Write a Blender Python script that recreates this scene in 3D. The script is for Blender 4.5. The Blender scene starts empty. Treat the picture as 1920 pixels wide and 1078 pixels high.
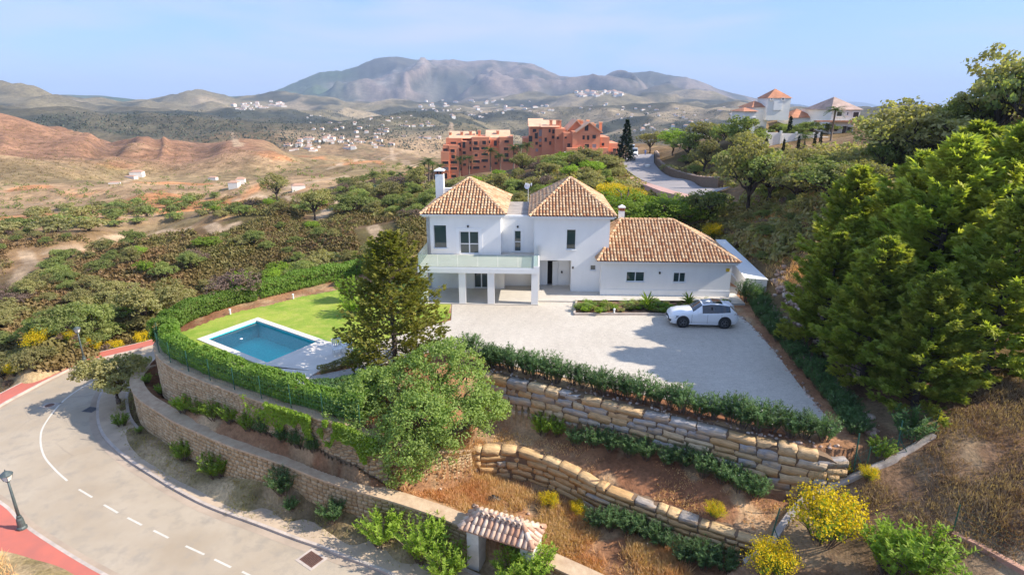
import bpy, math, random
import numpy as np
from mathutils import Vector, Matrix
SC = bpy.context.scene
COL = SC.collection
rad = math.radians
# ---------------------------------------------------------------- camera
H = 15.4                      # height of the drone above the villa terrace
F = 1090.0                    # focal length in photo pixels (photo 1920 wide)
PITCH = rad(17.5)
CP, SP = math.cos(PITCH), math.sin(PITCH)
cam_d = bpy.data.cameras.new('camera')
cam = bpy.data.objects.new('camera', cam_d); COL.objects.link(cam)
cam.location = (0, 0, H)
cam.rotation_euler = (rad(90) - PITCH, 0, 0)
cam_d.sensor_width = 36.0
cam_d.lens = 36.0 * F / 1920.0
cam_d.clip_start = 0.5
cam_d.clip_end = 60000
SC.camera = cam
# ---------------------------------------------------------------- world, sun, exposure
SUN_AZ, SUN_EL = 7.0, 38.0   # sun stands to the right (+X) and this many degrees towards the camera side
w = bpy.data.worlds.new('World'); SC.world = w; w.use_nodes = True
nt = w.node_tree; nt.nodes.clear()
sky = nt.nodes.new('ShaderNodeTexSky'); sky.sky_type = 'NISHITA'; sky.sun_disc = False
sky.sun_elevation = rad(SUN_EL)
sky.sun_rotation = rad(90 + SUN_AZ)
sky.altitude = 100; sky.air_density = 1.0; sky.dust_density = 0.9; sky.ozone_density = 3.0
bg = nt.nodes.new('ShaderNodeBackground'); bg.inputs['Strength'].default_value = 0.15
out = nt.nodes.new('ShaderNodeOutputWorld')
# thin high cirrus veil over the whole sky
tc = nt.nodes.new('ShaderNodeTexCoord')
mp = nt.nodes.new('ShaderNodeMapping'); mp.inputs['Scale'].default_value = (1.6, 1.6, 8.0)
mp.inputs['Rotation'].default_value = (0.12, 0.1, 0)
nz = nt.nodes.new('ShaderNodeTexNoise'); nz.inputs['Scale'].default_value = 1.6; nz.inputs['Detail'].default_value = 5
nz.inputs['Distortion'].default_value = 0.3; nz.inputs['Roughness'].default_value = 0.5
rp = nt.nodes.new('ShaderNodeValToRGB'); rp.color_ramp.elements[0].position = 0.40; rp.color_ramp.elements[1].position = 0.66
rp.color_ramp.elements[1].color = (0.9, 0.9, 0.9, 1); rp.color_ramp.elements[0].color = (0.04, 0.04, 0.04, 1)
m0 = nt.nodes.new('ShaderNodeMix'); m0.data_type = 'RGBA'; m0.inputs[0].default_value = 0.80; m0.inputs[7].default_value = (0.70, 1.34, 2.80, 1)
mx = nt.nodes.new('ShaderNodeMix'); mx.data_type = 'RGBA'; mx.inputs[7].default_value = (1.9, 2.15, 2.8, 1)
nt.links.new(tc.outputs['Generated'], mp.inputs[0]); nt.links.new(mp.outputs[0], nz.inputs['Vector'])
nt.links.new(nz.outputs['Fac'], rp.inputs[0]); nt.links.new(rp.outputs[0], mx.inputs[0])
nt.links.new(sky.outputs[0], m0.inputs[6]); nt.links.new(m0.outputs[2], mx.inputs[6]); nt.links.new(mx.outputs[2], bg.inputs['Color'])
nt.links.new(bg.outputs[0], out.inputs['Surface'])
sun_d = bpy.data.lights.new('sun', 'SUN'); sun_d.energy = 3.5; sun_d.angle = rad(0.53); sun_d.color = (1.0, 0.91, 0.78)
sun = bpy.data.objects.new('sun', sun_d); COL.objects.link(sun)
_a, _e = rad(SUN_AZ), rad(SUN_EL)
SUNDIR = Vector((-math.cos(_e) * math.cos(_a), math.cos(_e) * math.sin(_a), -math.sin(_e)))
sun.rotation_euler = SUNDIR.to_track_quat('-Z', 'Y').to_euler(); sun.location = (60, -20, 60)
SC.view_settings.view_transform = 'Standard'; SC.view_settings.look = 'None'
SC.view_settings.exposure = 1.27; SC.view_settings.gamma = 1.0
SC.view_settings.use_curve_mapping = False
SC.render.engine = 'CYCLES'
cy = SC.cycles
cy.max_bounces = 6; cy.diffuse_bounces = 3; cy.glossy_bounces = 3; cy.transmission_bounces = 5; cy.transparent_max_bounces = 6
cy.volume_bounces = 0; cy.use_denoising = True; cy.caustics_reflective = False; cy.caustics_refractive = False
try:
    cy.denoiser = 'OPENIMAGEDENOISE'; cy.denoising_prefilter = 'ACCURATE'
except Exception: pass
# ---------------------------------------------------------------- measuring helpers: photo pixel -> world point
def ray(u, v):
    y = (539 - v) / F
    return ((u - 960) / F, CP + y * SP, -SP + y * CP)
def P(u, v, z=0.0):
    d = ray(u, v); t = (z - H) / d[2]
    return (d[0] * t, d[1] * t, z)
def PY(u, v, Y):
    d = ray(u, v); t = Y / d[1]
    return (d[0] * t, Y, H + d[2] * t)
def proj(x, y, z):
    dz = z - H; f = y * CP - dz * SP; up = y * SP + dz * CP
    f = np.maximum(f, 0.01)
    return 960 + F * x / f, 539 - F * up / f
# ---------------------------------------------------------------- object helpers
def tag(o, label=None, cat=None, group=None, kind=None):
    if label: o['label'] = label
    if cat: o['category'] = cat
    if group: o['group'] = group
    if kind: o['kind'] = kind
    return o
def empty(name, loc=(0, 0, 0), rz=0.0, label=None, cat=None, group=None, kind=None):
    if cat and not kind: kind = 'thing'
    o = bpy.data.objects.new(name, None); COL.objects.link(o)
    o.location = loc; o.rotation_euler = (0, 0, rz); o.empty_display_size = 0.2
    return tag(o, label, cat, group, kind)
def link(name, me, parent=None, loc=None, rot=None, scale=None, mat=None):
    o = bpy.data.objects.new(name, me); COL.objects.link(o)
    if parent: o.parent = parent
    if loc is not None: o.location = loc
    if rot is not None: o.rotation_euler = rot
    if scale is not None: o.scale = scale
    return o
def copy_tree(o, parent=None):
    c = o.copy(); COL.objects.link(c); c.parent = parent
    for ch in list(o.children): copy_tree(ch, c)
    return c
def mesh_np(name, V, Fc, mats=None, smooth=False, midx=None):
    """V: (n,3) array; Fc: (m,k) int array or list of such arrays"""
    V = np.asarray(V, dtype=np.float32)
    if isinstance(Fc, np.ndarray): Fc = [Fc]
    Fc = [np.asarray(f, dtype=np.int32) for f in Fc if len(f)]
    me = bpy.data.meshes.new(name)
    me.vertices.add(len(V)); me.vertices.foreach_set('co', V.ravel())
    loops = np.concatenate([f.ravel() for f in Fc]); me.loops.add(len(loops)); me.loops.foreach_set('vertex_index', loops)
    tot = np.concatenate([np.full(len(f), f.shape[1], np.int32) for f in Fc])
    st = np.concatenate([[0], np.cumsum(tot)[:-1]]).astype(np.int32)
    me.polygons.add(len(tot)); me.polygons.foreach_set('loop_start', st); me.polygons.foreach_set('loop_total', tot)
    if midx is not None: me.polygons.foreach_set('material_index', np.asarray(midx, np.int32))
    if smooth: me.polygons.foreach_set('use_smooth', np.ones(len(tot), bool))
    for m in (mats or []): me.materials.append(m)
    me.update(calc_edges=True)
    return me
class MB:
    """small mesh collector: boxes, prisms, tubes, lathes"""
    def __init__(s): s.v = []; s.f = []; s.m = []
    def add(s, vs, fs, m=0):
        b = len(s.v); s.v += [tuple(p) for p in vs]; s.f += [tuple(i + b for i in f) for f in fs]; s.m += [m] * len(fs); return s
    def box(s, x0, x1, y0, y1, z0, z1, m=0, M=None):
        vs = [(x, y, z) for z in (z0, z1) for y in (y0, y1) for x in (x0, x1)]
        if M is not None: vs = [M @ Vector(p) for p in vs]
        return s.add(vs, [(0, 2, 3, 1), (4, 5, 7, 6), (0, 1, 5, 4), (2, 6, 7, 3), (0, 4, 6, 2), (1, 3, 7, 5)], m)
    def prism(s, pts, z0, z1, m=0, caps=True):
        n = len(pts)
        vs = [(p[0], p[1], z0 if z0 is not None else p[2]) for p in pts] + [(p[0], p[1], z1) for p in pts]
        fs = [(i, (i + 1) % n, n + (i + 1) % n, n + i) for i in range(n)]
        if caps: fs += [tuple(range(n))[::-1], tuple(range(n, 2 * n))]
        return s.add(vs, fs, m)
    def tube(s, pts, r, n=8, m=0, caps=True):
        pts = [Vector(p) for p in pts]; k = len(pts)
        rs = r if isinstance(r, (list, tuple)) else [r] * k
        vs = []
        for i, p in enumerate(pts):
            t = (pts[min(i + 1, k - 1)] - pts[max(i - 1, 0)]).normalized()
            a = t.cross(Vector((0, 0, 1)))
            if a.length < 0.05: a = t.cross(Vector((0, 1, 0)))
            a.normalize(); b = t.cross(a)
            for j in range(n):
                q = 2 * math.pi * j / n
                vs.append(p + (a * math.cos(q) + b * math.sin(q)) * rs[i])
        fs = [(i * n + j, i * n + (j + 1) % n, (i + 1) * n + (j + 1) % n, (i + 1) * n + j) for i in range(k - 1) for j in range(n)]
        if caps: fs += [tuple(range(n)), tuple(range((k - 1) * n, k * n))[::-1]]
        return s.add(vs, fs, m)
    def lathe(s, prof, n=16, c=(0, 0, 0), m=0):
        vs = []; k = len(prof)
        for r, z in prof:
            for j in range(n):
                q = 2 * math.pi * j / n
                vs.append((c[0] + r * math.cos(q), c[1] + r * math.sin(q), c[2] + z))
        fs = [(i * n + j, i * n + (j + 1) % n, (i + 1) * n + (j + 1) % n, (i + 1) * n + j) for i in range(k - 1) for j in range(n)]
        fs += [tuple(range(n))[::-1], tuple(range((k - 1) * n, k * n))]
        return s.add(vs, fs, m)
    def mesh(s, name, mats, smooth=False):
        me = bpy.data.meshes.new(name); me.from_pydata([tuple(p) for p in s.v], [], s.f)
        mats = mats if isinstance(mats, (list, tuple)) else [mats]
        for m in mats: me.materials.append(m)
        me.polygons.foreach_set('material_index', s.m)
        if smooth: me.polygons.foreach_set('use_smooth', [True] * len(s.f))
        me.validate(); me.update(); return me
    def build(s, name, mats, parent=None, smooth=False, loc=None, rot=None, bevel=0.0):
        o = link(name, s.mesh(name, mats, smooth), parent, loc, rot)
        if bevel:
            b = o.modifiers.new('bevel', 'BEVEL'); b.width = bevel; b.segments = 2; b.limit_method = 'ANGLE'
        return o
# ---------------------------------------------------------------- numpy noise
def _hash(ix, iy, seed):
    h = (ix.astype(np.int64) * 374761393 + iy.astype(np.int64) * 668265263 + seed * 1442695041) & 0x7fffffff
    h = ((h ^ (h >> 13)) * 1274126177) & 0x7fffffff
    h = h ^ (h >> 16)
    return (h & 0xffff) / 65535.0
def vnoise(x, y, seed=0):
    ix = np.floor(x); iy = np.floor(y); fx = x - ix; fy = y - iy
    fx = fx * fx * fx * (fx * (fx * 6 - 15) + 10); fy = fy * fy * fy * (fy * (fy * 6 - 15) + 10)
    a = _hash(ix, iy, seed); b = _hash(ix + 1, iy, seed); c = _hash(ix, iy + 1, seed); d = _hash(ix + 1, iy + 1, seed)
    return (a + (b - a) * fx) + ((c + (d - c) * fx) - (a + (b - a) * fx)) * fy
def fbm(x, y, oct=4, seed=0, gain=0.5):
    s = 0.0; a = 1.0; t = 0.0
    for i in range(oct):
        s = s + a * vnoise(x, y, seed + i * 17); t += a; a *= gain
        x, y = x * 2.03 + 11.7 + y * 0.31, y * 2.03 - 5.3 - x * 0.31
    return s / t
def sstep(e0, e1, x):
    t = np.clip((x - e0) / (e1 - e0), 0, 1); return t * t * (3 - 2 * t)
def in_poly(x, y, poly):
    c = np.zeros(np.shape(x), bool); n = len(poly)
    for i in range(n):
        x0, y0 = poly[i][0], poly[i][1]; x1, y1 = poly[(i + 1) % n][0], poly[(i + 1) % n][1]
        if y0 == y1: continue
        k = ((y0 > y) != (y1 > y)) & (x < (x1 - x0) * (y - y0) / (y1 - y0) + x0)
        c ^= k
    return c
def seg_dist(x, y, a, b):
    dx, dy = b[0] - a[0], b[1] - a[1]; L = dx * dx + dy * dy + 1e-12
    t = np.clip(((x - a[0]) * dx + (y - a[1]) * dy) / L, 0, 1)
    return np.hypot(x - a[0] - t * dx, y - a[1] - t * dy)
def line_dist(x, y, pl):
    d = np.full(np.shape(x), 1e9)
    for i in range(len(pl) - 1): d = np.minimum(d, seg_dist(x, y, pl[i], pl[i + 1]))
    return d
def smooth_line(pts, n=6):
    """Catmull-Rom through points (any dimension)"""
    p = np.array(pts, float); p = np.vstack([2 * p[0] - p[1], p, 2 * p[-1] - p[-2]])
    o = []
    for i in range(1, len(p) - 2):
        for k in range(n):
            t = k / n
            o.append(0.5 * ((2 * p[i]) + (-p[i - 1] + p[i + 1]) * t + (2 * p[i - 1] - 5 * p[i] + 4 * p[i + 1] - p[i + 2]) * t * t + (-p[i - 1] + 3 * p[i] - 3 * p[i + 1] + p[i + 2]) * t ** 3))
    o.append(p[-2]); return np.array(o)
class RBF:
    def __init__(s, pts, vals, c=0.05):
        p = np.array(pts, float); v = np.array(vals, float); n = len(p)
        A = np.sqrt(((p[:, None] - p[None]) ** 2).sum(-1) + c * c)
        Q = np.hstack([np.ones((n, 1)), p]); k = Q.shape[1]
        M = np.block([[A, Q], [Q.T, np.zeros((k, k))]])
        s.w = np.linalg.lstsq(M, np.concatenate([v, np.zeros(k)]), rcond=None)[0]; s.p = p; s.c = c; s.n = n
    def __call__(s, *q):
        sh = np.shape(q[0]); q = [np.ravel(a) for a in q]
        r = s.w[s.n] * np.ones_like(q[0])
        for j, a in enumerate(q): r = r + s.w[s.n + 1 + j] * a
        for i in range(s.n):
            d = s.c * s.c
            for j, a in enumerate(q): d = d + (a - s.p[i, j]) ** 2
            r += s.w[i] * np.sqrt(d)
        return r.reshape(sh)
# ---------------------------------------------------------------- materials
def _n(nt, t, **k):
    n = nt.nodes.new(t)
    for a, b in k.items(): setattr(n, a, b)
    return n
def mixc(nt, fac, a, b, bt='MIX'):
    m = _n(nt, 'ShaderNodeMix', data_type='RGBA', blend_type=bt)
    for s, x in ((0, fac), (6, a), (7, b)):
        if isinstance(x, (int, float)): m.inputs[s].default_value = x
        elif isinstance(x, (tuple, list)): m.inputs[s].default_value = (x[0], x[1], x[2], 1)
        else: nt.links.new(x, m.inputs[s])
    return m.outputs[2]
def noise(nt, scale, detail=4, rough=0.55, coord='Object', dist=0.0, sc=None):
    t = _n(nt, 'ShaderNodeTexCoord'); n = _n(nt, 'ShaderNodeTexNoise')
    n.inputs['Scale'].default_value = scale; n.inputs['Detail'].default_value = detail
    n.inputs['Roughness'].default_value = rough; n.inputs['Distortion'].default_value = dist
    if sc:
        mpn = _n(nt, 'ShaderNodeMapping'); mpn.inputs['Scale'].default_value = sc
        nt.links.new(t.outputs[coord], mpn.inputs[0]); nt.links.new(mpn.outputs[0], n.inputs['Vector'])
    else: nt.links.new(t.outputs[coord], n.inputs['Vector'])
    return n.outputs['Fac']
def ramp(nt, fac, stops):
    r = _n(nt, 'ShaderNodeValToRGB'); el = r.color_ramp.elements
    while len(el) < len(stops): el.new(0.5)
    for e, (p, c) in zip(el, stops):
        e.position = p; e.color = (c, c, c, 1) if isinstance(c, (int, float)) else (c[0], c[1], c[2], 1)
    nt.links.new(fac, r.inputs[0]); return r.outputs[0]
def bump(nt, h, strength=0.3, dist=0.02, nrm=None):
    b = _n(nt, 'ShaderNodeBump'); b.inputs['Strength'].default_value = strength; b.inputs['Distance'].default_value = dist
    nt.links.new(h, b.inputs['Height'])
    if nrm: nt.links.new(nrm, b.inputs['Normal'])
    return b.outputs[0]
def new_mat(name):
    m = bpy.data.materials.new(name); m.use_nodes = True; nt = m.node_tree; nt.nodes.clear()
    o = _n(nt, 'ShaderNodeOutputMaterial'); b = _n(nt, 'ShaderNodeBsdfPrincipled'); nt.links.new(b.outputs[0], o.inputs[0])
    return m, nt, b, o
def setc(nt, b, c, inp='Base Color'):
    if isinstance(c, (tuple, list)): b.inputs[inp].default_value = (c[0], c[1], c[2], 1)
    else: nt.links.new(c, b.inputs[inp])
def mat_plain(name, c, rough=0.6, var=0.12, scale=3.0, metal=0.0, bmp=0.0, bscale=40.0, spec=0.5, c2=None):
    m, nt, b, o = new_mat(name)
    c2 = c2 or tuple(x * (1 - var * 2) for x in c); c1 = tuple(min(1, x * (1 + var * 0.5)) for x in c)
    f = ramp(nt, noise(nt, scale, 6, 0.6), [(0.3, 0.0), (0.7, 1.0)])
    setc(nt, b, mixc(nt, f, c2, c1)); b.inputs['Roughness'].default_value = rough; b.inputs['Metallic'].default_value = metal
    b.inputs['Specular IOR Level'].default_value = spec
    if bmp: nt.links.new(bump(nt, noise(nt, bscale, 5, 0.6), bmp, 0.02), b.inputs['Normal'])
    return m
def mat_leaf(name, c1, c2, c3=None, trans=0.42, rough=0.6, island=True, big=0.25):
    """foliage: per-leaf and per-clump variation, some light passing through"""
    m = bpy.data.materials.new(name); m.use_nodes = True; nt = m.node_tree; nt.nodes.clear()
    o = _n(nt, 'ShaderNodeOutputMaterial')
    g = _n(nt, 'ShaderNodeNewGeometry'); oi = _n(nt, 'ShaderNodeObjectInfo')
    c = mixc(nt, g.outputs['Random Per Island'], c1, c2)
    f = ramp(nt, noise(nt, big, 3, 0.6), [(0.42, 0.0), (0.62, 1.0)])
    c = mixc(nt, f, c, c3 or tuple(x * 0.75 for x in c1))
    hs = _n(nt, 'ShaderNodeHueSaturation'); mr = _n(nt, 'ShaderNodeMapRange'); mr.inputs[3].default_value = 0.78; mr.inputs[4].default_value = 1.25
    nt.links.new(oi.outputs['Random'], mr.inputs[0]); nt.links.new(mr.outputs[0], hs.inputs['Value']); nt.links.new(c, hs.inputs['Color'])
    c = hs.outputs[0]
    b = _n(nt, 'ShaderNodeBsdfPrincipled'); b.inputs['Roughness'].default_value = rough; b.inputs['Specular IOR Level'].default_value = 0.25
    nt.links.new(c, b.inputs['Base Color'])
    t = _n(nt, 'ShaderNodeBsdfTranslucent'); nt.links.new(mixc(nt, 0.6, c, (0.25, 0.3, 0.03), 'ADD'), t.inputs['Color'])
    tm = mixc(nt, 1.0, c, (1.5, 1.6, 0.6), 'MULTIPLY'); nt.links.new(tm, t.inputs['Color'])
    mx = _n(nt, 'ShaderNodeMixShader'); mx.inputs[0].default_value = trans
    nt.links.new(b.outputs[0], mx.inputs[1]); nt.links.new(t.outputs[0], mx.inputs[2]); nt.links.new(mx.outputs[0], o.inputs[0])
    return m

_ORD = ['first', 'second', 'third', 'fourth', 'fifth', 'sixth', 'seventh', 'eighth', 'ninth', 'tenth', 'eleventh', 'twelfth', 'thirteenth', 'fourteenth', 'fifteenth', 'sixteenth', 'seventeenth', 'eighteenth', 'nineteenth']
_TEN = {20: 'twent', 30: 'thirt', 40: 'fort', 50: 'fift', 60: 'sixt', 70: 'sevent', 80: 'eight', 90: 'ninet'}
def ordn(i):
    """0 -> first"""
    if i < 19: return _ORD[i]
    t = (i + 1) // 10 * 10; r = (i + 1) % 10
    return _TEN[t] + ('ieth' if r == 0 else 'y-' + _ORD[r - 1])
# ================================================================ TERRAIN
ROADZ = -5.3
def Pz(L): return [P(*p) for p in L]
# --- retaining wall lines (front face at the top), measured in the photo: (u, v, z top, z base)
UPPER_WALL = [(322, 622, 0, -3.6), (300, 632, 0, -3.5), (288, 646, 0, -3.4), (291, 662, 0, -3.2), (310, 680, 0, -2.8), (340, 696, 0, -2.5), (400, 721, 0, -1.95), (470, 746, 0, -1.8), (540, 768, 0, -1.7), (600, 786, 0, -1.8),
              (650, 800, -0.1, -2.1), (705, 822, -0.5, -2.9), (765, 836, -1.2, -3.9), (830, 846, -2.0, -4.5), (885, 843, -2.7, -4.8)]
LOW_WALL = [(290, 676, -2.5, -5.0), (262, 688, -2.6, -5.0), (246, 707, -2.7, -5.0), (246, 726, -2.75, -5.0), (261, 747, -2.7, -4.95), (288, 765, -2.65, -4.9), (319, 785, -2.6, -4.85), (355, 802, -2.55, -4.8), (421, 831, -2.5, -4.8),
            (500, 858, -2.6, -4.9), (540, 872, -2.7, -5.0), (610, 900, -2.85, -5.1), (680, 922, -3.0, -5.15), (751, 943, -3.2, -5.2), (821, 967, -3.35, -5.2), (880, 991, -3.4, -5.25)]
BOULDER_UP = [(905, 702, 0, -2.9), (932, 708, 0, -2.85), (1000, 724, 0, -2.6), (1080, 743, 0, -2.35), (1160, 763, 0, -2.15), (1280, 793, 0, -2.0), (1400, 823, 0, -2.15), (1485, 841, 0, -2.7), (1550, 857, -0.15, -2.6), (1592, 882, -0.8, -2.2)]
BOULDER_LOW = [(870, 836, -2.9, -4.9), (900, 841, -2.9, -4.9), (969, 846, -3.0, -4.85), (1050, 873, -3.0, -4.75), (1136, 917, -3.1, -4.7), (1257, 962, -3.15, -4.65), (1363, 999, -3.2, -4.6), (1440, 1024, -3.25, -4.5)]
def wall_pts(L, n=5):
    w4 = [P(u, v, zt) + (zb,) for u, v, zt, zb in L]
    return smooth_line(w4, n)
UW, LW, BU, BL = [wall_pts(x) for x in (UPPER_WALL, LOW_WALL, BOULDER_UP, BOULDER_LOW)]
def offset_line(L, d):
    """shift a plan line away from the camera side (left normal of walking direction left->right)"""
    L = np.asarray(L); t = np.gradient(L[:, :2], axis=0); t /= np.linalg.norm(t, axis=1)[:, None] + 1e-9
    n = np.stack([-t[:, 1], t[:, 0]], 1); o = L.copy(); o[:, :2] += n * d; return o
LOW_WALL2 = [(1004, 1046, -3.9, -5.3), (1050, 1067, -3.95, -5.3), (1110, 1095, -4.0, -5.4), (1180, 1130, -4.1, -5.4)]
LW2 = wall_pts(LOW_WALL2)
# --- platform polygons
lw2_in = offset_line(LW2, 0.42)
uw_in = offset_line(UW, 0.42); bu_in = offset_line(BU, 0.5); lw_in = offset_line(LW, 0.42); bl_in = offset_line(BL, 0.5)
k_uw = [i for i in range(len(uw_in)) if UW[i, 2] > -0.6]
T0 = [tuple(uw_in[i, :2]) for i in k_uw] + [P(765, 775, 0)[:2], P(830, 722, 0)[:2]] + [tuple(p[:2]) for p in bu_in]
n_hard = len(T0)
T0 += [P(1625, 835, 0)[:2], P(1600, 760, 0)[:2], P(1530, 680, 0)[:2], P(1450, 600, 0)[:2], (20.3, 46.0), (20.8, 52.0), (21.0, 60.0), (-8, 61.0), P(760, 478, 0)[:2], P(700, 500, 0)[:2], P(600, 524, 0)[:2], P(480, 553, 0)[:2],
       P(400, 577, 0)[:2], P(345, 600, 0)[:2]]
ZB = [tuple(p[:2]) for p in lw_in] + [tuple(p[:2]) for p in lw2_in] + [P(1250, 1150, -5)[:2], P(1400, 1075, -4.4)[:2]] + [tuple(p[:2]) for p in bl_in[::-1]] + [tuple(p[:2]) for p in UW[::-1]]
ZC = [tuple(p[:2]) for p in bl_in] + [P(1497, 946, -2.6)[:2], P(1592, 890, -1.6)[:2]] + [tuple(p[:2]) for p in BU[::-1]] + [P(830, 722, 0)[:2], P(765, 775, 0)[:2]] + [tuple(p[:2]) for p in UW[::-1] if p[2] < -0.5]
zb_c = [(x, y, zb) for x, y, zt, zb in UW[::3]] + [(x, y, zt - 0.12) for x, y, zt, zb in lw_in[::3]] + [(x, y, zb) for x, y, zt, zb in BL[::3]] + [P(840, 908, -4.5), P(780, 900, -4.2), P(700, 890, -3.4), P(950, 940, -4.6), P(900, 960, -4.5),
        P(1000, 1010, -4.8), P(1000, 1060, -5.0), P(1150, 1030, -4.9), P(1300, 1060, -4.8), P(1200, 1110, -5.1), P(1400, 1075, -4.4)]
zc_c = [(x, y, zb) for x, y, zt, zb in BU[::3]] + [(x, y, zt - 0.1) for x, y, zt, zb in bl_in[::3]] + [P(700, 800, -0.9), P(830, 760, -1.6), P(830, 722, -0.6), P(765, 775, -0.6), P(860, 800, -2.4), P(1497, 946, -2.6), P(1592, 890, -1.4)]
fB = RBF([p[:2] for p in zb_c], [p[2] for p in zb_c], 0.5); fC = RBF([p[:2] for p in zc_c], [p[2] for p in zc_c], 0.5)
# --- kerb of the neighbouring plot (right)
KERB = [(1395, 1052, -3.9), (1439, 1022, -3.15), (1466, 984, -2.75), (1497, 944, -2.3), (1520, 928, -2.0), (1555, 912, -1.6), (1599, 892, -1.1), (1640, 873, -0.7), (1679, 856, -0.3), (1751, 813, 0.6)]
# --- road polygons
ROAD_OUT = [(430, 560), (390, 600), (350, 630), (284, 651), (222, 666), (160, 682), (111, 704), (44, 739), (0, 764), (-50, 800), (-85, 845), (-70, 890), (-30, 920), (0, 940), (22, 956), (49, 984), (111, 1026), (202, 1079), (330, 1140), (560, 1240)]
ROAD_IN = [(500, 590), (450, 620), (390, 650), (320, 668), (262, 684), (215, 708), (188, 740), (181, 777), (190, 815), (230, 857), (290, 897), (346, 930), (400, 956), (480, 985), (554, 1013), (607, 1031), (645, 1047), (698, 1066), (780, 1102), (900, 1160)]
def plane_line(L, z, n=5): return smooth_line([P(u, v, z) for u, v in L], n)
RO = plane_line(ROAD_OUT, ROADZ); RI = plane_line(ROAD_IN, ROADZ)
ROADPOLY = [tuple(p[:2]) for p in RO] + [tuple(p[:2]) for p in RI[::-1]]
# --- global field: depression of the ground as seen from the drone, over (azimuth, ln range)
G = []
def A(u, v, r, z=None):
    d = ray(u, v); h = math.hypot(d[0], d[1]); th = math.atan2(d[0], d[1])
    s = d[2] / h if z is None else (z - H) / r
    G.append((th, math.log(r), s))
def AP(x, y, z):
    r = math.hypot(x, y); G.append((math.atan2(x, y), math.log(r), (z - H) / r))
for u, v, z in [(0, 1000, 0), (200, 1050, 0), (400, 1000, 0), (60, 850, 0), (300, 920, 0), (500, 970, 0), (-80, 790, 0), (160, 690, 0), (290, 655, 0), (100, 720, 0), (600, 1010, 0), (700, 1050, 0), (880, 1075, 0), (200, 760, 0),
                (-300, 900, 0), (100, 1200, 0), (500, 1200, 0), (900, 1250, 0), (1200, 1350, 0), (-200, 1100, 0), (400, 600, 0), (0, 1060, 0.2), (60, 1090, 0.2)]:
    AP(*P(u, v, ROADZ - 0.06 + z))
for x, y, zt, zb in list(offset_line(LW, -.7)[::4]) + list(offset_line(LW, -1.6)[::5]) + list(offset_line(LW2, -.8)[::4]): AP(x, y, zb - .02)
for u, v, z in KERB[1:]: AP(*P(u, v, z - 0.12))
for x, y, z in [(20.6, 26.6, .5), (24.4, 27.3, 2.0), (20.0, 30.4, .8), (20.6, 35.6, 1.0), (24.3, 41, 2.3), (24.4, 32.2, 2.3), (27.4, 31.8, 3.2), (28.5, 36.5, 3.4), (25.2, 36.2, 2.5), (14, 16, -3.4), (17, 18.5, -1.9), (20, 17, -1.2), (24, 20, .9), (28, 22, 2.4), (32, 26, 3.8),
                (26, 14, -.2), (12, 15, -4.2), (22, 23, .9), (19, 21, -.6), (35, 32, 5.0), (33, 40, 4.8), (28, 46, 4.0), (24, 47, 2.8), (22.6, 43, 1.6), (22.3, 50, 2.2), (24, 56, 3.0), (40, 22, 4.2), (18.5, 10, -3.0), (32, 14, 1.2), (22.5, 38, 1.4), (17.5, 27, .1), (19, 33, .1), (20, 38, .3), (21, 43, .6), (38, 48, 6.5)]: AP(x, y, z)
for u, v in [(560, 800), (500, 700), (800, 800), (1100, 800), (1300, 850), (900, 600), (1200, 600), (600, 620), (1000, 560), (450, 620)]:   # buried under the platforms
    AP(*P(u, v, -1.5))
# left of the pool hedge and the shrub hill
for u, v, z in [(280, 600, -4.2), (330, 585, -2.0), (400, 560, -1.0), (500, 535, -0.3), (620, 505, -0.1), (720, 480, 0.0), (120, 660, -5.9), (0, 720, -6.2), (-100, 740, -6.5)]: AP(*P(u, v, z))
for u, v, r in [(200, 580, 68), (60, 600, 70), (0, 640, 64), (100, 640, 58), (-150, 620, 75), (300, 530, 72), (200, 520, 84), (60, 530, 100), (0, 500, 118), (-150, 520, 110), (120, 470, 125), (300, 480, 92), (400, 500, 75), (450, 440, 92), (540, 440, 88),
                (640, 440, 76), (700, 440, 74), (350, 455, 104), (450, 412, 112), (540, 404, 112), (640, 405, 100), (700, 412, 88), (760, 415, 80), (380, 430, 132), (200, 442, 142), (280, 425, 150), (500, 385, 160), (560, 372, 170), (620, 382, 140),
                (700, 372, 130), (760, 370, 118), (0, 440, 160), (100, 410, 200), (0, 400, 230), (200, 400, 210), (300, 390, 215), (400, 385, 190), (330, 355, 290), (450, 365, 220), (560, 350, 240), (-150, 420, 200), (620, 350, 190), (700, 350, 165),
                (0, 352, 340), (100, 362, 310), (200, 345, 340), (240, 335, 360), (400, 335, 340), (500, 325, 350), (560, 325, 330), (620, 320, 380), (700, 320, 330), (760, 325, 260), (-200, 360, 330),
                (0, 300, 480), (100, 310, 440), (200, 300, 470), (300, 305, 460), (400, 300, 470), (480, 305, 440), (560, 300, 560), (640, 290, 640), (700, 298, 560), (760, 300, 480), (800, 320, 300), (-150, 290, 500),
                (0, 214, 760), (60, 230, 740), (120, 243, 720), (200, 254, 690), (300, 263, 660), (400, 268, 640), (470, 276, 600), (520, 290, 560), (-150, 190, 780), (0, 250, 620), (200, 280, 560), (350, 285, 560)]: A(u, v, r)
for u, v, r in [(0, 225, 950), (120, 252, 930), (300, 272, 880), (450, 280, 800)]: A(u, v + 8, r)
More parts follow.
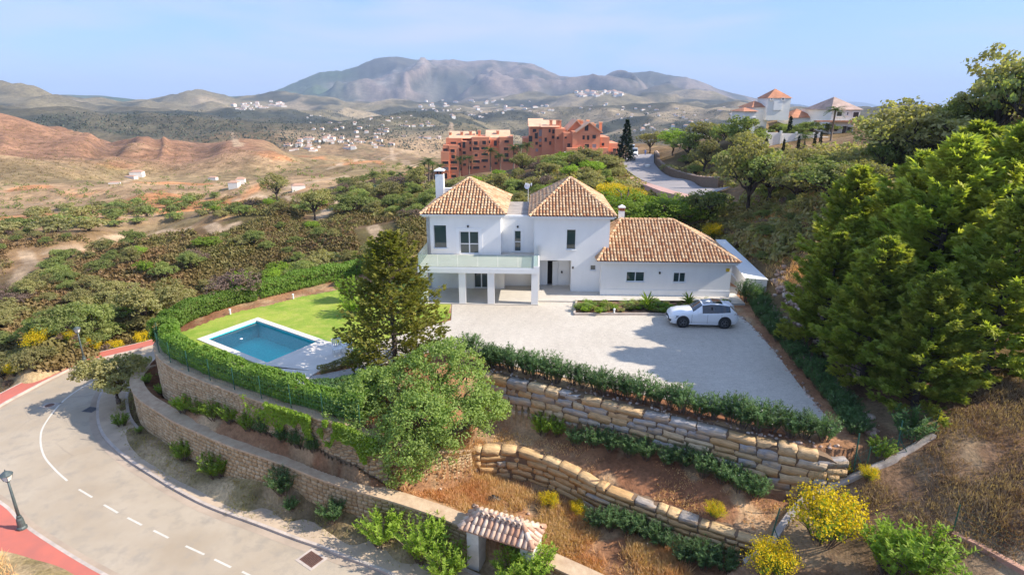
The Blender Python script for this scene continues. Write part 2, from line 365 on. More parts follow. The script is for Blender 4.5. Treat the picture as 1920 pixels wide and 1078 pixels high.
for u, v, r in [(60, 240, 1200), (200, 255, 1150), (350, 262, 1100), (470, 268, 1000), (560, 278, 850), (650, 270, 950), (750, 268, 1000), (850, 275, 900), (950, 280, 900), (1050, 280, 900), (1180, 275, 950), (1300, 270, 1000),
                (100, 225, 1700), (300, 235, 1700), (450, 240, 1600), (600, 250, 1400), (700, 250, 1400), (800, 250, 1450), (950, 250, 1500), (1150, 248, 1500), (1300, 245, 1500),
                (0, 189, 2700), (50, 198, 2700), (110, 207, 2700), (200, 210, 2900), (300, 206, 3000), (400, 204, 3200), (450, 203, 3300), (520, 210, 2900), (620, 225, 2300), (750, 225, 2300), (900, 225, 2300), (1100, 225, 2300), (1300, 222, 2400),
                (550, 200, 3700), (700, 195, 3800), (850, 190, 3900), (1000, 188, 4000), (1150, 190, 4000), (1300, 195, 4000), (1400, 203, 4000), (-200, 180, 2700), (-200, 220, 1500)]: A(u, v, r)
for u, v, r in [(0, 200, 3400), (200, 214, 3600), (350, 212, 4200)]: A(u, v + 6, r)
RIDGE = [(330, 218), (444, 199), (487, 184), (537, 170), (602, 147), (641, 139), (684, 124), (706, 114), (744, 104), (783, 109), (815, 108), (848, 105.5), (881, 111), (947, 117), (1001, 121), (1029, 130), (1051, 138), (1083, 141), (1111, 141),
         (1133, 146), (1171, 134.5), (1187, 138), (1220, 134.5), (1253, 143.5), (1286, 151), (1319, 162), (1351, 175), (1373, 184), (1412, 192), (1500, 199), (1700, 204), (1950, 206), (2150, 206)]
for u in range(-400, 2400, 150): A(u, 206, 4600); A(u, 209, 6500); A(u, 209, 10500); A(u, 208, 16500)
# right: ridge road, villas, wooded hill
for u, v, r in [(1400, 470, 58), (1350, 400, 74), (1300, 385, 78), (1330, 358, 92), (1290, 362, 90), (1250, 356, 95), (1205, 340, 108), (1180, 322, 128), (1220, 316, 134), (1190, 303, 152), (1200, 291, 185), (1195, 280, 230), (1150, 330, 118), (1100, 350, 100),
                (1000, 380, 84), (900, 400, 78), (850, 390, 84), (1000, 340, 112), (900, 345, 120), (1080, 320, 140), (860, 333, 178), (960, 318, 168), (1080, 304, 160), (940, 325, 200), (820, 345, 150), (1150, 300, 175),
                (1250, 300, 150), (1330, 320, 105), (1380, 330, 92), (1430, 380, 70), (1480, 410, 60), (1540, 372, 60), (1600, 380, 56), (1690, 322, 66), (1600, 300, 88), (1500, 300, 95), (1450, 268, 118), (1560, 266, 112), (1640, 262, 108), (1700, 270, 92),
                (1380, 262, 140), (1300, 275, 180), (1250, 280, 220), (1800, 270, 75), (1900, 262, 72), (1900, 330, 58), (2100, 210, 75), (1500, 242, 140), (1640, 235, 135), (1800, 215, 110), (1950, 190, 95)]: A(u, v, r)
for u, v, r in [(1000, 300, 260), (1150, 300, 300), (900, 310, 300), (1300, 300, 330), (1450, 290, 250), (1600, 280, 240), (1800, 260, 220), (1950, 240, 200), (1000, 290, 500), (1300, 280, 560), (1600, 270, 560), (1900, 265, 560), (1500, 238, 1500), (1800, 235, 1500),
                (1600, 215, 3000), (1900, 215, 3000), (2150, 240, 1000), (2150, 220, 3000)]: A(u, v, r)
G = np.array(G)
fG = RBF(G[:, :2] * np.array([1.0, 0.8]), G[:, 2], 0.07)
NT = 620
THA = np.linspace(rad(-52), rad(52), NT)
LR = np.concatenate([np.linspace(math.log(11), math.log(75), 320), np.linspace(math.log(75), math.log(700), 230)[1:], np.linspace(math.log(700), math.log(17000), 260)[1:]])
NR = len(LR)
TT, LL = np.meshgrid(THA, LR)
RR = np.exp(LL); GX = RR * np.sin(TT); GY = RR * np.cos(TT)
# the field is smooth: evaluate on a coarser grid, then interpolate
ct = np.linspace(THA[0], THA[-1], 260); cl = np.linspace(LR[0], LR[-1], 330)
CT, CL = np.meshgrid(ct, cl); cs = fG(CT, CL * 0.8)
def bil(gr, fx, fy):
    fx = np.clip(fx, 0, gr.shape[1] - 1.001); fy = np.clip(fy, 0, gr.shape[0] - 1.001)
    ix = fx.astype(int); iy = fy.astype(int); ax = fx - ix; ay = fy - iy
    return (gr[iy, ix] * (1 - ax) + gr[iy, ix + 1] * ax) * (1 - ay) + (gr[iy + 1, ix] * (1 - ax) + gr[iy + 1, ix + 1] * ax) * ay
SS = bil(cs, (TT - ct[0]) / (ct[1] - ct[0]), (LL - cl[0]) / (cl[1] - cl[0]))
GZ = H + SS * RR
# the big mountain: measured skyline carried by a concave profile
_rt = []
for u, v in [(-500, 206), (200, 206)] + RIDGE + [(2400, 206)]:
    d = ray(u, v); _rt.append((math.atan2(d[0], d[1]), d[2] / math.hypot(d[0], d[1])))
_rt = np.array(_rt); RS = np.interp(TT, _rt[:, 0], _rt[:, 1])
RS = RS + 0.0012 * (vnoise(TT * 160, TT * 0, 3) - 0.5) * (RS > -0.005)
_d = ray(900, 203); S0 = _d[2] / math.hypot(_d[0], _d[1])
tm_ = np.clip((RR - 3700) / (5600 - 3700), 0, 1)
SS = np.where(RR > 3700, SS + (RS - S0) * (0.35 * tm_ + 0.65 * tm_ ** 1.8) * (1 - sstep(5650, 7600, RR)), SS)
GZ = H + SS * RR
# relief: octaves whose wavelength suits the distance
PU, PV = proj(GX, GY, GZ)
Lw = 1.0; k = 0
while Lw < 2500:
    wgt = sstep(0.02, 0.06, Lw / RR) * (1 - sstep(0.16, 0.42, Lw / RR))
    amp = 0.085 * Lw * wgt * np.where(RR < 60, 0.35, 1.0) * np.where(RR > 2000, 1.15, 1.0) * np.where((RR > 800) & (RR < 3000), 0.75, 1.0)
    if amp.max() > 0: GZ += amp * (vnoise(GX / Lw + k * 7.3, GY / Lw - k * 3.1, 100 + k) - 0.5) * 2
    Lw *= 1.9; k += 1
# gullies of the big mountain and of the brown hills
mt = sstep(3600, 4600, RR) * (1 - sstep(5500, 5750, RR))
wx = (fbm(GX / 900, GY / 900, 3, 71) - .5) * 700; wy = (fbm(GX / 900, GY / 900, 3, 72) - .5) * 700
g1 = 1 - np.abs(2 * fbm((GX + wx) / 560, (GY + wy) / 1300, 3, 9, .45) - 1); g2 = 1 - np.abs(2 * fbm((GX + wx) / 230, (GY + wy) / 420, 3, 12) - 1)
crest = 1 - sstep(4900, 5550, RR) * 0.88
GZ += mt * crest * ((g1 - 0.75) * 230 + (g2 - 0.75) * 90) * sstep(-0.004, 0.03, RS)
bh = sstep(430, 520, RR) * (1 - sstep(640, 760, RR)) * (1 - sstep(500, 620, PU))
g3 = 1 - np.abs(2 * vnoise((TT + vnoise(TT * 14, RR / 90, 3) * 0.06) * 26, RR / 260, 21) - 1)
GZ += bh * (g3 - 0.5) * 11
fh = sstep(1000, 1300, RR) * (1 - sstep(3600, 4200, RR))
g4 = 1 - np.abs(2 * fbm(GX / 420, GY / 420, 3, 31) - 1)
g5 = 1 - np.abs(2 * fbm(GX / 150 + 3, GY / 150, 3, 35) - 1)
GZ += fh * ((g4 - 0.6) * 60 + (g5 - 0.6) * 20)
# --- man-made platforms cut into the slope
near = RR < 90
def apply_poly(poly, zf, hard_n, soft_w, hard_w=0.05):
    global GZ
    i = np.where(near); x, y = GX[i], GY[i]
    ins = in_poly(x, y, poly); n = len(poly)
    dh = np.full(x.shape, 1e9); ds = np.full(x.shape, 1e9)
    for j in range(n):
        d = seg_dist(x, y, poly[j], poly[(j + 1) % n])
        if j < hard_n: dh = np.minimum(dh, d)
        else: ds = np.minimum(ds, d)
    wgt = np.where(ins, 1.0, np.where(ds < dh, 1 - sstep(0, soft_w, ds), 0.0))
    z = GZ[i]; GZ[i] = z * (1 - wgt) + zf(x, y) * wgt
    return
apply_poly(ROADPOLY, lambda x, y: ROADZ - 0.05 + 0 * x, 0, 1.6)
apply_poly(ZB, lambda x, y: fB(x, y) + 0.10 * (vnoise(x * 1.3, y * 1.3, 5) - 0.5) * 2 + 0.05 * (vnoise(x * 4, y * 4, 6) - 0.5), 10 ** 6, 1.0)
apply_poly(ZC, lambda x, y: fC(x, y) + 0.08 * (vnoise(x * 1.3, y * 1.3, 5) - 0.5) * 2 + 0.05 * (vnoise(x * 4, y * 4, 6) - 0.5), 10 ** 6, 1.0)
apply_poly(T0, lambda x, y: -0.05 + 0.0 * x, n_hard, 2.6)
def ground_z(x, y):
    x = np.atleast_1d(np.asarray(x, float)); y = np.atleast_1d(np.asarray(y, float))
    th = np.arctan2(x, y); lr = np.log(np.hypot(x, y))
    return bil(GZ, (th - THA[0]) / (THA[1] - THA[0]), np.interp(lr, LR, np.arange(NR)))
def gz(x, y): return float(ground_z(x, y)[0])
def hit(u, v, rmin=12.0):
    """world point where the photo ray meets the terrain sheet"""
    d = ray(u, v); th = math.atan2(d[0], d[1]); s = d[2] / math.hypot(d[0], d[1])
    fx = (th - THA[0]) / (THA[1] - THA[0]); fx = min(max(fx, 0), NT - 1.001); i = int(fx); a = fx - i
    col = GZ[:, i] * (1 - a) + GZ[:, i + 1] * a; R = np.exp(LR)
    e = (col - H) / R - s
    j = np.where((e[:-1] < 0) & (e[1:] >= 0) & (R[:-1] > rmin))[0]
    if len(j) == 0:
        j0 = int(np.argmax(np.where(R > rmin, e, -9))); r = R[j0]
    else:
        j0 = j[0]; r = R[j0] + (R[j0 + 1] - R[j0]) * (-e[j0]) / (e[j0 + 1] - e[j0])
    x, y = r * math.sin(th), r * math.cos(th)
    return (x, y, gz(x, y))
# --- land cover colours (what grows or lies there; gullies drawn darker)
PU, PV = proj(GX, GY, GZ)
n1 = fbm(GX / 9, GY / 9, 4, 50); n2 = fbm(GX / 40, GY / 40, 4, 60); n3 = fbm(GX / 160, GY / 160, 4, 70); nf = fbm(GX / 1.6, GY / 1.6, 4, 80)
nb = fbm(GX / 700, GY / 700, 5, 90); nh = vnoise(GX / 22, GY / 22, 44)
def mixa(a, b, t): return a * (1 - t[..., None]) + np.array(b) * t[..., None]
C_ = np.zeros(GX.shape + (3,)) + np.array((0.12, 0.095, 0.04))                 # heath olive
C_ = mixa(C_, (0.20, 0.125, 0.065), sstep(0.42, 0.62, n1))
C_ = mixa(C_, (0.30, 0.19, 0.10), sstep(0.60, 0.72, n2) * (RR > 60) * 0.8)
# ochre valley floor in the middle distance
val = sstep(150, 200, RR) * (1 - sstep(520, 640, RR)) * (1 - sstep(760, 940, PU))
C_ = mixa(C_, (0.40, 0.265, 0.15), val * (0.7 + 0.3 * sstep(0.4, 0.6, n2)))
C_ = mixa(C_, (0.20, 0.155, 0.075), val * sstep(0.50, 0.62, n3) * 0.6)
C_ = mixa(C_, (0.46, 0.22, 0.10), val * sstep(0.62, 0.70, n2))
# bare red-brown hills on the left
brown = sstep(400, 470, RR) * (1 - sstep(780, 900, RR)) * (1 - sstep(470, 560, PU + 60 * (n3 - 0.5)))
C_ = mixa(C_, (0.285, 0.155, 0.09), brown)
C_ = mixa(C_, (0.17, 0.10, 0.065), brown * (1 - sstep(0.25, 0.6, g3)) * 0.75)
C_ = mixa(C_, (0.36, 0.22, 0.125), brown * sstep(0.5, 0.68, n2) * 0.6)
C_ = mixa(C_, (0.20, 0.24, 0.05), brown * sstep(0.42, 0.55, n1) * np.exp(-(((PU - 215) / 55) ** 2 + ((PV - 322) / 14) ** 2)))
# flat ochre land with the village
flat = sstep(560, 700, RR) * (1 - sstep(1050, 1200, RR)) * sstep(470, 560, PU) * (1 - sstep(800, 980, PU))
C_ = mixa(C_, (0.38, 0.26, 0.15), flat * (0.4 + 0.6 * sstep(0.42, 0.6, n3)))
# foothills
foot = sstep(900, 1150, RR)
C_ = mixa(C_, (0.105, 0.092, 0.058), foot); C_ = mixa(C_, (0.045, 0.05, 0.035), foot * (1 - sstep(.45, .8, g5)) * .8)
C_ = mixa(C_, (0.20, 0.165, 0.095), foot * sstep(0.46, 0.6, nb) * 0.9)
C_ = mixa(C_, (0.04, 0.045, 0.032), foot * sstep(0.48, 0.60, fbm(GX / 230, GY / 230, 4, 33)) * 0.85)
C_ = mixa(C_, (0.30, 0.235, 0.15), foot * sstep(0.60, 0.68, fbm(GX / 330, GY / 330, 3, 34)) * 0.8)
mtn = sstep(3900, 4500, RR + 900 * (nb - 0.5))
C_ = mixa(C_, (0.21, 0.165, 0.14), mtn)
C_ = mixa(C_, (0.045, 0.052, 0.04), mtn * (1 - sstep(0.5, 0.9, g2)) * 0.85)  # fine gullies: dark growth, plus relief shade put into the colour
C_ = mixa(C_, (0.045, 0.052, 0.04), mtn * (1 - sstep(0.5, 0.85, g1)) * 0.85)  # broad gullies: relief shade deepened in the colour as well
C_ = mixa(C_, (0.05, 0.085, 0.04), mtn * (1 - sstep(590, 700, PU + 120 * (n3 - 0.5))) * 0.85)
C_ = mixa(C_, (0.40, 0.35, 0.31), mtn * sstep(0.60, 0.72, fbm((GX + wx) / 300, (GY + wy) / 500, 4, 37)) * np.exp(-((PU - 690) / 110) ** 2) * 0.6)
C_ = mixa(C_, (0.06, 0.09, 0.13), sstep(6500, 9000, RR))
# hillside on the right
rt = (1 - sstep(110, 170, RR)) * sstep(1180, 1330, PU)
C_ = mixa(C_, (0.26, 0.155, 0.085), rt * 0.8); C_ = mixa(C_, (0.38, 0.26, 0.14), rt * sstep(0.5, 0.65, n1) * 0.6)
C_ = mixa(C_, (0.13, 0.10, 0.045), rt * sstep(0.5, 0.62, n2) * 0.6)
# garden soils and dry plot
inB = in_poly(GX, GY, ZB) & near; inC = in_poly(GX, GY, ZC) & near; inT = in_poly(GX, GY, T0) & near
soil = (inB | inC | inT).astype(float)
C_ = mixa(C_, (0.36, 0.19, 0.10), soil)
C_ = mixa(C_, (0.25, 0.115, 0.06), soil * sstep(0.45, 0.65, n1)); C_ = mixa(C_, (0.47, 0.33, 0.19), soil * sstep(0.5, 0.68, nf) * 0.7)
plot = ((GX > 9) & (RR < 36) & ~(inB | inC | inT)).astype(float)
C_ = mixa(C_, (0.24, 0.145, 0.085), plot); C_ = mixa(C_, (0.34, 0.235, 0.14), plot * sstep(0.45, 0.65, nf)); C_ = mixa(C_, (0.14, 0.09, 0.055), plot * sstep(0.5, 0.65, n1) * 0.8)
verge = ((GX < 0) & (RR < 62) & ~(inB | inC | inT)).astype(float)
C_ = mixa(C_, (0.47, 0.345, 0.20), verge * 0.85); C_ = mixa(C_, (0.22, 0.17, 0.07), verge * sstep(0.45, 0.6, nf) * 0.7)
# dirt tracks, cut into the hillside
TRACKS = [([(195, 450), (240, 440), (300, 434), (350, 430), (395, 424), (440, 421)], 4.0), ([(88, 473), (120, 467), (150, 465)], 3.2), ([(30, 530), (45, 505), (62, 493), (48, 475)], 4.0), ([(440, 376), (500, 370), (560, 379)], 3.4),
          ([(0, 388), (60, 384), (110, 372)], 3.5), ([(596, 412), (612, 396), (634, 382), (640, 372)], 4.0), ([(230, 343), (250, 334), (262, 330)], 5.0),
          ([(740, 275), (735, 290), (760, 303), (790, 312)], 9), ([(620, 316), (680, 300), (740, 290), (830, 280)], 7), ([(540, 352), (600, 338), (650, 330)], 6), ([(436, 250), (440, 262), (452, 268)], 10),
          ([(700, 425), (712, 450), (720, 480)], 3.0), ([(848, 232), (845, 250), (842, 262)], 14)]
TLINES = []
for L, wd in TRACKS:
    T = np.array([hit(u, v, 60) for u, v in L]); T = smooth_line(T, 4); TLINES.append(T)
    m = RR > 55
    i = np.where(m); d = line_dist(GX[i], GY[i], T); t = np.zeros(GX.shape); t[i] = 1 - sstep(wd * 0.18, wd * 0.34, d + 0.6 * (nf[i] - 0.5))
    C_ = mixa(C_, (0.43, 0.31, 0.20), t * 0.9)
TERR_MAT, nt, b, o = new_mat('ground cover')
at = _n(nt, 'ShaderNodeVertexColor', layer_name='cover')
f1 = noise(nt, 6.0, 8, 0.7); f2 = noise(nt, 0.35, 6, 0.65); f3 = noise(nt, 0.02, 8, 0.7)
c = mixc(nt, 1.0, at.outputs[0], ramp(nt, f1, [(0.3, 0.62), (0.7, 1.35)]), 'MULTIPLY')
c = mixc(nt, 1.0, c, ramp(nt, f2, [(0.3, 0.68), (0.7, 1.30)]), 'MULTIPLY')
c = mixc(nt, 1.0, c, ramp(nt, f3, [(0.35, 0.72), (0.65, 1.25)]), 'MULTIPLY')
c = mixc(nt, 1.0, c, ramp(nt, noise(nt, 0.11, 7, 0.75), [(0.38, 0.66), (0.62, 1.22)]), 'MULTIPLY')
setc(nt, b, c); b.inputs['Roughness'].default_value = 0.95; b.inputs['Specular IOR Level'].default_value = 0.1
nt.links.new(bump(nt, f1, 0.5, 0.08, bump(nt, f2, 0.6, 0.5)), b.inputs['Normal'])
idx = np.arange(NR * NT, dtype=np.int32).reshape(NR, NT)
Fq = np.stack([idx[:-1, :-1], idx[:-1, 1:], idx[1:, 1:], idx[1:, :-1]], -1).reshape(-1, 4)
# the pool and nothing else is let into the sheet
POOL = [P(481, 601, 0), P(596, 641, 0), P(501, 681, 0), P(386, 635, 0)]
_pc = np.mean([p[:2] for p in POOL], axis=0)
hole = [tuple(_pc + (np.array(p[:2]) - _pc) * 1.06) for p in POOL]
cx = GX.ravel()[Fq].mean(1); cy_ = GY.ravel()[Fq].mean(1)
kk = in_poly(cx, cy_, hole); Fq = Fq[~kk]
Fq = Fq[:, ::-1]
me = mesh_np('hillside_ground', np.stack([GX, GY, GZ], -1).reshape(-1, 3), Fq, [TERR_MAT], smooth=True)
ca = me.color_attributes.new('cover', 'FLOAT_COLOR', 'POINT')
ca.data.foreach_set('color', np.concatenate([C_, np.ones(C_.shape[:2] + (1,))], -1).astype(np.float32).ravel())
tag(link('terrain', me), kind='structure')
# ================================================================ ROADS, WALLS, PAVING, POOL
def sheet(name, pts, z, mat, parent=None, kind='structure', th=0.0):
    """flat polygon sheet (concave allowed); th > 0 gives it an edge"""
    m = MB(); n = len(pts)
    if th: m.prism([(p[0], p[1]) for p in pts], z - th, z)
    else: m.add([(p[0], p[1], z) for p in pts], [tuple(range(n))])
    o = link(name, m.mesh(name, mat), parent)
    me = o.data
    if me.polygons[-1].normal.z < 0 and not th: me.flip_normals()
    return tag(o, kind=kind)
def ribbon(name, L0, L1, mat, parent=None, kind='structure', z=None, th=0.0, zs=None):
    """strip between two lines of equal length; th gives thickness (kerbs, copings)"""
    n = len(L0); V = []
    for k, L in enumerate((L0, L1)):
        for p in L: V.append((p[0], p[1], p[2] if z is None else z))
    F_ = [(i, i + 1, n + i + 1, n + i) for i in range(n - 1)]
    if th:
        V += [(x, y, zz - th) for x, y, zz in V[:2 * n]]; q = 2 * n
        F_ += [(q + n + i, q + n + i + 1, q + i + 1, q + i) for i in range(n - 1)]
        F_ += [(i + 1, i, q + i, q + i + 1) for i in range(n - 1)] + [(n + i, n + i + 1, q + n + i + 1, q + n + i) for i in range(n - 1)]
        F_ += [(0, n, q + n, q), (n - 1, q + n - 1, q + 2 * n - 1, 2 * n - 1)]
    m = MB(); m.add(V, F_); me = m.mesh(name, mat)
    if me.polygons[0].normal.z < 0: me.flip_normals()
    return tag(link(name, me, parent), kind=kind)
def resample(L, n):
    L = np.asarray(L, float); d = np.concatenate([[0], np.cumsum(np.hypot(*np.diff(L[:, :2], axis=0).T))]); t = np.linspace(0, d[-1], n)
    return np.stack([np.interp(t, d, L[:, k]) for k in range(L.shape[1])], 1)
# --- asphalt with wear, tar and dust
M_ASPH, nt, b, o = new_mat('worn pale asphalt')
c = mixc(nt, ramp(nt, noise(nt, 0.22, 5, 0.6), [(0.35, 0), (0.65, 1)]), (0.355, 0.285, 0.205), (0.43, 0.36, 0.275))
c = mixc(nt, ramp(nt, noise(nt, 1.1, 6, 0.7, sc=(1, 1, 1)), [(0.5, 0), (0.75, 1)]), c, (0.30, 0.26, 0.21))
c = mixc(nt, 1.0, c, ramp(nt, noise(nt, 60, 3, 0.7), [(0.3, 0.86), (0.7, 1.1)]), 'MULTIPLY')
w_ = _n(nt, 'ShaderNodeTexVoronoi', feature='DISTANCE_TO_EDGE'); w_.inputs['Scale'].default_value = 0.16
tcn = _n(nt, 'ShaderNodeTexCoord'); nzz = _n(nt, 'ShaderNodeTexNoise'); nzz.inputs['Scale'].default_value = 0.7; nzz.inputs['Detail'].default_value = 4
nt.links.new(tcn.outputs['Object'], nzz.inputs['Vector'])
nt.links.new(mixc(nt, 0.3, tcn.outputs['Object'], nzz.outputs['Color'], 'ADD'), w_.inputs['Vector'])
crk = ramp(nt, w_.outputs['Distance'], [(0.0, 1.0), (0.006, 0.0)])
fcr = mixc(nt, 1.0, crk, ramp(nt, noise(nt, 0.15, 2), [(0.5, 0.0), (0.6, 0.45)]), 'MULTIPLY')
c = mixc(nt, fcr, c, (0.22, 0.19, 0.16)); setc(nt, b, c); b.inputs['Roughness'].default_value = 0.9
nt.links.new(bump(nt, noise(nt, 90, 3), 0.3, 0.006), b.inputs['Normal'])
M_GUT = mat_plain('dusty concrete gutter', (0.42, 0.33, 0.25), 0.9, 0.14, 0.7, bmp=0.3, bscale=20)
M_KERB = mat_plain('concrete kerb', (0.52, 0.44, 0.38), 0.85, 0.15, 2.0, bmp=0.3, bscale=25)
M_SIDE = mat_plain('pinkish concrete pavement', (0.50, 0.385, 0.27), 0.9, 0.2, 0.8, bmp=0.3, bscale=15, c2=(0.38, 0.29, 0.21))
M_RED = mat_plain('red stamped pavement', (0.50, 0.135, 0.095), 0.85, 0.12, 0.9, bmp=0.3, bscale=18, c2=(0.41, 0.13, 0.10))
M_PAINT = mat_plain('worn white road paint', (0.62, 0.575, 0.50), 0.7, 0.08, 5.0)
road = sheet('road', ROADPOLY, ROADZ, M_ASPH)
N_ = 150
ro = resample(RO, N_); ri = resample(RI, N_)
def shift(L, d): return offset_line(L, d)
s_out = 1 if True else -1
# outer line runs far -> near with the road on its left hand side in plan; find the side away from the road
def side_of(L, c):
    o = offset_line(L, 0.5); a = np.hypot(L[:, 0] - c[0], L[:, 1] - c[1]).sum(); b_ = np.hypot(o[:, 0] - c[0], o[:, 1] - c[1]).sum(); return 1 if b_ > a else -1
rc = np.mean([P(150, 800, ROADZ), P(300, 950, ROADZ)], axis=0)
so = side_of(ro, rc); si = -so if False else None
g_in = -1 if in_poly(*offset_line(ri, 0.6)[N_ // 2, :2].reshape(2, 1), ROADPOLY)[0] else 1
g_out = -1 if in_poly(*offset_line(ro, 0.6)[N_ // 2, :2].reshape(2, 1), ROADPOLY)[0] else 1
KZ = ROADZ + 0.13
ribbon('gutter', ri, shift(ri, -g_in * 0.42), M_GUT, z=ROADZ + 0.006)
ribbon('kerb', ri, shift(ri, g_in * 0.16), M_KERB, z=KZ, th=0.3)
ribbon('kerb', ro, shift(ro, g_out * 0.16), M_KERB, z=KZ, th=0.3)
ribbon('gutter', ro, shift(ro, -g_out * 0.30), M_GUT, z=ROADZ + 0.006)
ribbon('pavement', shift(ri, g_in * 0.16), shift(ri, g_in * 1.75), M_SIDE, z=KZ - 0.003, th=0.3)
ribbon('kerb', shift(ri, g_in * 1.75), shift(ri, g_in * 1.93), M_KERB, z=KZ + 0.05, th=0.3)
ribbon('pavement', shift(ro, g_out * 0.16), shift(ro, g_out * 1.55), M_RED, z=KZ - 0.003, th=0.3)
ribbon('kerb', shift(ro, g_out * 1.55), shift(ro, g_out * 1.65), M_KERB, z=KZ + 0.01, th=0.3)
# --- markings
cl = smooth_line([P(u, v, ROADZ) for u, v in [(190, 708), (151, 728), (115, 755), (84, 795), (76, 822), (82, 853), (102, 879), (126, 901)]], 8)
def stripe(L, wd=0.105): return ribbon('lane_marking', offset_line(L, wd / 2), offset_line(L, -wd / 2), M_PAINT, road, z=ROADZ + 0.005, kind=None)
stripe(cl)
for a_, b_ in [((148, 917), (173, 932)), ((195, 946), (221, 961)), ((239, 970), (266, 984)), ((288, 994), (316, 1008)), ((348, 1023), (383, 1039)), ((402, 1048), (433, 1063)), ((454, 1071), (492, 1090)), ((515, 1100), (560, 1120))]:
    stripe(np.array([P(*a_, ROADZ), P(*b_, ROADZ)]))
M_IRON = mat_plain('rusty cast iron', (0.15, 0.075, 0.055), 0.7, 0.2, 8, bmp=0.4, bscale=60)
M_IRONG = mat_plain('grey cast iron', (0.11, 0.11, 0.13), 0.6, 0.2, 8, bmp=0.4, bscale=60)
def grate(cu, cv, sx, sy, rot, mat, label, cat, surround=None):
    x, y, z = P(cu, cv, ROADZ); e = empty('drain_grate', (x, y, z + 0.012), rot, label, cat)
    m = MB(); m.box(-sx, sx, -sy, -sy + .05, 0, .012).box(-sx, sx, sy - .05, sy, 0, .012).box(-sx, -sx + .05, -sy + .05, sy - .05, 0, .012).box(sx - .05, sx, -sy + .05, sy - .05, 0, .012)
    m.build('frame', M_IRON if mat is M_IRON else mat, e)
    m = MB(); n = 9
    for i in range(n):
        x0 = -sx + .05 + (2 * sx - .1) * (i + .2) / n; m.box(x0, x0 + (2 * sx - .1) / n * .62, -sy + .05, sy - .05, 0.001, .010)
    tag(m.build('bar', mat, e), kind='stuff')
    MB().box(-sx + .04, sx - .04, -sy + .04, sy - .04, -0.001, .004).build('dark_pit_plate', M_DARK, e)  # flat black plate stands in for the unlit depth below the bars
    if surround: MB().box(-sx - .14, sx + .14, -sy - .14, sy + .14, -0.002, 0.002).build('surround', surround, e)
    return e
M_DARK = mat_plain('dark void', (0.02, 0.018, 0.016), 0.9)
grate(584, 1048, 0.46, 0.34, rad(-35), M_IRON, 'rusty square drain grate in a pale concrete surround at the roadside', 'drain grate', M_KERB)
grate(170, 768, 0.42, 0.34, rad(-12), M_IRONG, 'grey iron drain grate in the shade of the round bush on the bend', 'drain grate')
x, y, z = P(93, 760, ROADZ)
e = empty('manhole_cover', (x, y, z + .004), 0, 'round rusty manhole cover set in a square patch of the road', 'manhole cover')
MB().lathe([(0.30, 0), (0.30, 0.02), (0.27, 0.024), (0.0, 0.02)], 24).build('cover', M_IRON, e)
MB().lathe([(0.36, 0), (0.36, 0.014), (0.31, 0.016)], 24).build('ring', M_KERB, e)
MB().box(-.6, .6, -.42, .42, -.002, .001).build('patch', mat_plain('road patch', (0.34, 0.30, 0.26), 0.9), e)
# ---------------------------------------------------------------- stone materials
def mat_stone(name, ca, cb, cc, bs=3.0, moss=0.3):
    m, nt, b, o = new_mat(name)
    oi = _n(nt, 'ShaderNodeObjectInfo'); g = _n(nt, 'ShaderNodeNewGeometry')
    ad = _n(nt, 'ShaderNodeMath', operation='ADD'); nt.links.new(oi.outputs['Random'], ad.inputs[0]); nt.links.new(g.outputs['Random Per Island'], ad.inputs[1])
    fr = _n(nt, 'ShaderNodeMath', operation='FRACT'); nt.links.new(ad.outputs[0], fr.inputs[0])
    c = ramp(nt, fr.outputs[0], [(0.0, ca), (0.45, cb), (1.0, cc)])
    n_a = noise(nt, bs, 6, 0.65, 'Object', sc=(1, 1, 2.5))
    c = mixc(nt, 1.0, c, ramp(nt, n_a, [(0.3, 0.55), (0.7, 1.35)]), 'MULTIPLY')
    c = mixc(nt, ramp(nt, noise(nt, bs * 0.5, 4), [(0.55, 0.0), (0.72, moss)]), c, cb)
    setc(nt, b, c); b.inputs['Roughness'].default_value = 0.9; b.inputs['Specular IOR Level'].default_value = 0.2
    nt.links.new(bump(nt, n_a, 0.9, 0.05), b.inputs['Normal']); return m
def mat_stone2(name, greys, ochres, share, bs=2.2):
    """share of the stones is grey, the rest ochre; each weathers differently"""
    m, nt, b, o = new_mat(name); oi = _n(nt, 'ShaderNodeObjectInfo')
    pick = ramp(nt, oi.outputs['Random'], [(share - 0.02, 0.0), (share + 0.02, 1.0)])
    mu = _n(nt, 'ShaderNodeMath', operation='MULTIPLY'); mu.inputs[1].default_value = 7.31; nt.links.new(oi.outputs['Random'], mu.inputs[0])
    fr = _n(nt, 'ShaderNodeMath', operation='FRACT'); nt.links.new(mu.outputs[0], fr.inputs[0])
    cg = mixc(nt, fr.outputs[0], greys[0], greys[1]); co = mixc(nt, fr.outputs[0], ochres[0], ochres[1])
    c = mixc(nt, pick, cg, co)
    n_a = noise(nt, bs, 7, 0.7, 'Object', sc=(1, 1, 2.2)); n_b = noise(nt, bs * 0.45, 3)
    c = mixc(nt, ramp(nt, n_b, [(0.52, 0.0), (0.62, 0.55)]), c, co)
    c = mixc(nt, 1.0, c, ramp(nt, n_a, [(0.3, 0.6), (0.7, 1.3)]), 'MULTIPLY')
    setc(nt, b, c); b.inputs['Roughness'].default_value = 0.92; b.inputs['Specular IOR Level'].default_value = 0.2
    nt.links.new(bump(nt, n_a, 1.0, 0.06), b.inputs['Normal']); return m
M_BLOCK = mat_stone('ochre sandstone block', (0.44, 0.30, 0.165), (0.53, 0.38, 0.22), (0.60, 0.46, 0.29), 9.0)
M_MORT = mat_plain('sandy mortar', (0.36, 0.25, 0.15), 0.95, 0.15, 3, bmp=0.4)
M_COPE = mat_plain('rough sandy coping', (0.50, 0.38, 0.25), 0.95, 0.18, 2.5, bmp=0.6, bscale=12, c2=(0.40, 0.27, 0.17))
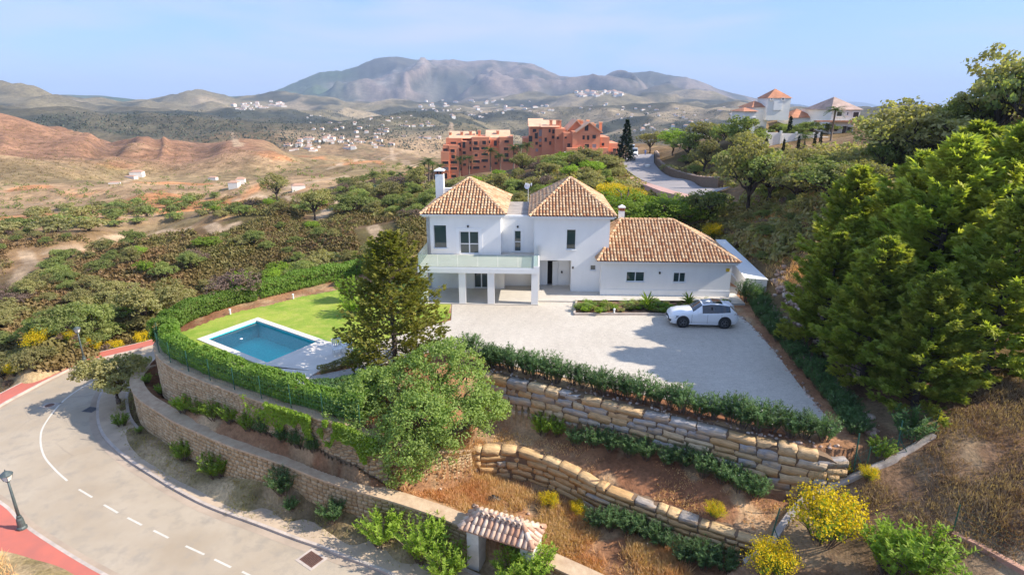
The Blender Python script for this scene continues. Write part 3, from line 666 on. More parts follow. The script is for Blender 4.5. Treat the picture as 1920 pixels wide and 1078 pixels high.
M_COPER = mat_plain('pinkish edge render', (0.48, 0.27, 0.19), 0.95, 0.12, 3, bmp=0.5, bscale=12)
M_BLDU = mat_stone2('split boulder stone', [(0.33, 0.30, 0.28), (0.45, 0.42, 0.40)], [(0.56, 0.36, 0.18), (0.60, 0.46, 0.29)], 0.50)
M_BLDL = mat_stone2('ochre boulder stone', [(0.36, 0.31, 0.27), (0.42, 0.37, 0.31)], [(0.54, 0.33, 0.15), (0.60, 0.43, 0.24)], 0.15)
def stone_mesh(name, mat, seed, sub=(3, 1, 2), rough=0.10, rnd=0.45):
    """unit stone, x along the wall, y outwards, z up, 12-50 faces"""
    r = np.random.RandomState(seed); nx, ny, nz = sub; V = {}; vs = []; fs = []
    def vid(i, j, k):
        if (i, j, k) not in V:
            p = np.array([2 * i / nx - 1, 2 * j / ny - 1, 2 * k / nz - 1])
            q = p / max(1e-6, (np.abs(p) ** 3).sum() ** (1 / 3)); edge = (np.abs(p) > 0.99).sum()
            p2 = p * (1 - rnd) + q * rnd; p2 += r.uniform(-rough, rough, 3) * np.array([.75, 0.30 if rnd < .2 else .7, 1.25])
            V[(i, j, k)] = len(vs); vs.append(p2 * 0.5)
        return V[(i, j, k)]
    for j in range(ny):
        for k in range(nz):
            fs += [(vid(0, j, k), vid(0, j, k + 1), vid(0, j + 1, k + 1), vid(0, j + 1, k)), (vid(nx, j, k), vid(nx, j + 1, k), vid(nx, j + 1, k + 1), vid(nx, j, k + 1))]
    for i in range(nx):
        for k in range(nz): fs += [(vid(i, 0, k), vid(i + 1, 0, k), vid(i + 1, 0, k + 1), vid(i, 0, k + 1)), (vid(i, ny, k), vid(i, ny, k + 1), vid(i + 1, ny, k + 1), vid(i + 1, ny, k))]
        for j in range(ny): fs += [(vid(i, j, 0), vid(i, j + 1, 0), vid(i + 1, j + 1, 0), vid(i + 1, j, 0)), (vid(i, j, nz), vid(i + 1, j, nz), vid(i + 1, j + 1, nz), vid(i, j + 1, nz))]
    return mesh_np(name, np.array(vs), np.array(fs), [mat], smooth=(rnd > 0.2))
def wall_frame(L):
    d = np.concatenate([[0], np.cumsum(np.hypot(*np.diff(L[:, :2], axis=0).T))])
    def at(s):
        p = [np.interp(s, d, L[:, k]) for k in range(4)]
        q = [np.interp(s + 0.15, d, L[:, k]) for k in range(2)]; q0 = [np.interp(s - 0.15, d, L[:, k]) for k in range(2)]
        t = np.array([q[0] - q0[0], q[1] - q0[1]]); t /= np.linalg.norm(t) + 1e-9
        return p, t
    return d[-1], at
def build_wall(root_name, L, label, th, course, length, mat, meshes, mort, coping, limit=300, depth=0.16, gap=0.03, jit=0.25, cope_h=0.08, cope_out=0.03, up=0.0, lean=0.0, skip_v=None):
    c0 = L[len(L) // 2]; root = empty(root_name, (c0[0], c0[1], c0[3]), 0, label, 'retaining wall')
    inv = Matrix.Translation(-Vector((c0[0], c0[1], c0[3])))
    # mortar / earth body behind the stones
    front = offset_line(L, 0.06); back = offset_line(L, th); n = len(L)
    V = [(p[0], p[1], p[2] - 0.04) for p in front] + [(p[0], p[1], p[2] - 0.04) for p in back] + [(p[0], p[1], p[3] - 0.5) for p in front] + [(p[0], p[1], p[3] - 0.5) for p in back]
    Fs = []
    for i in range(n - 1): Fs += [(i, i + 1, n + i + 1, n + i), (2 * n + i, 2 * n + i + 1, i + 1, i), (n + i, n + i + 1, 3 * n + i + 1, 3 * n + i)]
    Fs += [(0, n, 3 * n, 2 * n), (n - 1, 3 * n - 1, 4 * n - 1, 2 * n - 1)]
    V = [tuple(inv @ Vector(p)) for p in V]
    m = MB(); m.add(V, Fs); m.build('core', mort, root)
    if coping:
        a = offset_line(L, -cope_out)[:, :3]; bq = offset_line(L, th + 0.02)[:, :3]
        a[:, 2] += up; bq[:, 2] += up
        a = a - np.array([c0[0], c0[1], c0[3]]); bq = bq - np.array([c0[0], c0[1], c0[3]])
        ribbon('coping', a, bq, coping, root, kind=None, th=cope_h)
    S, at = wall_frame(L); items = []
    hmax = max(L[:, 2] - L[:, 3]); nc = max(1, int(round(hmax / course)))
    for k in range(nc):
        s = -random.uniform(0, length)
        while s < S:
            ln = length * random.uniform(1 - jit, 1 + jit * 1.3); s0 = max(s, 0); s1 = min(s + ln, S); s += ln
            if s1 - s0 < 0.25 * length: continue
            (x, y, zt, zb), t = at((s0 + s1) / 2); zt -= cope_h if coping else 0
            zb -= 0.1
            h = (zt - zb) / nc; z = zb + h * (k + 0.5) + random.uniform(-1, 1) * 0.04 * h
            if length > .5: h *= random.uniform(.92, 1.28)
            items.append((x, y, z, t, s1 - s0 - gap, h - gap * 0.8, (zt - zb)))
    items = [q for q in items if q[6] > 0.35]
    items.sort(key=lambda q: q[0] ** 2 + q[1] ** 2)
    rest_v = []; rest_f = []; base = 0
    for j, (x, y, z, t, l, h, hh) in enumerate(items):
        ang = math.atan2(t[1], t[0]); nrm = (-t[1], t[0]); dd = depth * random.uniform(0.85, 1.15)
        px, py = x + nrm[0] * (depth * 0.5 + random.uniform(-0.012, 0.03)), y + nrm[1] * (depth * 0.5 + random.uniform(-0.012, 0.03))
        if j < limit:
            o = link('stone', random.choice(meshes), root, (px - c0[0], py - c0[1], z - c0[3]), (random.uniform(-.03, .03), random.uniform(-.05, .05) * (0.3 if length < 0.5 else 1.5), ang), (l, dd, h))
        else:
            me_ = random.choice(meshes); vv = np.empty(len(me_.vertices) * 3); me_.vertices.foreach_get('co', vv); vv = vv.reshape(-1, 3) * np.array([l, dd, h])
            ca, sa = math.cos(ang), math.sin(ang)
            w_v = np.stack([vv[:, 0] * ca - vv[:, 1] * sa + px - c0[0], vv[:, 0] * sa + vv[:, 1] * ca + py - c0[1], vv[:, 2] + z - c0[3]], 1)
            ff = np.array([p.vertices[:] for p in me_.polygons]); rest_v.append(w_v); rest_f.append(ff + base); base += len(w_v)
    if rest_v:
        tag(link('stonework', mesh_np('stonework', np.vstack(rest_v), np.vstack(rest_f), [mat], smooth=True), root), kind='stuff')
    return root
random.seed(4)
M_SOILD = mat_plain('dark earth in the joints', (0.20, 0.13, 0.08), 0.95, 0.2, 3, bmp=0.4)
blk = [stone_mesh('sandstone_block', M_BLOCK, i, (2, 1, 1), 0.07, 0.25) for i in range(8)]
bld_u = [stone_mesh('boulder', M_BLDU, 20 + i, (3, 1, 2), 0.17, 0.14) for i in range(9)]
bld_l = [stone_mesh('boulder', M_BLDL, 40 + i, (3, 1, 2), 0.15, 0.14) for i in range(8)]
build_wall('stone_retaining_wall', UW, 'upper curved wall of small sandstone blocks below the pool hedge', 0.75, 0.27, 0.33, M_BLOCK, blk, M_MORT, M_COPE, cope_h=0.07)
build_wall('stone_retaining_wall', LW, 'lower curved wall of small sandstone blocks beside the road bushes', 0.75, 0.27, 0.33, M_BLOCK, blk, M_MORT, M_COPE, cope_h=0.10, cope_out=0.05)
build_wall('stone_retaining_wall', LW2, 'short sandstone wall with sandy coping on the right of the tiled gate', 0.75, 0.27, 0.33, M_BLOCK, blk, M_MORT, M_COPE, cope_h=0.10, cope_out=0.05)
build_wall('boulder_retaining_wall', BU, 'upper wall of big grey and orange boulders below the oleander row', 0.8, 0.46, 1.0, M_BLDU, bld_u, M_SOILD, None, depth=0.5, gap=0.035, jit=0.45)
build_wall('boulder_retaining_wall', BL, 'lower wall of big orange boulders beneath the bare soil terrace', 0.8, 0.42, 0.95, M_BLDL, bld_l, M_SOILD, None, depth=0.55, gap=0.035, jit=0.5)
# ---------------------------------------------------------------- terrace surfaces
M_PAVE, nt, b, o = new_mat('imprinted cream concrete drive')
c = mixc(nt, ramp(nt, noise(nt, 0.13, 5, 0.6), [(0.4, 0), (0.62, 1)]), (0.49, 0.435, 0.365), (0.57, 0.515, 0.44))
c = mixc(nt, ramp(nt, noise(nt, 0.9, 7, 0.7), [(0.5, 0), (0.7, 0.6)]), c, (0.50, 0.44, 0.375))
vor = _n(nt, 'ShaderNodeTexVoronoi', feature='DISTANCE_TO_EDGE'); vor.inputs['Scale'].default_value = 5.5; vor.inputs['Randomness'].default_value = 0.6
t_ = _n(nt, 'ShaderNodeTexCoord'); nt.links.new(t_.outputs['Object'], vor.inputs['Vector'])
ed = ramp(nt, vor.outputs['Distance'], [(0.0, 0.80), (0.05, 1.0)])
c = mixc(nt, 1.0, c, ed, 'MULTIPLY')
# faint turning-circle tyre marks
mpn = _n(nt, 'ShaderNodeMapping'); mpn.inputs['Location'].default_value = (-12.0, -36.5, 0); nt.links.new(t_.outputs['Object'], mpn.inputs[0])
wv = _n(nt, 'ShaderNodeTexWave', wave_type='RINGS', rings_direction='Z'); wv.inputs['Scale'].default_value = 0.35; wv.inputs['Distortion'].default_value = 1.5; wv.inputs['Detail'].default_value = 3; wv.inputs['Detail Scale'].default_value = 1.4
nt.links.new(mpn.outputs[0], wv.inputs['Vector'])
c = mixc(nt, 1.0, c, ramp(nt, wv.outputs['Fac'], [(0.0, 0.975), (0.5, 1.0), (1.0, 1.01)]), 'MULTIPLY')
c = mixc(nt, 1.0, c, ramp(nt, noise(nt, 14, 4, 0.7), [(0.3, 0.82), (0.7, 1.10)]), 'MULTIPLY')
c = mixc(nt, 1.0, c, ramp(nt, noise(nt, 2.6, 5, 0.75, sc=(1, 2.2, 1)), [(0.35, 0.88), (0.65, 1.05)]), 'MULTIPLY')
setc(nt, b, c); b.inputs['Roughness'].default_value = 0.85
nt.links.new(bump(nt, ed, 0.35, 0.01), b.inputs['Normal'])
DRIVE = [(690, 690), (745, 676), (830, 655), (880, 662), (935, 680), (1000, 694), (1100, 716), (1200, 738), (1300, 758), (1400, 778), (1480, 796), (1552, 806), (1545, 775), (1500, 722), (1455, 662), (1410, 610), (1378, 585), (1376, 570), (1385, 540), (1300, 520), (1000, 520), (860, 530), (848, 560), (846, 600), (700, 640), (672, 682)]
sheet('driveway', Pz([(u, v, 0) for u, v in DRIVE]), -0.012, M_PAVE)
M_PATH = mat_plain('grey exposed aggregate path', (0.42, 0.39, 0.36), 0.9, 0.14, 1.5, bmp=0.5, bscale=60)
PATH = [(552, 708), (600, 702), (650, 692), (690, 683), (705, 694), (672, 702), (640, 711), (600, 722), (566, 728)]
sheet('garden_path', Pz([(u, v, 0) for u, v in PATH]), -0.004, M_PATH)
M_LAWN, nt, b, o = new_mat('lawn')
c = mixc(nt, ramp(nt, noise(nt, 0.35, 5, 0.6), [(0.38, 0), (0.62, 1)]), (0.20, 0.31, 0.02), (0.34, 0.40, 0.045))
c = mixc(nt, ramp(nt, noise(nt, 1.4, 6, 0.7), [(0.5, 0), (0.75, 0.8)]), c, (0.44, 0.39, 0.10))
c = mixc(nt, 1.0, c, ramp(nt, noise(nt, 30, 4, 0.8), [(0.3, 0.6), (0.7, 1.35)]), 'MULTIPLY'); setc(nt, b, c); b.inputs['Roughness'].default_value = 0.9
nt.links.new(bump(nt, noise(nt, 45, 4, 0.8), 0.9, 0.05), b.inputs['Normal'])
LAWN = [(300, 634), (345, 620), (400, 598), (450, 582), (500, 572), (560, 556), (620, 545), (700, 530), (790, 515), (846, 560), (846, 598), (720, 640), (665, 680), (600, 696), (540, 700), (440, 680), (360, 655), (310, 645)]
pc = np.array([P(u, v, 0)[:2] for u, v in [(366, 635), (478, 596), (662, 655), (590, 712)]])
lawn_pts = Pz([(u, v, 0) for u, v in LAWN])
# ring-shaped lawn around the pool: a few quads would do, but a fine bmesh keeps its rim irregular
import bmesh
def lawn_mesh():
    poly = [p[:2] for p in lawn_pts]; xs = [p[0] for p in poly]; ys = [p[1] for p in poly]
    st = 0.22; X, Y = np.meshgrid(np.arange(min(xs), max(xs), st), np.arange(min(ys), max(ys), st))
    k = in_poly(X, Y, poly) & ~in_poly(X, Y, [tuple(_pc + (np.array(p[:2]) - _pc) * 1.05) for p in POOL])
    ids = -np.ones(X.shape, int)
    q = k[:-1, :-1] & k[1:, :-1] & k[:-1, 1:] & k[1:, 1:]
    jj, ii = np.where(q); n0, n1_ = X.shape
    idn = np.arange(X.size).reshape(X.shape)
    F_ = np.stack([idn[jj, ii], idn[jj, ii + 1], idn[jj + 1, ii + 1], idn[jj + 1, ii]], 1)
    used, invv = np.unique(F_, return_inverse=True)
    Z = 0.012 * (fbm(X * 1.5, Y * 1.5, 3, 2) - 0.5)
    V = np.stack([X.ravel(), Y.ravel(), Z.ravel() - 0.008], 1)[used]
    return mesh_np('lawn', V, invv.reshape(F_.shape), [M_LAWN], smooth=True)
tag(link('lawn', lawn_mesh()), kind='structure')
# ---------------------------------------------------------------- pool
M_COPING = mat_plain('cream pool coping', (0.66, 0.61, 0.54), 0.8, 0.06, 1.2, bmp=0.2, bscale=30)
M_TILE, nt, b, o = new_mat('blue pool mosaic')
vo = _n(nt, 'ShaderNodeTexVoronoi', distance='CHEBYCHEV'); vo.inputs['Scale'].default_value = 14; vo.inputs['Randomness'].default_value = 0.0
t_ = _n(nt, 'ShaderNodeTexCoord'); nt.links.new(t_.outputs['Object'], vo.inputs['Vector'])
wn = _n(nt, 'ShaderNodeTexWhiteNoise'); nt.links.new(vo.outputs['Position'], wn.inputs['Vector'])
setc(nt, b, ramp(nt, wn.outputs['Value'], [(0, (0.04, 0.68, 0.76)), (0.5, (0.07, 0.76, 0.84)), (1, (0.16, 0.82, 0.88))])); b.inputs['Roughness'].default_value = 0.3
M_WATER, nt, b, o = new_mat('pool water')
b.inputs['Base Color'].default_value = (0.52, 0.86, 0.94, 1); b.inputs['Roughness'].default_value = 0.02; b.inputs['IOR'].default_value = 1.33; b.inputs['Transmission Weight'].default_value = 1.0
nt.links.new(bump(nt, noise(nt, 3.2, 3, 0.6, dist=0.5), 0.35, 0.03), b.inputs['Normal'])
# sunlight passes straight through the thin water sheet for the light paths of the sun (same for every ray)
tr = _n(nt, 'ShaderNodeBsdfTransparent'); tr.inputs[0].default_value = (0.34, 1.0, 0.94, 1)
gl = _n(nt, 'ShaderNodeBsdfGlossy'); gl.inputs['Roughness'].default_value = 0.03; fz = _n(nt, 'ShaderNodeFresnel'); fz.inputs[0].default_value = 1.33
bn = bump(nt, noise(nt, 3.0, 3, 0.6, dist=0.6), 0.4, 0.03); nt.links.new(bn, gl.inputs['Normal']); nt.links.new(bn, fz.inputs['Normal'])
ms = _n(nt, 'ShaderNodeMixShader'); nt.links.new(fz.outputs[0], ms.inputs[0]); nt.links.new(tr.outputs[0], ms.inputs[1]); nt.links.new(gl.outputs[0], ms.inputs[2]); nt.links.new(ms.outputs[0], o.inputs[0])
pool = empty('swimming_pool', (_pc[0], _pc[1], 0), 0, 'rectangular turquoise swimming pool with cream coping on the lawn', 'swimming pool')
pl = np.array([p[:2] for p in POOL]) - _pc     # far, right, near, left corners
def grow(k, z): return [(p[0] * k[0] if False else p[0], p[1], z) for p in pl]
def quad_off(d):
    q = []
    for i in range(4):
        a, b_, c_ = pl[i - 1], pl[i], pl[(i + 1) % 4]
        e1 = (b_ - a) / np.linalg.norm(b_ - a); e2 = (b_ - c_) / np.linalg.norm(b_ - c_); q.append(b_ + (e1 + e2) * d)
    return q
o0 = quad_off(0.0); o1 = quad_off(0.42); oi_ = quad_off(-0.02)
m = MB()
n4 = 4
V = [(p[0], p[1], 0.04) for p in o1] + [(p[0], p[1], 0.04) for p in oi_] + [(p[0], p[1], -0.10) for p in o1] + [(p[0], p[1], -0.06) for p in oi_]
Fs = []
for i in range(4):
    j = (i + 1) % 4; Fs += [(i, j, 4 + j, 4 + i), (j, i, 8 + i, 8 + j), (4 + i, 4 + j, 12 + j, 12 + i)]
m.add(V, Fs); m.build('coping', M_COPING, pool)
D_ = -1.3
V = [(p[0], p[1], -0.03) for p in o0] + [(p[0], p[1], D_) for p in o0]
m = MB(); m.add(V, [(0, 1, 5, 4), (1, 2, 6, 5), (2, 3, 7, 6), (3, 0, 4, 7), (4, 5, 6, 7)]); m.build('basin', M_TILE, pool)
V = [(p[0], p[1], -0.13) for p in o0]; m = MB(); m.add(V, [(3, 2, 1, 0)]); wat = m.build('water', M_WATER, pool)
# broad steps along the near-right side (right corner -> near corner)
A1, A2 = o0[1], o0[2]; inw = (o0[3] - o0[2]) / np.linalg.norm(o0[3] - o0[2])
for k in range(4):
    w0, w1 = 0.42 * k, 0.42 * (k + 1); q = [A1 + inw * (w0 + .003), A2 + inw * (w0 + .003), A2 + inw * w1, A1 + inw * w1]
    MB().prism([(p[0], p[1]) for p in q], D_ + 0.002, -0.32 - 0.27 * k).build('step', M_TILE, pool)
B1 = o0[0]; inw2 = (o0[2] - o0[1]) / np.linalg.norm(o0[2] - o0[1])
# paved sun deck to the right of the pool
DECK = [(366, 635), (386, 644), (501, 690.5), (540, 702), (560, 715), (590, 708), (612, 695), (628, 684), (646, 668), (640, 645), (608, 636), (480, 596.5)]
def deck_mesh():
    d1 = [np.array(P(u, v, 0)[:2]) - _pc for u, v in [(596, 635), (655, 652), (663, 660), (636, 686), (596, 697), (560, 722), (548, 706), (520, 694), (500, 686)]]
    return d1
dk = deck_mesh(); cr = quad_off(0.422)
MB().prism([tuple(cr[1])] + [tuple(p) for p in dk[1:]] + [tuple(cr[2])], -0.12, 0.034).build('sun_deck', mat_plain('cream deck paving', (0.66, 0.61, 0.55), 0.85, 0.07, 0.8, bmp=0.25, bscale=25), pool)
MB().lathe([(0.10, 0), (0.10, 0.05), (0.0, 0.06)], 10, (tuple((np.array(P(452, 632, 0)[:2]) - _pc)) + (-0.16,))).build('skimmer_float', mat_plain('white plastic', (0.8, 0.8, 0.8), 0.4), pool)
# ================================================================ VILLA
M_WHITE = mat_plain('white rendered wall', (0.84, 0.83, 0.81), 0.85, 0.03, 0.6, bmp=0.15, bscale=14)
nt = M_WHITE.node_tree; b = [n for n in nt.nodes if n.type == 'BSDF_PRINCIPLED'][0]; src = b.inputs['Base Color'].links[0].from_socket
st_ = ramp(nt, noise(nt, 2.2, 5, 0.7, sc=(1.6, 1.6, 0.16)), [(0.50, 1.0), (0.74, 0.955)]); nt.links.new(mixc(nt, 1.0, src, st_, 'MULTIPLY'), b.inputs['Base Color'])
M_TRIM = mat_plain('white painted trim', (0.83, 0.83, 0.82), 0.6, 0.02, 2)
M_ALU = mat_plain('white window frame', (0.80, 0.81, 0.82), 0.35, 0.02, 2)
M_GLASS, nt, b, o = new_mat('dark window glass')
setc(nt, b, (0.035, 0.06, 0.062)); b.inputs['Roughness'].default_value = 0.04; b.inputs['Specular IOR Level'].default_value = 0.9; b.inputs['Coat Weight'].default_value = 0.4
M_TGLASS = bpy.data.materials.new('greenish balustrade glass'); M_TGLASS.use_nodes = True; nt = M_TGLASS.node_tree; nt.nodes.clear()
o = _n(nt, 'ShaderNodeOutputMaterial'); t1 = _n(nt, 'ShaderNodeBsdfTransparent'); t1.inputs[0].default_value = (0.90, 0.965, 0.94, 1)
g1_ = _n(nt, 'ShaderNodeBsdfGlossy'); g1_.inputs['Roughness'].default_value = 0.05; g1_.inputs['Color'].default_value = (0.9, 1, 0.97, 1)
d1_ = _n(nt, 'ShaderNodeBsdfDiffuse'); d1_.inputs['Color'].default_value = (0.66, 0.78, 0.75, 1)
m1 = _n(nt, 'ShaderNodeMixShader'); m1.inputs[0].default_value = 0.16; nt.links.new(t1.outputs[0], m1.inputs[1]); nt.links.new(d1_.outputs[0], m1.inputs[2])
fz = _n(nt, 'ShaderNodeFresnel'); fz.inputs[0].default_value = 1.5; m2 = _n(nt, 'ShaderNodeMixShader'); nt.links.new(fz.outputs[0], m2.inputs[0]); nt.links.new(m1.outputs[0], m2.inputs[1]); nt.links.new(g1_.outputs[0], m2.inputs[2]); nt.links.new(m2.outputs[0], o.inputs[0])
M_FLOOR = mat_plain('cream terrace floor tiles', (0.56, 0.52, 0.46), 0.6, 0.06, 1.0)
def mat_tile(name, a, b_, c_, d_):
    m, nt, b, o = new_mat(name); g = _n(nt, 'ShaderNodeNewGeometry')
    c = ramp(nt, g.outputs['Random Per Island'], [(0.0, a), (0.35, b_), (0.7, c_), (1.0, d_)])
    c = mixc(nt, 1.0, c, ramp(nt, noise(nt, 9, 5, 0.7), [(0.3, 0.68), (0.7, 1.2)]), 'MULTIPLY')
    c = mixc(nt, ramp(nt, noise(nt, 1.6, 5, 0.7), [(0.55, 0), (0.75, 0.55)]), c, (0.30, 0.16, 0.09))
    setc(nt, b, c); b.inputs['Roughness'].default_value = 0.85; nt.links.new(bump(nt, noise(nt, 30, 3), 0.3, 0.01), b.inputs['Normal']); return m
M_ROOF = mat_tile('aged clay roof tile', (0.42, 0.20, 0.10), (0.54, 0.32, 0.17), (0.64, 0.45, 0.28), (0.56, 0.36, 0.21))
M_ROOFB = mat_plain('shaded tile bed', (0.24, 0.12, 0.07), 0.95, 0.15, 4)
def tiles_on_slope(P0, P1, Q0, Q1, sp=0.27, ln=0.40, r=0.105, seg=5, seed=1, cut=None):
    """cover tiles on the slope whose eave runs P0->P1 and whose top edge runs Q0->Q1 (a triangle when Q0 == Q1); returns arrays"""
    R = np.random.RandomState(seed); P0, P1, Q0, Q1 = [np.array(p, float) for p in (P0, P1, Q0, Q1)]
    ex = P1 - P0; W = np.linalg.norm(ex); ex /= W; tmp = Q0 - P0; up = tmp - ex * tmp.dot(ex); Ls = np.linalg.norm(up); up /= Ls
    nrm = np.cross(ex, up); nrm *= np.sign(nrm[2])
    a0 = 0.0; b0 = W; a1 = (Q0 - P0).dot(ex); b1 = (Q1 - P0).dot(ex)
    V = []; Fq = []; base = 0; nx = int(W / sp); sp2 = W / nx
    ang = np.linspace(0, math.pi, seg + 1)
    rows = int(Ls / ln) + 1
    for i in range(nx):
        s = (i + 0.5) * sp2 + R.uniform(-.008, .008)
        for k in range(rows):
            t0 = k * ln; t1 = t0 + ln * 1.12; tm = min(1, (t0 + ln * 0.5) / Ls)
            lo = a0 + (a1 - a0) * tm; hi = b0 + (b1 - b0) * tm
            if s < lo + 0.02 or s > hi - 0.02 or t0 > Ls - 0.15: continue
            if cut and cut(P0 + ex * s + up * (t0 + ln / 2)): continue
            r0 = r * R.uniform(0.98, 1.08); r1 = r * 0.82; dx = R.uniform(-.012, .012); lift = R.uniform(0, 0.012)
            for (t, rr, h) in ((t0, r0, 0.035 + lift), (min(t1, Ls), r1, 0.0 + lift)):
                for q in ang: V.append(P0 + ex * (s + dx + rr * math.cos(q)) + up * t + nrm * (rr * 0.95 * math.sin(q) + h))
            for j in range(seg): Fq.append((base + j, base + j + 1, base + seg + 2 + j, base + seg + 1 + j))
            base += 2 * (seg + 1)
    return V, Fq
def ridge_tiles(A_, B_, r=0.13, ln=0.38, seg=6, seed=3):
    R = np.random.RandomState(seed); A_, B_ = np.array(A_, float), np.array(B_, float); L = np.linalg.norm(B_ - A_); d = (B_ - A_) / L
    sd = np.cross(d, (0, 0, 1.0)); sd /= np.linalg.norm(sd); up = np.cross(sd, d); V = []; Fq = []; base = 0
    n = max(1, int(L / ln))
    for i in range(n):
        for t, rr, h in ((i * L / n, r * R.uniform(.97, 1.05), 0.03), ((i + 1.1) * L / n, r * 0.85, 0.0)):
            for q in np.linspace(-0.15, math.pi + 0.15, seg + 1): V.append(A_ + d * min(t, L + .05) + sd * rr * math.cos(q) + up * (rr * math.sin(q) + h))
        for j in range(seg): Fq.append((base + j, base + j + 1, base + seg + 2 + j, base + seg + 1 + j))
        base += 2 * (seg + 1)
    return V, Fq
def hip_roof(root, ex, ey, z0, ridge, zr, mat=None, bed=None, name='roof', sp=0.27, cut=None, eave_t=0.14, faces=('f', 'r', 'b', 'l'), trim=None, r=0.105, ln=0.40):
    """ex, ey: eave rectangle, ridge: (xa, ya, xb, yb)"""
    mat = mat or M_ROOF; bed = bed or M_ROOFB
    x0, x1 = ex; y0, y1 = ey; xa, ya, xb, yb = ridge
    c = [(x0, y0, z0), (x1, y0, z0), (x1, y1, z0), (x0, y1, z0)]; Ra, Rb = (xa, ya, zr), (xb, yb, zr)
    alongx = abs(xb - xa) >= abs(yb - ya)
    roof = None; m = MB()
    m.add(c + [Ra, Rb], [(0, 1, 5, 4) if alongx else (0, 1, 4), (1, 2, 5) if alongx else (1, 2, 5, 4), (2, 3, 4, 5) if alongx else (2, 3, 5), (3, 0, 4) if alongx else (3, 0, 4, 5)])
    m.add(c, [(3, 2, 1, 0)]); roof = m.build(name, bed, root)
    if alongx: SL = {'f': (c[0], c[1], Ra, Rb), 'r': (c[1], c[2], Rb, Rb), 'b': (c[2], c[3], Rb, Ra), 'l': (c[3], c[0], Ra, Ra)}
    else: SL = {'f': (c[0], c[1], Ra, Ra), 'r': (c[1], c[2], Ra, Rb), 'b': (c[2], c[3], Rb, Rb), 'l': (c[3], c[0], Rb, Ra)}
    V = []; Fq = []
    for i, k in enumerate(faces):
        v, f = tiles_on_slope(*SL[k], seed=i + 5, sp=sp, cut=cut, r=r, ln=ln); bs = len(V); V += v; Fq += [tuple(q + bs for q in g) for g in f]
    tag(link('roof_tiles', mesh_np('roof_tiles', np.array(V), np.array(Fq), [mat], smooth=True), roof), kind='stuff')
    V = []; Fq = []
    lines = [(c[0], Ra), (c[1], Rb if alongx else Ra), (c[2], Rb), (c[3], Ra if alongx else Rb)]
    if np.hypot(xb - xa, yb - ya) > 0.3: lines.append((Ra, Rb))
    for i, (a, b_) in enumerate(lines):
        v, f = ridge_tiles(a, b_, seed=i, r=r * 1.25); bs = len(V); V += v; Fq += [tuple(q + bs for q in g) for g in f]
    tag(link('ridge_tiles', mesh_np('ridge_tiles', np.array(V), np.array(Fq), [mat], smooth=True), roof), kind='stuff')
    m = MB()
    ov = 0.0
    m.prism([(x0 + .03, y0 + .03), (x1 - .03, y0 + .03), (x1 - .03, y1 - .03), (x0 + .03, y1 - .03)], z0 - 0.10, z0 - 0.004)
    m.prism([(x0 + .16, y0 + .16), (x1 - .16, y0 + .16), (x1 - .16, y1 - .16), (x0 + .16, y1 - .16)], z0 - 0.24, z0 - 0.10)
    m.build('cornice', trim or M_TRIM, roof)
    return roof
def wall_with_holes(m, x0, x1, z0, z1, yf, yb, holes, mi=0):
    """wall in the xz plane between y=yf (front) and y=yb with rectangular openings (xa, xb, za, zb)"""
    xs = sorted({x0, x1} | {h[0] for h in holes} | {h[1] for h in holes})
    for a, b_ in zip(xs[:-1], xs[1:]):
        hs = sorted([h for h in holes if h[0] <= a + 1e-6 and h[1] >= b_ - 1e-6], key=lambda h: h[2]); z = z0
        for h in hs:
            if h[2] > z + 1e-6: m.box(a, b_, yf, yb, z, h[2], mi)
            z = h[3]
        if z < z1 - 1e-6: m.box(a, b_, yf, yb, z, z1, mi)
def window(root, xa, xb, za, zb, yf, panes=1, fw=0.05, recess=0.14, surround=0.0, sill=True, glass=None, frame=None, surm=None, name='window', horiz=None):
    m = MB(); y = yf + recess
    m.box(xa, xa + fw, y, y + .06, za, zb).box(xb - fw, xb, y, y + .06, za, zb).box(xa + fw, xb - fw, y, y + .06, za, za + fw).box(xa + fw, xb - fw, y, y + .06, zb - fw, zb)
    for k in range(1, panes):
        xm = xa + (xb - xa) * k / panes; m.box(xm - fw * .7, xm + fw * .7, y - .006, y + .056, za + fw, zb - fw)
    if horiz: m.box(xa + fw, xb - fw, y - .004, y + .052, horiz - fw * .5, horiz + fw * .5)
    w_ = m.build(name, frame or M_ALU, root)
    for k in range(panes):
        x0_ = xa + (xb - xa) * k / panes + fw * .7; x1_ = xa + (xb - xa) * (k + 1) / panes - fw * .7
        MB().box(x0_, x1_, y + .025, y + .037, za + fw * .7, zb - fw * .7).build('pane', glass or M_GLASS, w_)
    if sill: MB().box(xa - .06, xb + .06, yf - .07, yf + recess - .003, za - .06, za - .002).build('sill', M_TRIM, w_)
    if surround:
        s = surround; d = 0.035; m = MB()
        m.box(xa - s, xa - .001, yf - d, yf + .05, za - s * (0 if name == 'door' else 1), zb + s).box(xb + .001, xb + s, yf - d, yf + .05, za - s * (0 if name == 'door' else 1), zb + s).box(xa, xb, yf - d + .002, yf + .052, zb + .001, zb + s)
        m.build('surround', surm or M_TRIM, w_)
    return w_
VILLA = empty('villa', (0, 47.5, 0), rad(-2.5), 'large white two-storey villa with clay tiled hip roofs, portico and glass balcony', 'house')
EZ = 6.62
# ground floor and upper walls of the left block
m = MB()
m.box(-7.3, -7.0, .75, 10.6, 0, EZ - .2); m.box(-1.28, -0.98, 1.05, 10.6, 3.1, EZ - .2); m.box(-7.3, -.98, 10.3, 10.6, 0, EZ - .2)
wall_with_holes(m, -7.3, -.98, 3.1, EZ - .2, .75, 1.05, [(-6.72, -5.62, 3.62, 5.62), (-4.5, -2.86, 3.14, 5.1)])
wall_with_holes(m, -7.3, -.98, 0, 2.82, .75, 1.05, [(-3.35, -2.05, 0.05, 2.35)])
m.box(-7.0, -1.0, 1.05, 10.3, 2.82, 3.1)
m.build('wall', M_WHITE, VILLA)
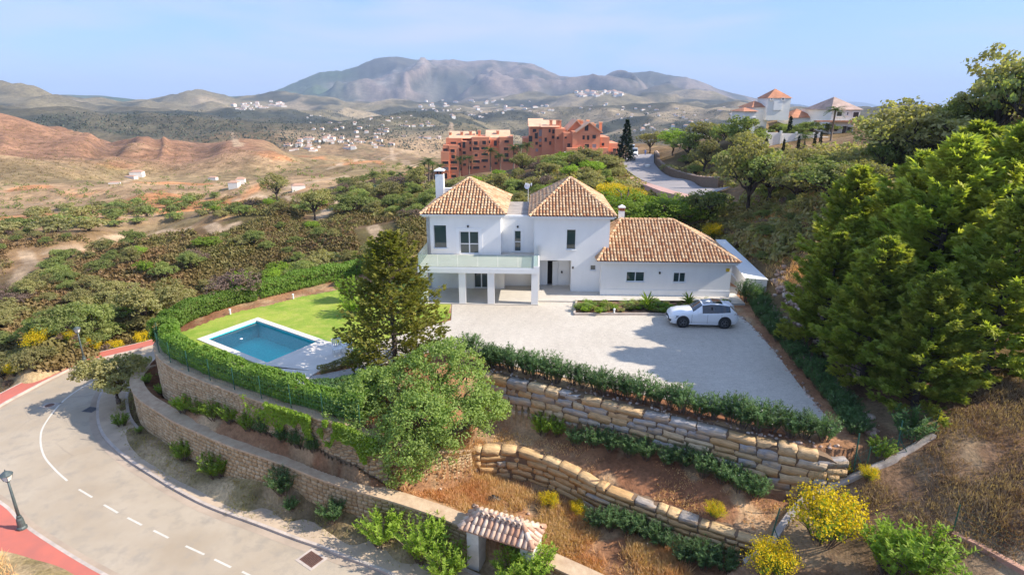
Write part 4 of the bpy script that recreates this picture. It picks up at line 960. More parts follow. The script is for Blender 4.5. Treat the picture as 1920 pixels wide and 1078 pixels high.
# recessed link between the two blocks
m = MB()
wall_with_holes(m, -.98, 2.1, 0, 6.15, 1.72, 2.0, [(0.12, .72, 3.14, 5.0), (-.6, 1.05, 1.42, 2.2)])
m.box(-.98, 2.1, 2.0, 10.0, 5.85, 6.15).box(-.98, 2.1, 9.7, 10.0, 0, 5.85).box(-.98, -.7, .76, 1.72, 0, 2.81)
m.build('wall', M_WHITE, VILLA)
m = MB(); m.box(-.9, 1.9, 2.02, 9.9, 6.152, 6.19); m.build('flat_roof', mat_plain('dusty flat roof', (0.40, 0.35, 0.31), 0.9, 0.2, 1.0), VILLA)
m = MB(); m.box(-.96, 1.84, 1.70, 1.98, 6.15, 6.32); m.build('parapet', M_TRIM, VILLA)
# right block
m = MB()
wall_with_holes(m, 1.85, 8.1, 0, EZ - .2, .2, .5, [(4.55, 5.32, 3.75, 5.45), (2.35, 5.0, 0.0, 2.8), (6.62, 7.1, 1.95, 2.42)])
m.box(1.85, 2.15, .5, 10.6, 0, EZ - .2).box(7.8, 8.1, .5, 10.6, 0, EZ - .2).box(1.85, 8.1, 10.3, 10.6, 0, EZ - .2).box(2.15, 7.8, .5, 10.3, 2.85, 3.1)
m.build('wall', M_WHITE, VILLA)
# entrance recess
m = MB(); wall_with_holes(m, 2.15, 5.3, 0.02, 2.84, 2.0, 2.15, [(3.05, 3.95, 0.1, 2.3)]); m.box(5.0, 5.2, .5, 2.0, 0.02, 2.84)
m.build('entrance_wall', M_WHITE, VILLA)
MB().box(3.05, 3.95, 2.4, 2.44, 0.1, 2.3).build('dark_hall_panel', M_DARK, VILLA)  # black panel stands in for the unlit room behind the door
d = MB().box(0, .52, 0, .05, 0.1, 2.3).build('door', M_TRIM, VILLA, loc=(3.94, 2.0, 0), rot=(0, 0, rad(205)))
MB().lathe([(.025, 0), (.03, .03), (.0, .05)], 8).build('handle', M_DARK, d, loc=(.44, -.04, 1.1), rot=(rad(90), 0, 0))
MB().box(2.2, 3.0, 1.95, 1.999, 0.1, 2.5).box(4.0, 4.95, 1.94, 1.999, 0.1, 2.6).build('wall_panel', M_TRIM, VILLA)
# porch floor, plinth, portico floor
def slab(x0, x1, y0, y1, z0, z1, nm, mat): return MB().box(x0, x1, y0, y1, z0, z1).build(nm, mat, VILLA)
slab(2.25, 18.9, -2.45, .2, -.05, .10, 'porch_floor', M_FLOOR); slab(2.16, 4.99, .2, 1.99, -.05, .098, 'porch_floor', M_FLOOR)
slab(-7.3, 2.25, -3.35, .74, -.05, .06, 'portico_floor', M_FLOOR); slab(-.97, 2.1, .74, 1.71, -.05, .058, 'portico_floor', M_FLOOR)
# portico columns, beam, balcony
for x0 in (-7.2, -4.12, -1.82, 1.68): MB().box(x0, x0 + .55, -3.3, -2.75, .06, 2.64).build('column', M_WHITE, VILLA, bevel=.01)
m = MB(); m.box(-7.35, 2.3, -3.42, -2.70, 2.64, 3.02).box(-7.35, -6.65, -2.70, .74, 2.64, 3.02).box(1.62, 2.3, -2.70, .19, 2.64, 3.02); m.build('beam', M_WHITE, VILLA)
slab(-7.3, 1.84, -3.36, .74, 3.02, 3.10, 'balcony_floor', M_FLOOR); slab(-.97, 1.84, .74, 1.71, 3.0, 3.098, 'balcony_floor', M_FLOOR); slab(-6.65, 1.62, -2.70, .74, 2.86, 3.018, 'ceiling', M_WHITE); slab(-.97, 1.84, .745, 1.715, 2.86, 2.998, 'ceiling', M_WHITE)
MB().box(1.842, 2.3, -3.42, .198, 3.021, 3.24).build('balcony_kerb', M_WHITE, VILLA)
n = 6
bal = MB().box(-7.33, 2.28, -3.40, -3.34, 3.021, 3.11).build('balustrade', M_ALU, VILLA)
for i in range(n):
    xa = -7.3 + i * 9.5 / n; MB().box(xa + .01, xa + 9.5 / n - .01, -3.385, -3.365, 3.111, 4.12).build('glass_panel', M_TGLASS, bal)
for i in range(2): MB().box(-7.31, -7.29, -3.34 + 2.04 * i + .01, -1.31 + 2.04 * i, 3.101, 4.12).build('glass_panel', M_TGLASS, bal)
for i in range(2): MB().box(2.17, 2.19, -3.34 + 1.76 * i + .01, -1.59 + 1.76 * i, 3.241, 4.12).build('glass_panel', M_TGLASS, bal)
# openings
window(VILLA, -6.72, -5.62, 3.62, 5.62, .75, 1, fw=.04)
w1 = window(VILLA, -4.5, -2.86, 3.14, 5.1, .75, 2, fw=.07, recess=.16, surround=.30, sill=False, name='door', horiz=4.0)
window(VILLA, 0.12, .72, 3.14, 5.0, 1.72, 1, fw=.06, surround=.14, sill=False, name='door', horiz=4.0)
window(VILLA, 4.55, 5.32, 3.75, 5.45, .2, 1, fw=.04)
window(VILLA, -3.35, -2.05, .07, 2.35, .75, 2, fw=.07, sill=False, name='door')
window(VILLA, -.6, 1.05, 1.42, 2.2, 1.72, 2, fw=.06)
window(VILLA, 6.62, 7.1, 1.95, 2.42, .2, 1, fw=.05)
# right wing
GXL, GXR, GY0, GYB = 7.45, 18.1, -.75, 8.0
m = MB(); wall_with_holes(m, GXL, GXR, .1, 2.95, GY0, GY0 + .3, [(9.55, 11.05, 1.28, 2.14), (13.42, 14.42, 1.28, 2.12)])
m.box(GXL, GXL + .3, GY0 + .3, .2, .1, 2.95).box(GXR - .3, GXR, GY0 + .3, GYB, .1, 2.95).box(8.1, GXR, GYB, GYB + .3, .1, 2.95).box(8.1, GXR - .3, GY0 + .3, GYB, 2.7, 2.9)
m.build('wall', M_WHITE, VILLA)
MB().box(GXL - .03, GXR + .03, GY0 - .035, GY0, .1, .62).build('plinth', M_TRIM, VILLA)
window(VILLA, 9.55, 11.05, 1.28, 2.14, GY0, 2, surround=.12); window(VILLA, 13.42, 14.42, 1.28, 2.12, GY0, 2, surround=.12)
def inblock(p): return p[0] < 8.12 and p[1] > .15
hip_roof(VILLA, (-7.75, -.53), (.30, 11.05), EZ, (-4.14, 5.65, -4.14, 5.75), 9.02)
hip_roof(VILLA, (1.40, 8.55), (-.25, 11.05), EZ, (4.98, 5.35, 4.98, 5.45), 9.12)
# wing roof: the main block cuts into its left end
hip_roof(VILLA, (7.02, 18.62), (-1.2, 8.4), 3.12, (9.4, 3.6, 13.9, 3.6), 5.72, cut=inblock, faces=('f', 'r', 'b', 'l'))
def chimney(x, y, zb, zt, w_, nm='chimney'):
    c = MB().box(x - w_, x + w_, y - w_, y + w_, zb, zt - .55).build(nm, M_WHITE, VILLA)
    bm_ = mat_plain('terracotta brick ' + nm, (0.40, 0.15, 0.08), 0.9)
    for i, j in ((-.8, -.8), (.8, -.8), (-.8, .8), (.8, .8), (0, -.8), (0, .8)): MB().box(x + i * w_ - .07, x + i * w_ + .07, y + j * w_ - .07, y + j * w_ + .07, zt - .55, zt - .28).build('brick', bm_, c)
    MB().box(x - w_ * .55, x + w_ * .55, y - w_ * .5, y + w_ * .5, zt - .55, zt - .28).build('flue', M_DARK, c)
    k = w_ * 1.25; m = MB(); m.box(x - k, x + k, y - k, y + k, zt - .28, zt - .20)
    m.add([(x - k, y - k, zt - .2), (x + k, y - k, zt - .2), (x + k, y + k, zt - .2), (x - k, y + k, zt - .2), (x, y, zt)], [(0, 1, 4), (1, 2, 4), (2, 3, 4), (3, 0, 4)]); m.build('cap', M_TRIM, c)
    return c
chimney(-6.75, 5.2, 6.2, 9.95, .36)
MB().box(-6.38, -5.2, 4.95, 5.45, 7.0, 8.15).build('chimney_base', M_WHITE, VILLA)
chimney(9.55, 4.1, 4.6, 6.95, .24)
# satellite mast with small dishes on the flat roof
ant = MB().tube([(1.2, 7.5, 6.19), (1.2, 7.5, 8.2)], .025, 6).build('antenna', M_ALU, VILLA)
MB().lathe([(.0, 0), (.2, .02), (.28, .08), (.27, .09), (.18, .04), (0, .02)], 14).build('dish', M_ALU, ant, loc=(1.12, 7.42, 8.05), rot=(rad(75), 0, rad(-20)))
MB().box(1.0, 1.5, 7.46, 7.54, 8.18, 8.22).box(.92, 1.02, 7.3, 7.7, 8.1, 8.3).box(1.45, 1.55, 7.3, 7.7, 8.1, 8.3).build('aerial', M_ALU, ant)
for (x, y, z) in ((-3.75, .75, 5.55), (.42, 1.72, 5.35), (12.25, GY0, 2.1), (5.15, .2, 2.2), (4.3, 1.94, 1.3)):
    MB().lathe([(.0, 0), (.07, .01), (.075, .16), (.05, .18), (0, .18)], 10).build('wall_lamp', M_DARK, VILLA, loc=(x, y - .08, z - .08))
MB().box(17.62, 17.9, GY0 - .06, GY0 - .001, 2.28, 2.55).build('alarm_box', mat_plain('yellow alarm box', (0.75, 0.5, 0.03), 0.4), VILLA)
# ---------------------------------------------------------------- garden wall right of the villa
gwx = [P(1397.5, 522.5, 1.34), P(1439, 525.5, 1.34), PY(1359, 450.4, 58.0), PY(1342.6, 450, 58.0)]
gw = empty('garden_wall', (gwx[0][0], gwx[0][1], 0), 0, 'thick sloping white garden wall right of the villa, running uphill', 'wall')
ox, oy = gwx[0][0], gwx[0][1]; m = MB(); t4 = [(p[0] - ox, p[1] - oy, p[2]) for p in gwx]
bt = [(p[0], p[1], -.4) for p in t4]; m.add(t4 + bt, [(0, 1, 2, 3), (4, 5, 1, 0), (5, 6, 2, 1), (6, 7, 3, 2), (7, 4, 0, 3)]); m.build('wall_body', M_WHITE, gw)
m = MB(); e = .05; a, b_, c, d = t4; m.add([(a[0] - e, a[1] - e, a[2] + .003), (b_[0] + e, b_[1] - e, b_[2] + .003), (c[0] + e, c[1], c[2] + .003), (d[0] - e, d[1], d[2] + .003)] + [(a[0] - e, a[1] - e, a[2] + .06), (b_[0] + e, b_[1] - e, b_[2] + .06), (c[0] + e, c[1], c[2] + .06), (d[0] - e, d[1], d[2] + .06)],
    [(4, 5, 6, 7), (0, 1, 5, 4), (1, 2, 6, 5), (2, 3, 7, 6), (3, 0, 4, 7), (3, 2, 1, 0)]); m.build('coping', M_TRIM, gw)
# low sloping kerb wall beside the side passage
q0, q1 = P(1371, 512, .9), P(1396, 541, .3)
m = MB(); e = empty('kerb_wall', (q1[0], q1[1], 0), 0, 'low white sloping kerb wall between the villa side and the strip of greenery', 'wall')
dx, dy = q0[0] - q1[0], q0[1] + 5 - q1[1]
m.add([(0, 0, -.1), (.2, 0, -.1), (dx + .2, dy, -.1), (dx, dy, -.1), (0, 0, .3), (.2, 0, .3), (dx + .2, dy, 1.3), (dx, dy, 1.3)], [(4, 5, 6, 7), (0, 1, 5, 4), (1, 2, 6, 5), (2, 3, 7, 6), (3, 0, 4, 7)]); m.build('wall_body', M_WHITE, e)
# ================================================================ PLANTS
def unit(a): return a / (np.linalg.norm(a, axis=-1, keepdims=True) + 1e-9)
def rsph(R, n): return unit(R.normal(size=(n, 3)))
def leaf_quads(C, U, N, L, W, fold=0.0):
    """one diamond-shaped leaf per point: U long axis, N rough normal"""
    U = unit(U); S = unit(np.cross(U, N)); L = np.broadcast_to(np.asarray(L, float), len(C))[:, None]; W = np.broadcast_to(np.asarray(W, float), len(C))[:, None]
    V = np.stack([C - U * L * 0.5, C + S * W * 0.5 - U * L * 0.05, C + U * L * 0.5, C - S * W * 0.5 - U * L * 0.05], 1).reshape(-1, 3)
    return V, np.arange(len(C) * 4).reshape(-1, 4)
def leaf_fold(C, U, N, L, W):
    """leaf bent along its midrib (two triangles that differ in tilt)"""
    U = unit(U); S = unit(np.cross(U, N)); Nn = unit(np.cross(S, U)); L = np.broadcast_to(np.asarray(L, float), len(C))[:, None]; W = np.broadcast_to(np.asarray(W, float), len(C))[:, None]
    V = np.stack([C - U * L * 0.5, C + S * W * 0.5 + Nn * W * 0.22, C + U * L * 0.5, C - S * W * 0.5 + Nn * W * 0.22], 1).reshape(-1, 3)
    b = np.arange(len(C))[:, None] * 4
    return V, np.concatenate([b + np.array([[0, 1, 2]]), b + np.array([[0, 2, 3]])]).reshape(-1, 3)
def merge(parts):
    V = []; Fq = []; b = 0
    for v, f in parts: V.append(v); Fq.append(f + b); b += len(v)
    return np.vstack(V), Fq
# --- leaf materials
M_OAK = mat_leaf('cork oak leaf', (0.17, 0.25, 0.06), (0.28, 0.36, 0.10), (0.22, 0.29, 0.085), big=0.5)
M_OLIVE = mat_leaf('olive leaf', (0.22, 0.23, 0.095), (0.33, 0.31, 0.14), (0.29, 0.235, 0.10), big=0.3)
M_OAKD = mat_leaf('dark oak leaf', (0.13, 0.19, 0.06), (0.24, 0.285, 0.09), (0.29, 0.29, 0.10), big=0.3)
M_CYP = mat_leaf('cypress spray', (0.20, 0.275, 0.045), (0.34, 0.39, 0.07), (0.39, 0.39, 0.075), big=0.45)
M_CYPD = mat_leaf('cedar spray', (0.17, 0.19, 0.035), (0.32, 0.28, 0.05), (0.23, 0.235, 0.045), big=0.6)
M_OLEA = mat_leaf('oleander leaf', (0.075, 0.15, 0.06), (0.13, 0.21, 0.08), (0.11, 0.18, 0.065), big=0.7)
M_LIME = mat_leaf('bright green leaf', (0.17, 0.28, 0.03), (0.28, 0.37, 0.05), (0.22, 0.31, 0.04), big=0.7)
M_HEDGE = mat_leaf('hedge leaf', (0.11, 0.20, 0.03), (0.18, 0.275, 0.05), (0.15, 0.235, 0.045), big=0.5)
M_FIR = mat_leaf('dark fir needle', (0.015, 0.035, 0.018), (0.03, 0.055, 0.025), None, trans=0.1)
M_PALM = mat_leaf('palm frond', (0.05, 0.10, 0.025), (0.11, 0.16, 0.04), None)
M_PURP = mat_leaf('dry purplish twig', (0.16, 0.105, 0.085), (0.23, 0.165, 0.13), None, trans=0.15)
M_YEL = mat_leaf('yellow broom flower', (0.62, 0.44, 0.01), (0.78, 0.58, 0.02), None, trans=0.3, big=2)
M_PINKF = mat_leaf('pink flower', (0.75, 0.08, 0.12), (0.8, 0.2, 0.22), None, trans=0.3)
M_WHTF = mat_leaf('white flower', (0.8, 0.8, 0.75), (0.75, 0.7, 0.7), None, trans=0.3)
M_BRN = mat_leaf('brown heath', (0.16, 0.095, 0.045), (0.23, 0.15, 0.065), (0.17, 0.155, 0.05), trans=0.2, big=0.12)
M_HEATH = mat_leaf('olive heath', (0.125, 0.13, 0.04), (0.20, 0.185, 0.06), (0.19, 0.125, 0.055), trans=0.25, big=0.06)
M_DRY = mat_leaf('dry grass', (0.56, 0.36, 0.18), (0.70, 0.50, 0.29), (0.60, 0.31, 0.15), trans=0.3, big=0.4)
M_DRYG = mat_leaf('grey dry grass', (0.26, 0.175, 0.115), (0.40, 0.29, 0.195), (0.21, 0.125, 0.085), trans=0.3, big=0.35)
M_BARK = mat_plain('grey brown bark', (0.16, 0.115, 0.085), 0.95, 0.3, 6, bmp=0.8, bscale=12)
M_BARKD = mat_plain('dark bark', (0.075, 0.055, 0.045), 0.95, 0.3, 6, bmp=0.8, bscale=12)
M_PTRUNK = mat_plain('palm trunk', (0.20, 0.15, 0.11), 0.95, 0.2, 10, bmp=0.8, bscale=14)
def limbs(mb, base, tips, r0, R, seg=5, bend=0.25, fork=0.35):
    base = np.array(base, float); top = base + np.array([0, 0, 1.0]) * 0
    for t in tips:
        t = np.array(t, float); d = t - base; L = np.linalg.norm(d); pts = []
        for k in range(seg + 1):
            s = k / seg; p = base + d * s + np.array([0, 0, math.sin(s * math.pi) * L * 0.10]) + (R.normal(size=3) * L * 0.035 if 0 < k < seg else 0); pts.append(tuple(p))
        mb.tube(pts, [max(0.015, r0 * (1 - 0.82 * k / seg)) for k in range(seg + 1)], 6)
def broad_crown(seed, rx, ry, rz, zc, lobes, clumps, per, leaf, lobe_r=0.42, clump_r=0.14, flat=0.3, droop=0.0, centers=None):
    """crown made of many leaf tufts sitting on uneven lobes"""
    R = np.random.RandomState(seed)
    if centers is None:
        Cn = rsph(R, lobes * 3); Cn = Cn[Cn[:, 2] > -0.35][:lobes] * R.uniform(0.45, 0.78, (min(lobes, (Cn[:, 2] > -0.35).sum()), 1))
        Cn = np.vstack([Cn, [[0, 0, 0.35], [0, 0, -0.1]]]); rad_ = R.uniform(0.7, 1.25, len(Cn)) * lobe_r
    else: Cn = np.array([c[:3] for c in centers]); rad_ = np.array([c[3] for c in centers])
    k = R.choice(len(Cn), clumps, p=rad_ ** 2 / (rad_ ** 2).sum()); D = rsph(R, clumps); D[:, 2] = np.where(D[:, 2] < -0.3, -D[:, 2] * 0.6, D[:, 2]); D = unit(D)
    T = Cn[k] + D * (rad_[k] * R.uniform(0.72, 1.05, clumps))[:, None]
    cr = clump_r * R.uniform(0.6, 1.4, clumps)
    D2 = rsph(R, clumps * per); kk = np.repeat(np.arange(clumps), per)
    P_ = T[kk] + D2 * (cr[kk] * R.uniform(0.35, 1.0, len(kk)) ** 0.5)[:, None] * np.array([1, 1, 0.75])
    P_ = P_ * np.array([rx, ry, rz]) + np.array([0, 0, zc])
    out_ = unit(unit(P_ - np.array([0, 0, zc])) * 0.5 + D2 * 0.7 + np.array([0, 0, 0.45]))
    U = rsph(R, len(P_)); U[:, 2] -= droop
    s = leaf * R.uniform(0.6, 1.35, len(P_))
    return leaf_fold(P_, U, out_ + rsph(R, len(P_)) * 0.35, s, s * 0.62), (T * np.array([rx, ry, rz]) + np.array([0, 0, zc])), Cn * np.array([rx, ry, rz]) + np.array([0, 0, zc])
def broad_tree(seed, name, rx, ry, rz, zc, trunk_h, r0, mat, bark, lobes=10, clumps=260, per=9, leaf=0.2, lean=(0, 0), **kw):
    (V, Fq), T, Cn = broad_crown(seed, rx, ry, rz, zc, lobes, clumps, per, leaf, **kw)
    R = np.random.RandomState(seed + 99); mb = MB()
    fork = (lean[0], lean[1], trunk_h)
    mb.tube([(-lean[0] * .3, -lean[1] * .3, -0.4), (0, 0, 0.1), (lean[0] * .5 + .04, lean[1] * .5, trunk_h * .55), fork], [r0 * 1.35, r0 * 1.1, r0 * .9, r0 * .8], 8)
    limbs(mb, fork, [Cn[i] * 0.9 + np.array([0, 0, zc * 0.05]) for i in range(len(Cn))], r0 * 0.62, R)
    for i in R.choice(len(T), min(len(T), 26), replace=False):
        j = int(np.argmin(((Cn - T[i]) ** 2).sum(1))); limbs(mb, Cn[j] * 0.85, [T[i]], r0 * 0.2, R, seg=3)
    return [('trunk', mb.mesh(name + '_trunk', bark, smooth=True)), ('crown', mesh_np(name + '_crown', V, Fq, [mat]))]
def spray_tree(seed, name, h, rb, r0, mat, bark, nb=90, per=26, L=0.34, W=0.13, z0=0.3, up=0.5, power=0.8, hang=0.25, top_r=0.02, jag=0.35, tight=1.0):
    """conifer: boughs with feathered tips that rise and droop; uneven outline"""
    R = np.random.RandomState(seed); C = []; U = []; N = []; mb = MB(); SZ = []
    mb.tube([(0, 0, -0.5), (0.03, 0, h * .3), (-.04, .03, h * .7), (0, 0, h * .99)], [r0, r0 * .75, r0 * .35, 0.02], 8)
    for i in range(nb):
        t = ((i + R.uniform(0, 1)) / nb) ** 0.85; z = z0 + (h - z0) * t; az = i * 2.399 + R.uniform(-.4, .4)
        prof = (1 - t) ** power * (0.70 + 0.30 * min(1, t * 6)) + top_r
        Lb = rb * prof * R.uniform(1 - jag, 1.12); el = up * (0.3 + 0.9 * t) + R.uniform(-.12, .12)
        d = np.array([math.cos(az), math.sin(az), 0.0]); s = np.linspace(0, 1, 9)[:, None]
        pts = np.array([0, 0, z]) + d * Lb * s + np.array([0, 0, 1.0]) * (math.tan(el) * Lb * s ** 1.35 - hang * Lb * 0.22 * np.sin(s * math.pi))
        if i % 2 == 0: mb.tube([tuple(pts[k]) for k in (0, 3, 6, 8)], [max(.012, r0 * .22 * (1 - t * .6)), r0 * .12, r0 * .07, .008], 5, caps=False)
        n = max(6, int(per * (0.25 + prof)))
        q = R.uniform(0.22, 1.0, n) ** 0.7; p = np.stack([np.interp(q, s[:, 0], pts[:, k]) for k in range(3)], 1)
        side = np.cross(d, (0, 0, 1)); wd = (Lb * 0.24 * (1.15 - q) + 0.10) * tight
        p += side * (R.normal(size=n) * wd)[:, None] + np.array([0, 0, 1.0]) * (R.normal(size=n) * (0.07 + 0.05 * Lb) * tight)[:, None]
        u = d * R.uniform(.5, 1.1, (n, 1)) + side * R.normal(size=(n, 1)) * 0.55 + np.array([0, 0, 1.0]) * R.uniform(-.15, .75 + up * .4, (n, 1))
        C.append(p); U.append(u); N.append(np.tile([0, 0, 1.0], (n, 1)) + rsph(R, n) * 0.7 + d * 0.2); SZ.append(R.uniform(.6, 1.35, n))
    C = np.vstack(C); U = np.vstack(U); N = np.vstack(N); SZ = np.concatenate(SZ)
    # every spray is a small fan of three blades
    U = unit(U); S = unit(np.cross(U, N)); parts = []
    for k, (a, sc) in enumerate(((0, 1.0), (0.55, .75), (-0.55, .75))):
        Uk = U * math.cos(a) + S * math.sin(a); parts.append(leaf_fold(C + Uk * (L * SZ * sc * 0.45)[:, None], Uk, N, L * SZ * sc, W * SZ))
    V, Fq = merge(parts)
    return [('trunk', mb.mesh(name + '_trunk', bark, smooth=True)), ('crown', mesh_np(name + '_crown', V, Fq, [mat]))]
def stem_shrub(seed, name, h, r, mat, nst=26, per=16, L=0.2, W=0.045, flower=None, nfl=0, spread=0.75, leafup=0.6, flsize=0.06, fill=0.15):
    """shrub of upright, arching leafy stems"""
    R = np.random.RandomState(seed); C = []; U = []; N = []; mb = MB(); tips = []
    for i in range(nst):
        az = R.uniform(0, 2 * math.pi); rr = r * math.sqrt(R.uniform(0.02, 1)) * spread; hh = h * R.uniform(0.6, 1.05) * (1 - 0.35 * (rr / r) ** 2)
        d = np.array([math.cos(az), math.sin(az), 0]); b0 = d * rr * 0.3; tip = d * rr * R.uniform(1, 1.3) + np.array([0, 0, hh]); s = np.linspace(0, 1, 5)[:, None]
        pts = b0 + (tip - b0) * s + np.array([0, 0, 1.0]) * 0.18 * h * np.sin(s * math.pi) * 0.5; tips.append(tip)
        if i % 3 == 0: mb.tube([tuple(p) for p in pts[::2]], [0.018, .013, .006], 4, caps=False)
        q = R.uniform(fill, 1.02, per) ** 0.75; p = np.stack([np.interp(q, s[:, 0], pts[:, k]) for k in range(3)], 1)
        a = R.uniform(0, 2 * math.pi, per); o_ = np.stack([np.cos(a), np.sin(a), R.uniform(0, leafup * 2, per)], 1); u = unit(o_)
        C.append(p + u * L * 0.45); U.append(u); N.append(np.tile([0, 0, 1.0], (per, 1)) + d * 0.3 + rsph(R, per) * 0.3)
    C = np.vstack(C); U = np.vstack(U); N = np.vstack(N); s = L * R.uniform(0.7, 1.3, len(C))
    V, Fq = leaf_fold(C, U, N, s, W * R.uniform(.8, 1.3, len(C)))
    res = [('stem', mb.mesh(name + '_stems', M_BARK)), ('foliage', mesh_np(name + '_leaves', V, Fq, [mat]))]
    if flower is not None:
        tips = np.array(tips); k = R.choice(len(tips), nfl); p = tips[k] + R.normal(size=(nfl, 3)) * np.array([.10, .10, .09]) * (h / 1.2) + np.array([0, 0, .04])
        v, f = leaf_fold(p, rsph(R, nfl), rsph(R, nfl) + np.array([0, 0, .6]), flsize * R.uniform(.7, 1.4, nfl), flsize); res.append(('blossom', mesh_np(name + '_blossom', v, f, [flower])))
    return res
def palm(seed, h, mat=None, nf=22, fl=2.4, tr=0.22, skirt=True):
    R = np.random.RandomState(seed); mb = MB(); mb.tube([(0, 0, -.4), (.05, 0, h * .4), (0, .05, h)], [tr * 1.3, tr, tr * .85], 8); C = []; U = []; N = []
    for i in range(nf):
        az = i * 2.399 + R.uniform(-.2, .2); el = R.uniform(-0.5, 1.25); d = np.array([math.cos(az), math.sin(az), 0]); L = fl * R.uniform(.8, 1.1); n = 12
        for k in range(n):
            s = (k + 1) / n; p = np.array([0, 0, h]) + d * L * s * math.cos(el * (1 - .5 * s)) + np.array([0, 0, L * (math.sin(el) * s - 0.55 * s * s)])
            sd = np.cross(d, (0, 0, 1))
            for g in (-1, 1): C.append(p + sd * g * .22 * fl / 2.4); U.append(sd * g + d * 0.7 + np.array([0, 0, -.35])); N.append(np.array([0, 0, 1.0]))
    C = np.array(C); V, Fq = leaf_fold(C, np.array(U), np.array(N), 0.62 * fl / 2.4, 0.13 * fl / 2.4)
    return [('trunk', mb.mesh('palm_trunk', M_PTRUNK, True)), ('crown', mesh_np('palm_crown', V, Fq, [mat or M_PALM]))]
def put(parts, name, x, y, z, label, cat, group=None, s=1.0, rz=None, sz=None, tilt=None):
    e = empty(name, (x, y, z), rz if rz is not None else random.uniform(0, 6.28), label, cat, group)
    e.scale = (s, s, sz if sz else s)
    if tilt: e.rotation_euler = (tilt[0], tilt[1], e.rotation_euler[2])
    for nm, me in parts: link(nm, me, e)
    return e
random.seed(11)
# ---------------------------------------------------------------- front oak on the slope
ob = P(836, 906, -4.5)
kx = 4.5
lob = [(-.62, -.05, .12, .34), (-.80, 0, -.12, .22), (-.35, .1, .38, .36), (.0, .1, .55, .34), (.30, .25, .78, .30), (.46, .3, .95, .22), (.62, .1, .40, .34), (.88, 0, .10, .28), (.55, -.25, .0, .36), (.12, -.35, .05, .40), (.02, -.45, -.35, .34), (-.05, -.4, -.72, .26),
       (.30, -.35, -.45, .28), (-.38, -.25, -.1, .32), (.85, .15, -.25, .22), (.95, .1, -.02, .2), (.2, .1, .2, .36), (-.55, .2, .3, .28), (.20, -.4, .35, .28), (.68, .3, .68, .24)]
lob = [(a - .38, b_, c * .93 - .05, d) for a, b_, c, d in lob]
hero = broad_tree(5, 'cork_oak', kx, kx * .9, 3.45, 4.5, 1.9, 0.27, M_OAK, M_BARK, clumps=1050, per=34, leaf=0.135, clump_r=0.085, centers=lob, lean=(-.75, 0.1))
put(hero, 'cork_oak', ob[0], ob[1], ob[2], 'big bushy cork oak leaning over the soil terraces in front of the drive', 'tree', rz=0.0)
# ---------------------------------------------------------------- cedar between pool and drive
cb = P(742, 690, -0.02)
cedar = spray_tree(3, 'cedar', 8.7, 4.2, 0.20, M_CYPD, M_BARKD, nb=150, per=60, L=0.30, W=0.105, z0=0.5, up=0.42, power=0.62, jag=0.42, hang=0.5, tight=.8)
put(cedar, 'conifer_tree', cb[0], cb[1], cb[2] - .1, 'ragged olive green conifer standing between the pool lawn and the drive', 'tree', rz=0.6, s=.97)
# ---------------------------------------------------------------- row of tall cypresses on the right bank
cyp = [spray_tree(30 + i, 'cypress', 9.0, 4.4, 0.22, M_CYP, M_BARKD, nb=160, per=115, L=0.38, W=0.10, z0=0.2, up=0.55, power=0.80, jag=0.5, hang=0.15, tight=.42) for i in range(3)]
CYL = [(24.3, 41.0, 2.4, 0.98, 'leftmost pointed conifer of the bank row, in front of the olive trees'), (20.3, 35.2, 1.4, .84, 'conifer low on the bank above the middle of the drive edge'),
       (25.2, 36.2, 2.7, 1.12, 'conifer in the middle of the back line of the bank row'), (20.1, 30.2, 1.2, .90, 'conifer on the bank above the near corner of the drive'), (24.4, 32.2, 2.6, 1.26, 'tallest conifer in the middle of the bank row'),
       (27.4, 31.8, 3.4, 1.24, 'tall conifer at the right edge of the photo behind the others'), (24.4, 27.3, 2.2, 1.06, 'full conifer at the right edge of the photo above the dry grass'), (20.6, 26.6, 0.9, .80, 'lowest conifer of the row, overhanging the dry grassy plot'),
       (28.5, 36.5, 3.6, 1.2, 'conifer behind the row near the right edge, by the shed'), (23.2, 38.8, 2.2, .72, 'small yellowish conifer between two taller ones at the far end of the bank row')]
for i, (x, y, z, s, lb) in enumerate(CYL):
    put(cyp[i % 3], 'cypress_tree', x, y, gz(x, y) - 0.1, lb, 'tree', 'row of conifers on the right bank', s=s, rz=i * 1.3)
# ---------------------------------------------------------------- round bush on the bend and other shrubs
olea = [stem_shrub(60 + i, 'oleander', 1.5, 0.95, M_OLEA, nst=60, per=30, L=0.17, W=0.04, flower=M_WHTF if i == 1 else None, nfl=12) for i in range(4)]
oleap = [stem_shrub(66 + i, 'oleander_pink', 1.4, 0.9, M_LIME, nst=40, per=22, L=0.21, W=0.055, flower=M_PINKF, nfl=14) for i in range(2)]
lime = [stem_shrub(70 + i, 'green_shrub', 1.5, 0.95, M_LIME, nst=70, per=30, L=0.15, W=0.045) for i in range(3)]
broom = [stem_shrub(80 + i, 'broom', 1.6, 1.1, M_LIME, nst=90, per=20, L=0.16, W=0.03, flower=M_YEL, nfl=2600, leafup=1.4, flsize=0.062) for i in range(2)]
x, y, z = P(222, 752, -5.0)
bb = broad_tree(14, 'round_bush', 2.1, 2.0, 1.55, 1.55, 0.5, 0.12, M_OLIVE, M_BARK, lobes=12, clumps=420, per=22, leaf=0.15, clump_r=0.12)
put(bb, 'round_bush', x, y, -5.0, 'big round grey green bush on the inside of the road bend', 'bush', s=1.22)
def shrub_at(kind, nm, u, v, z, s, label, cat='shrub', group=None, sz=None):
    x, y, z = P(u, v, z) if z is not None else hit(u, v)
    return put(kind, nm, x, y, gz(x, y) - 0.05, label, cat, group, s=s, sz=sz)
def wob(): return random.uniform(.88, 1.12)
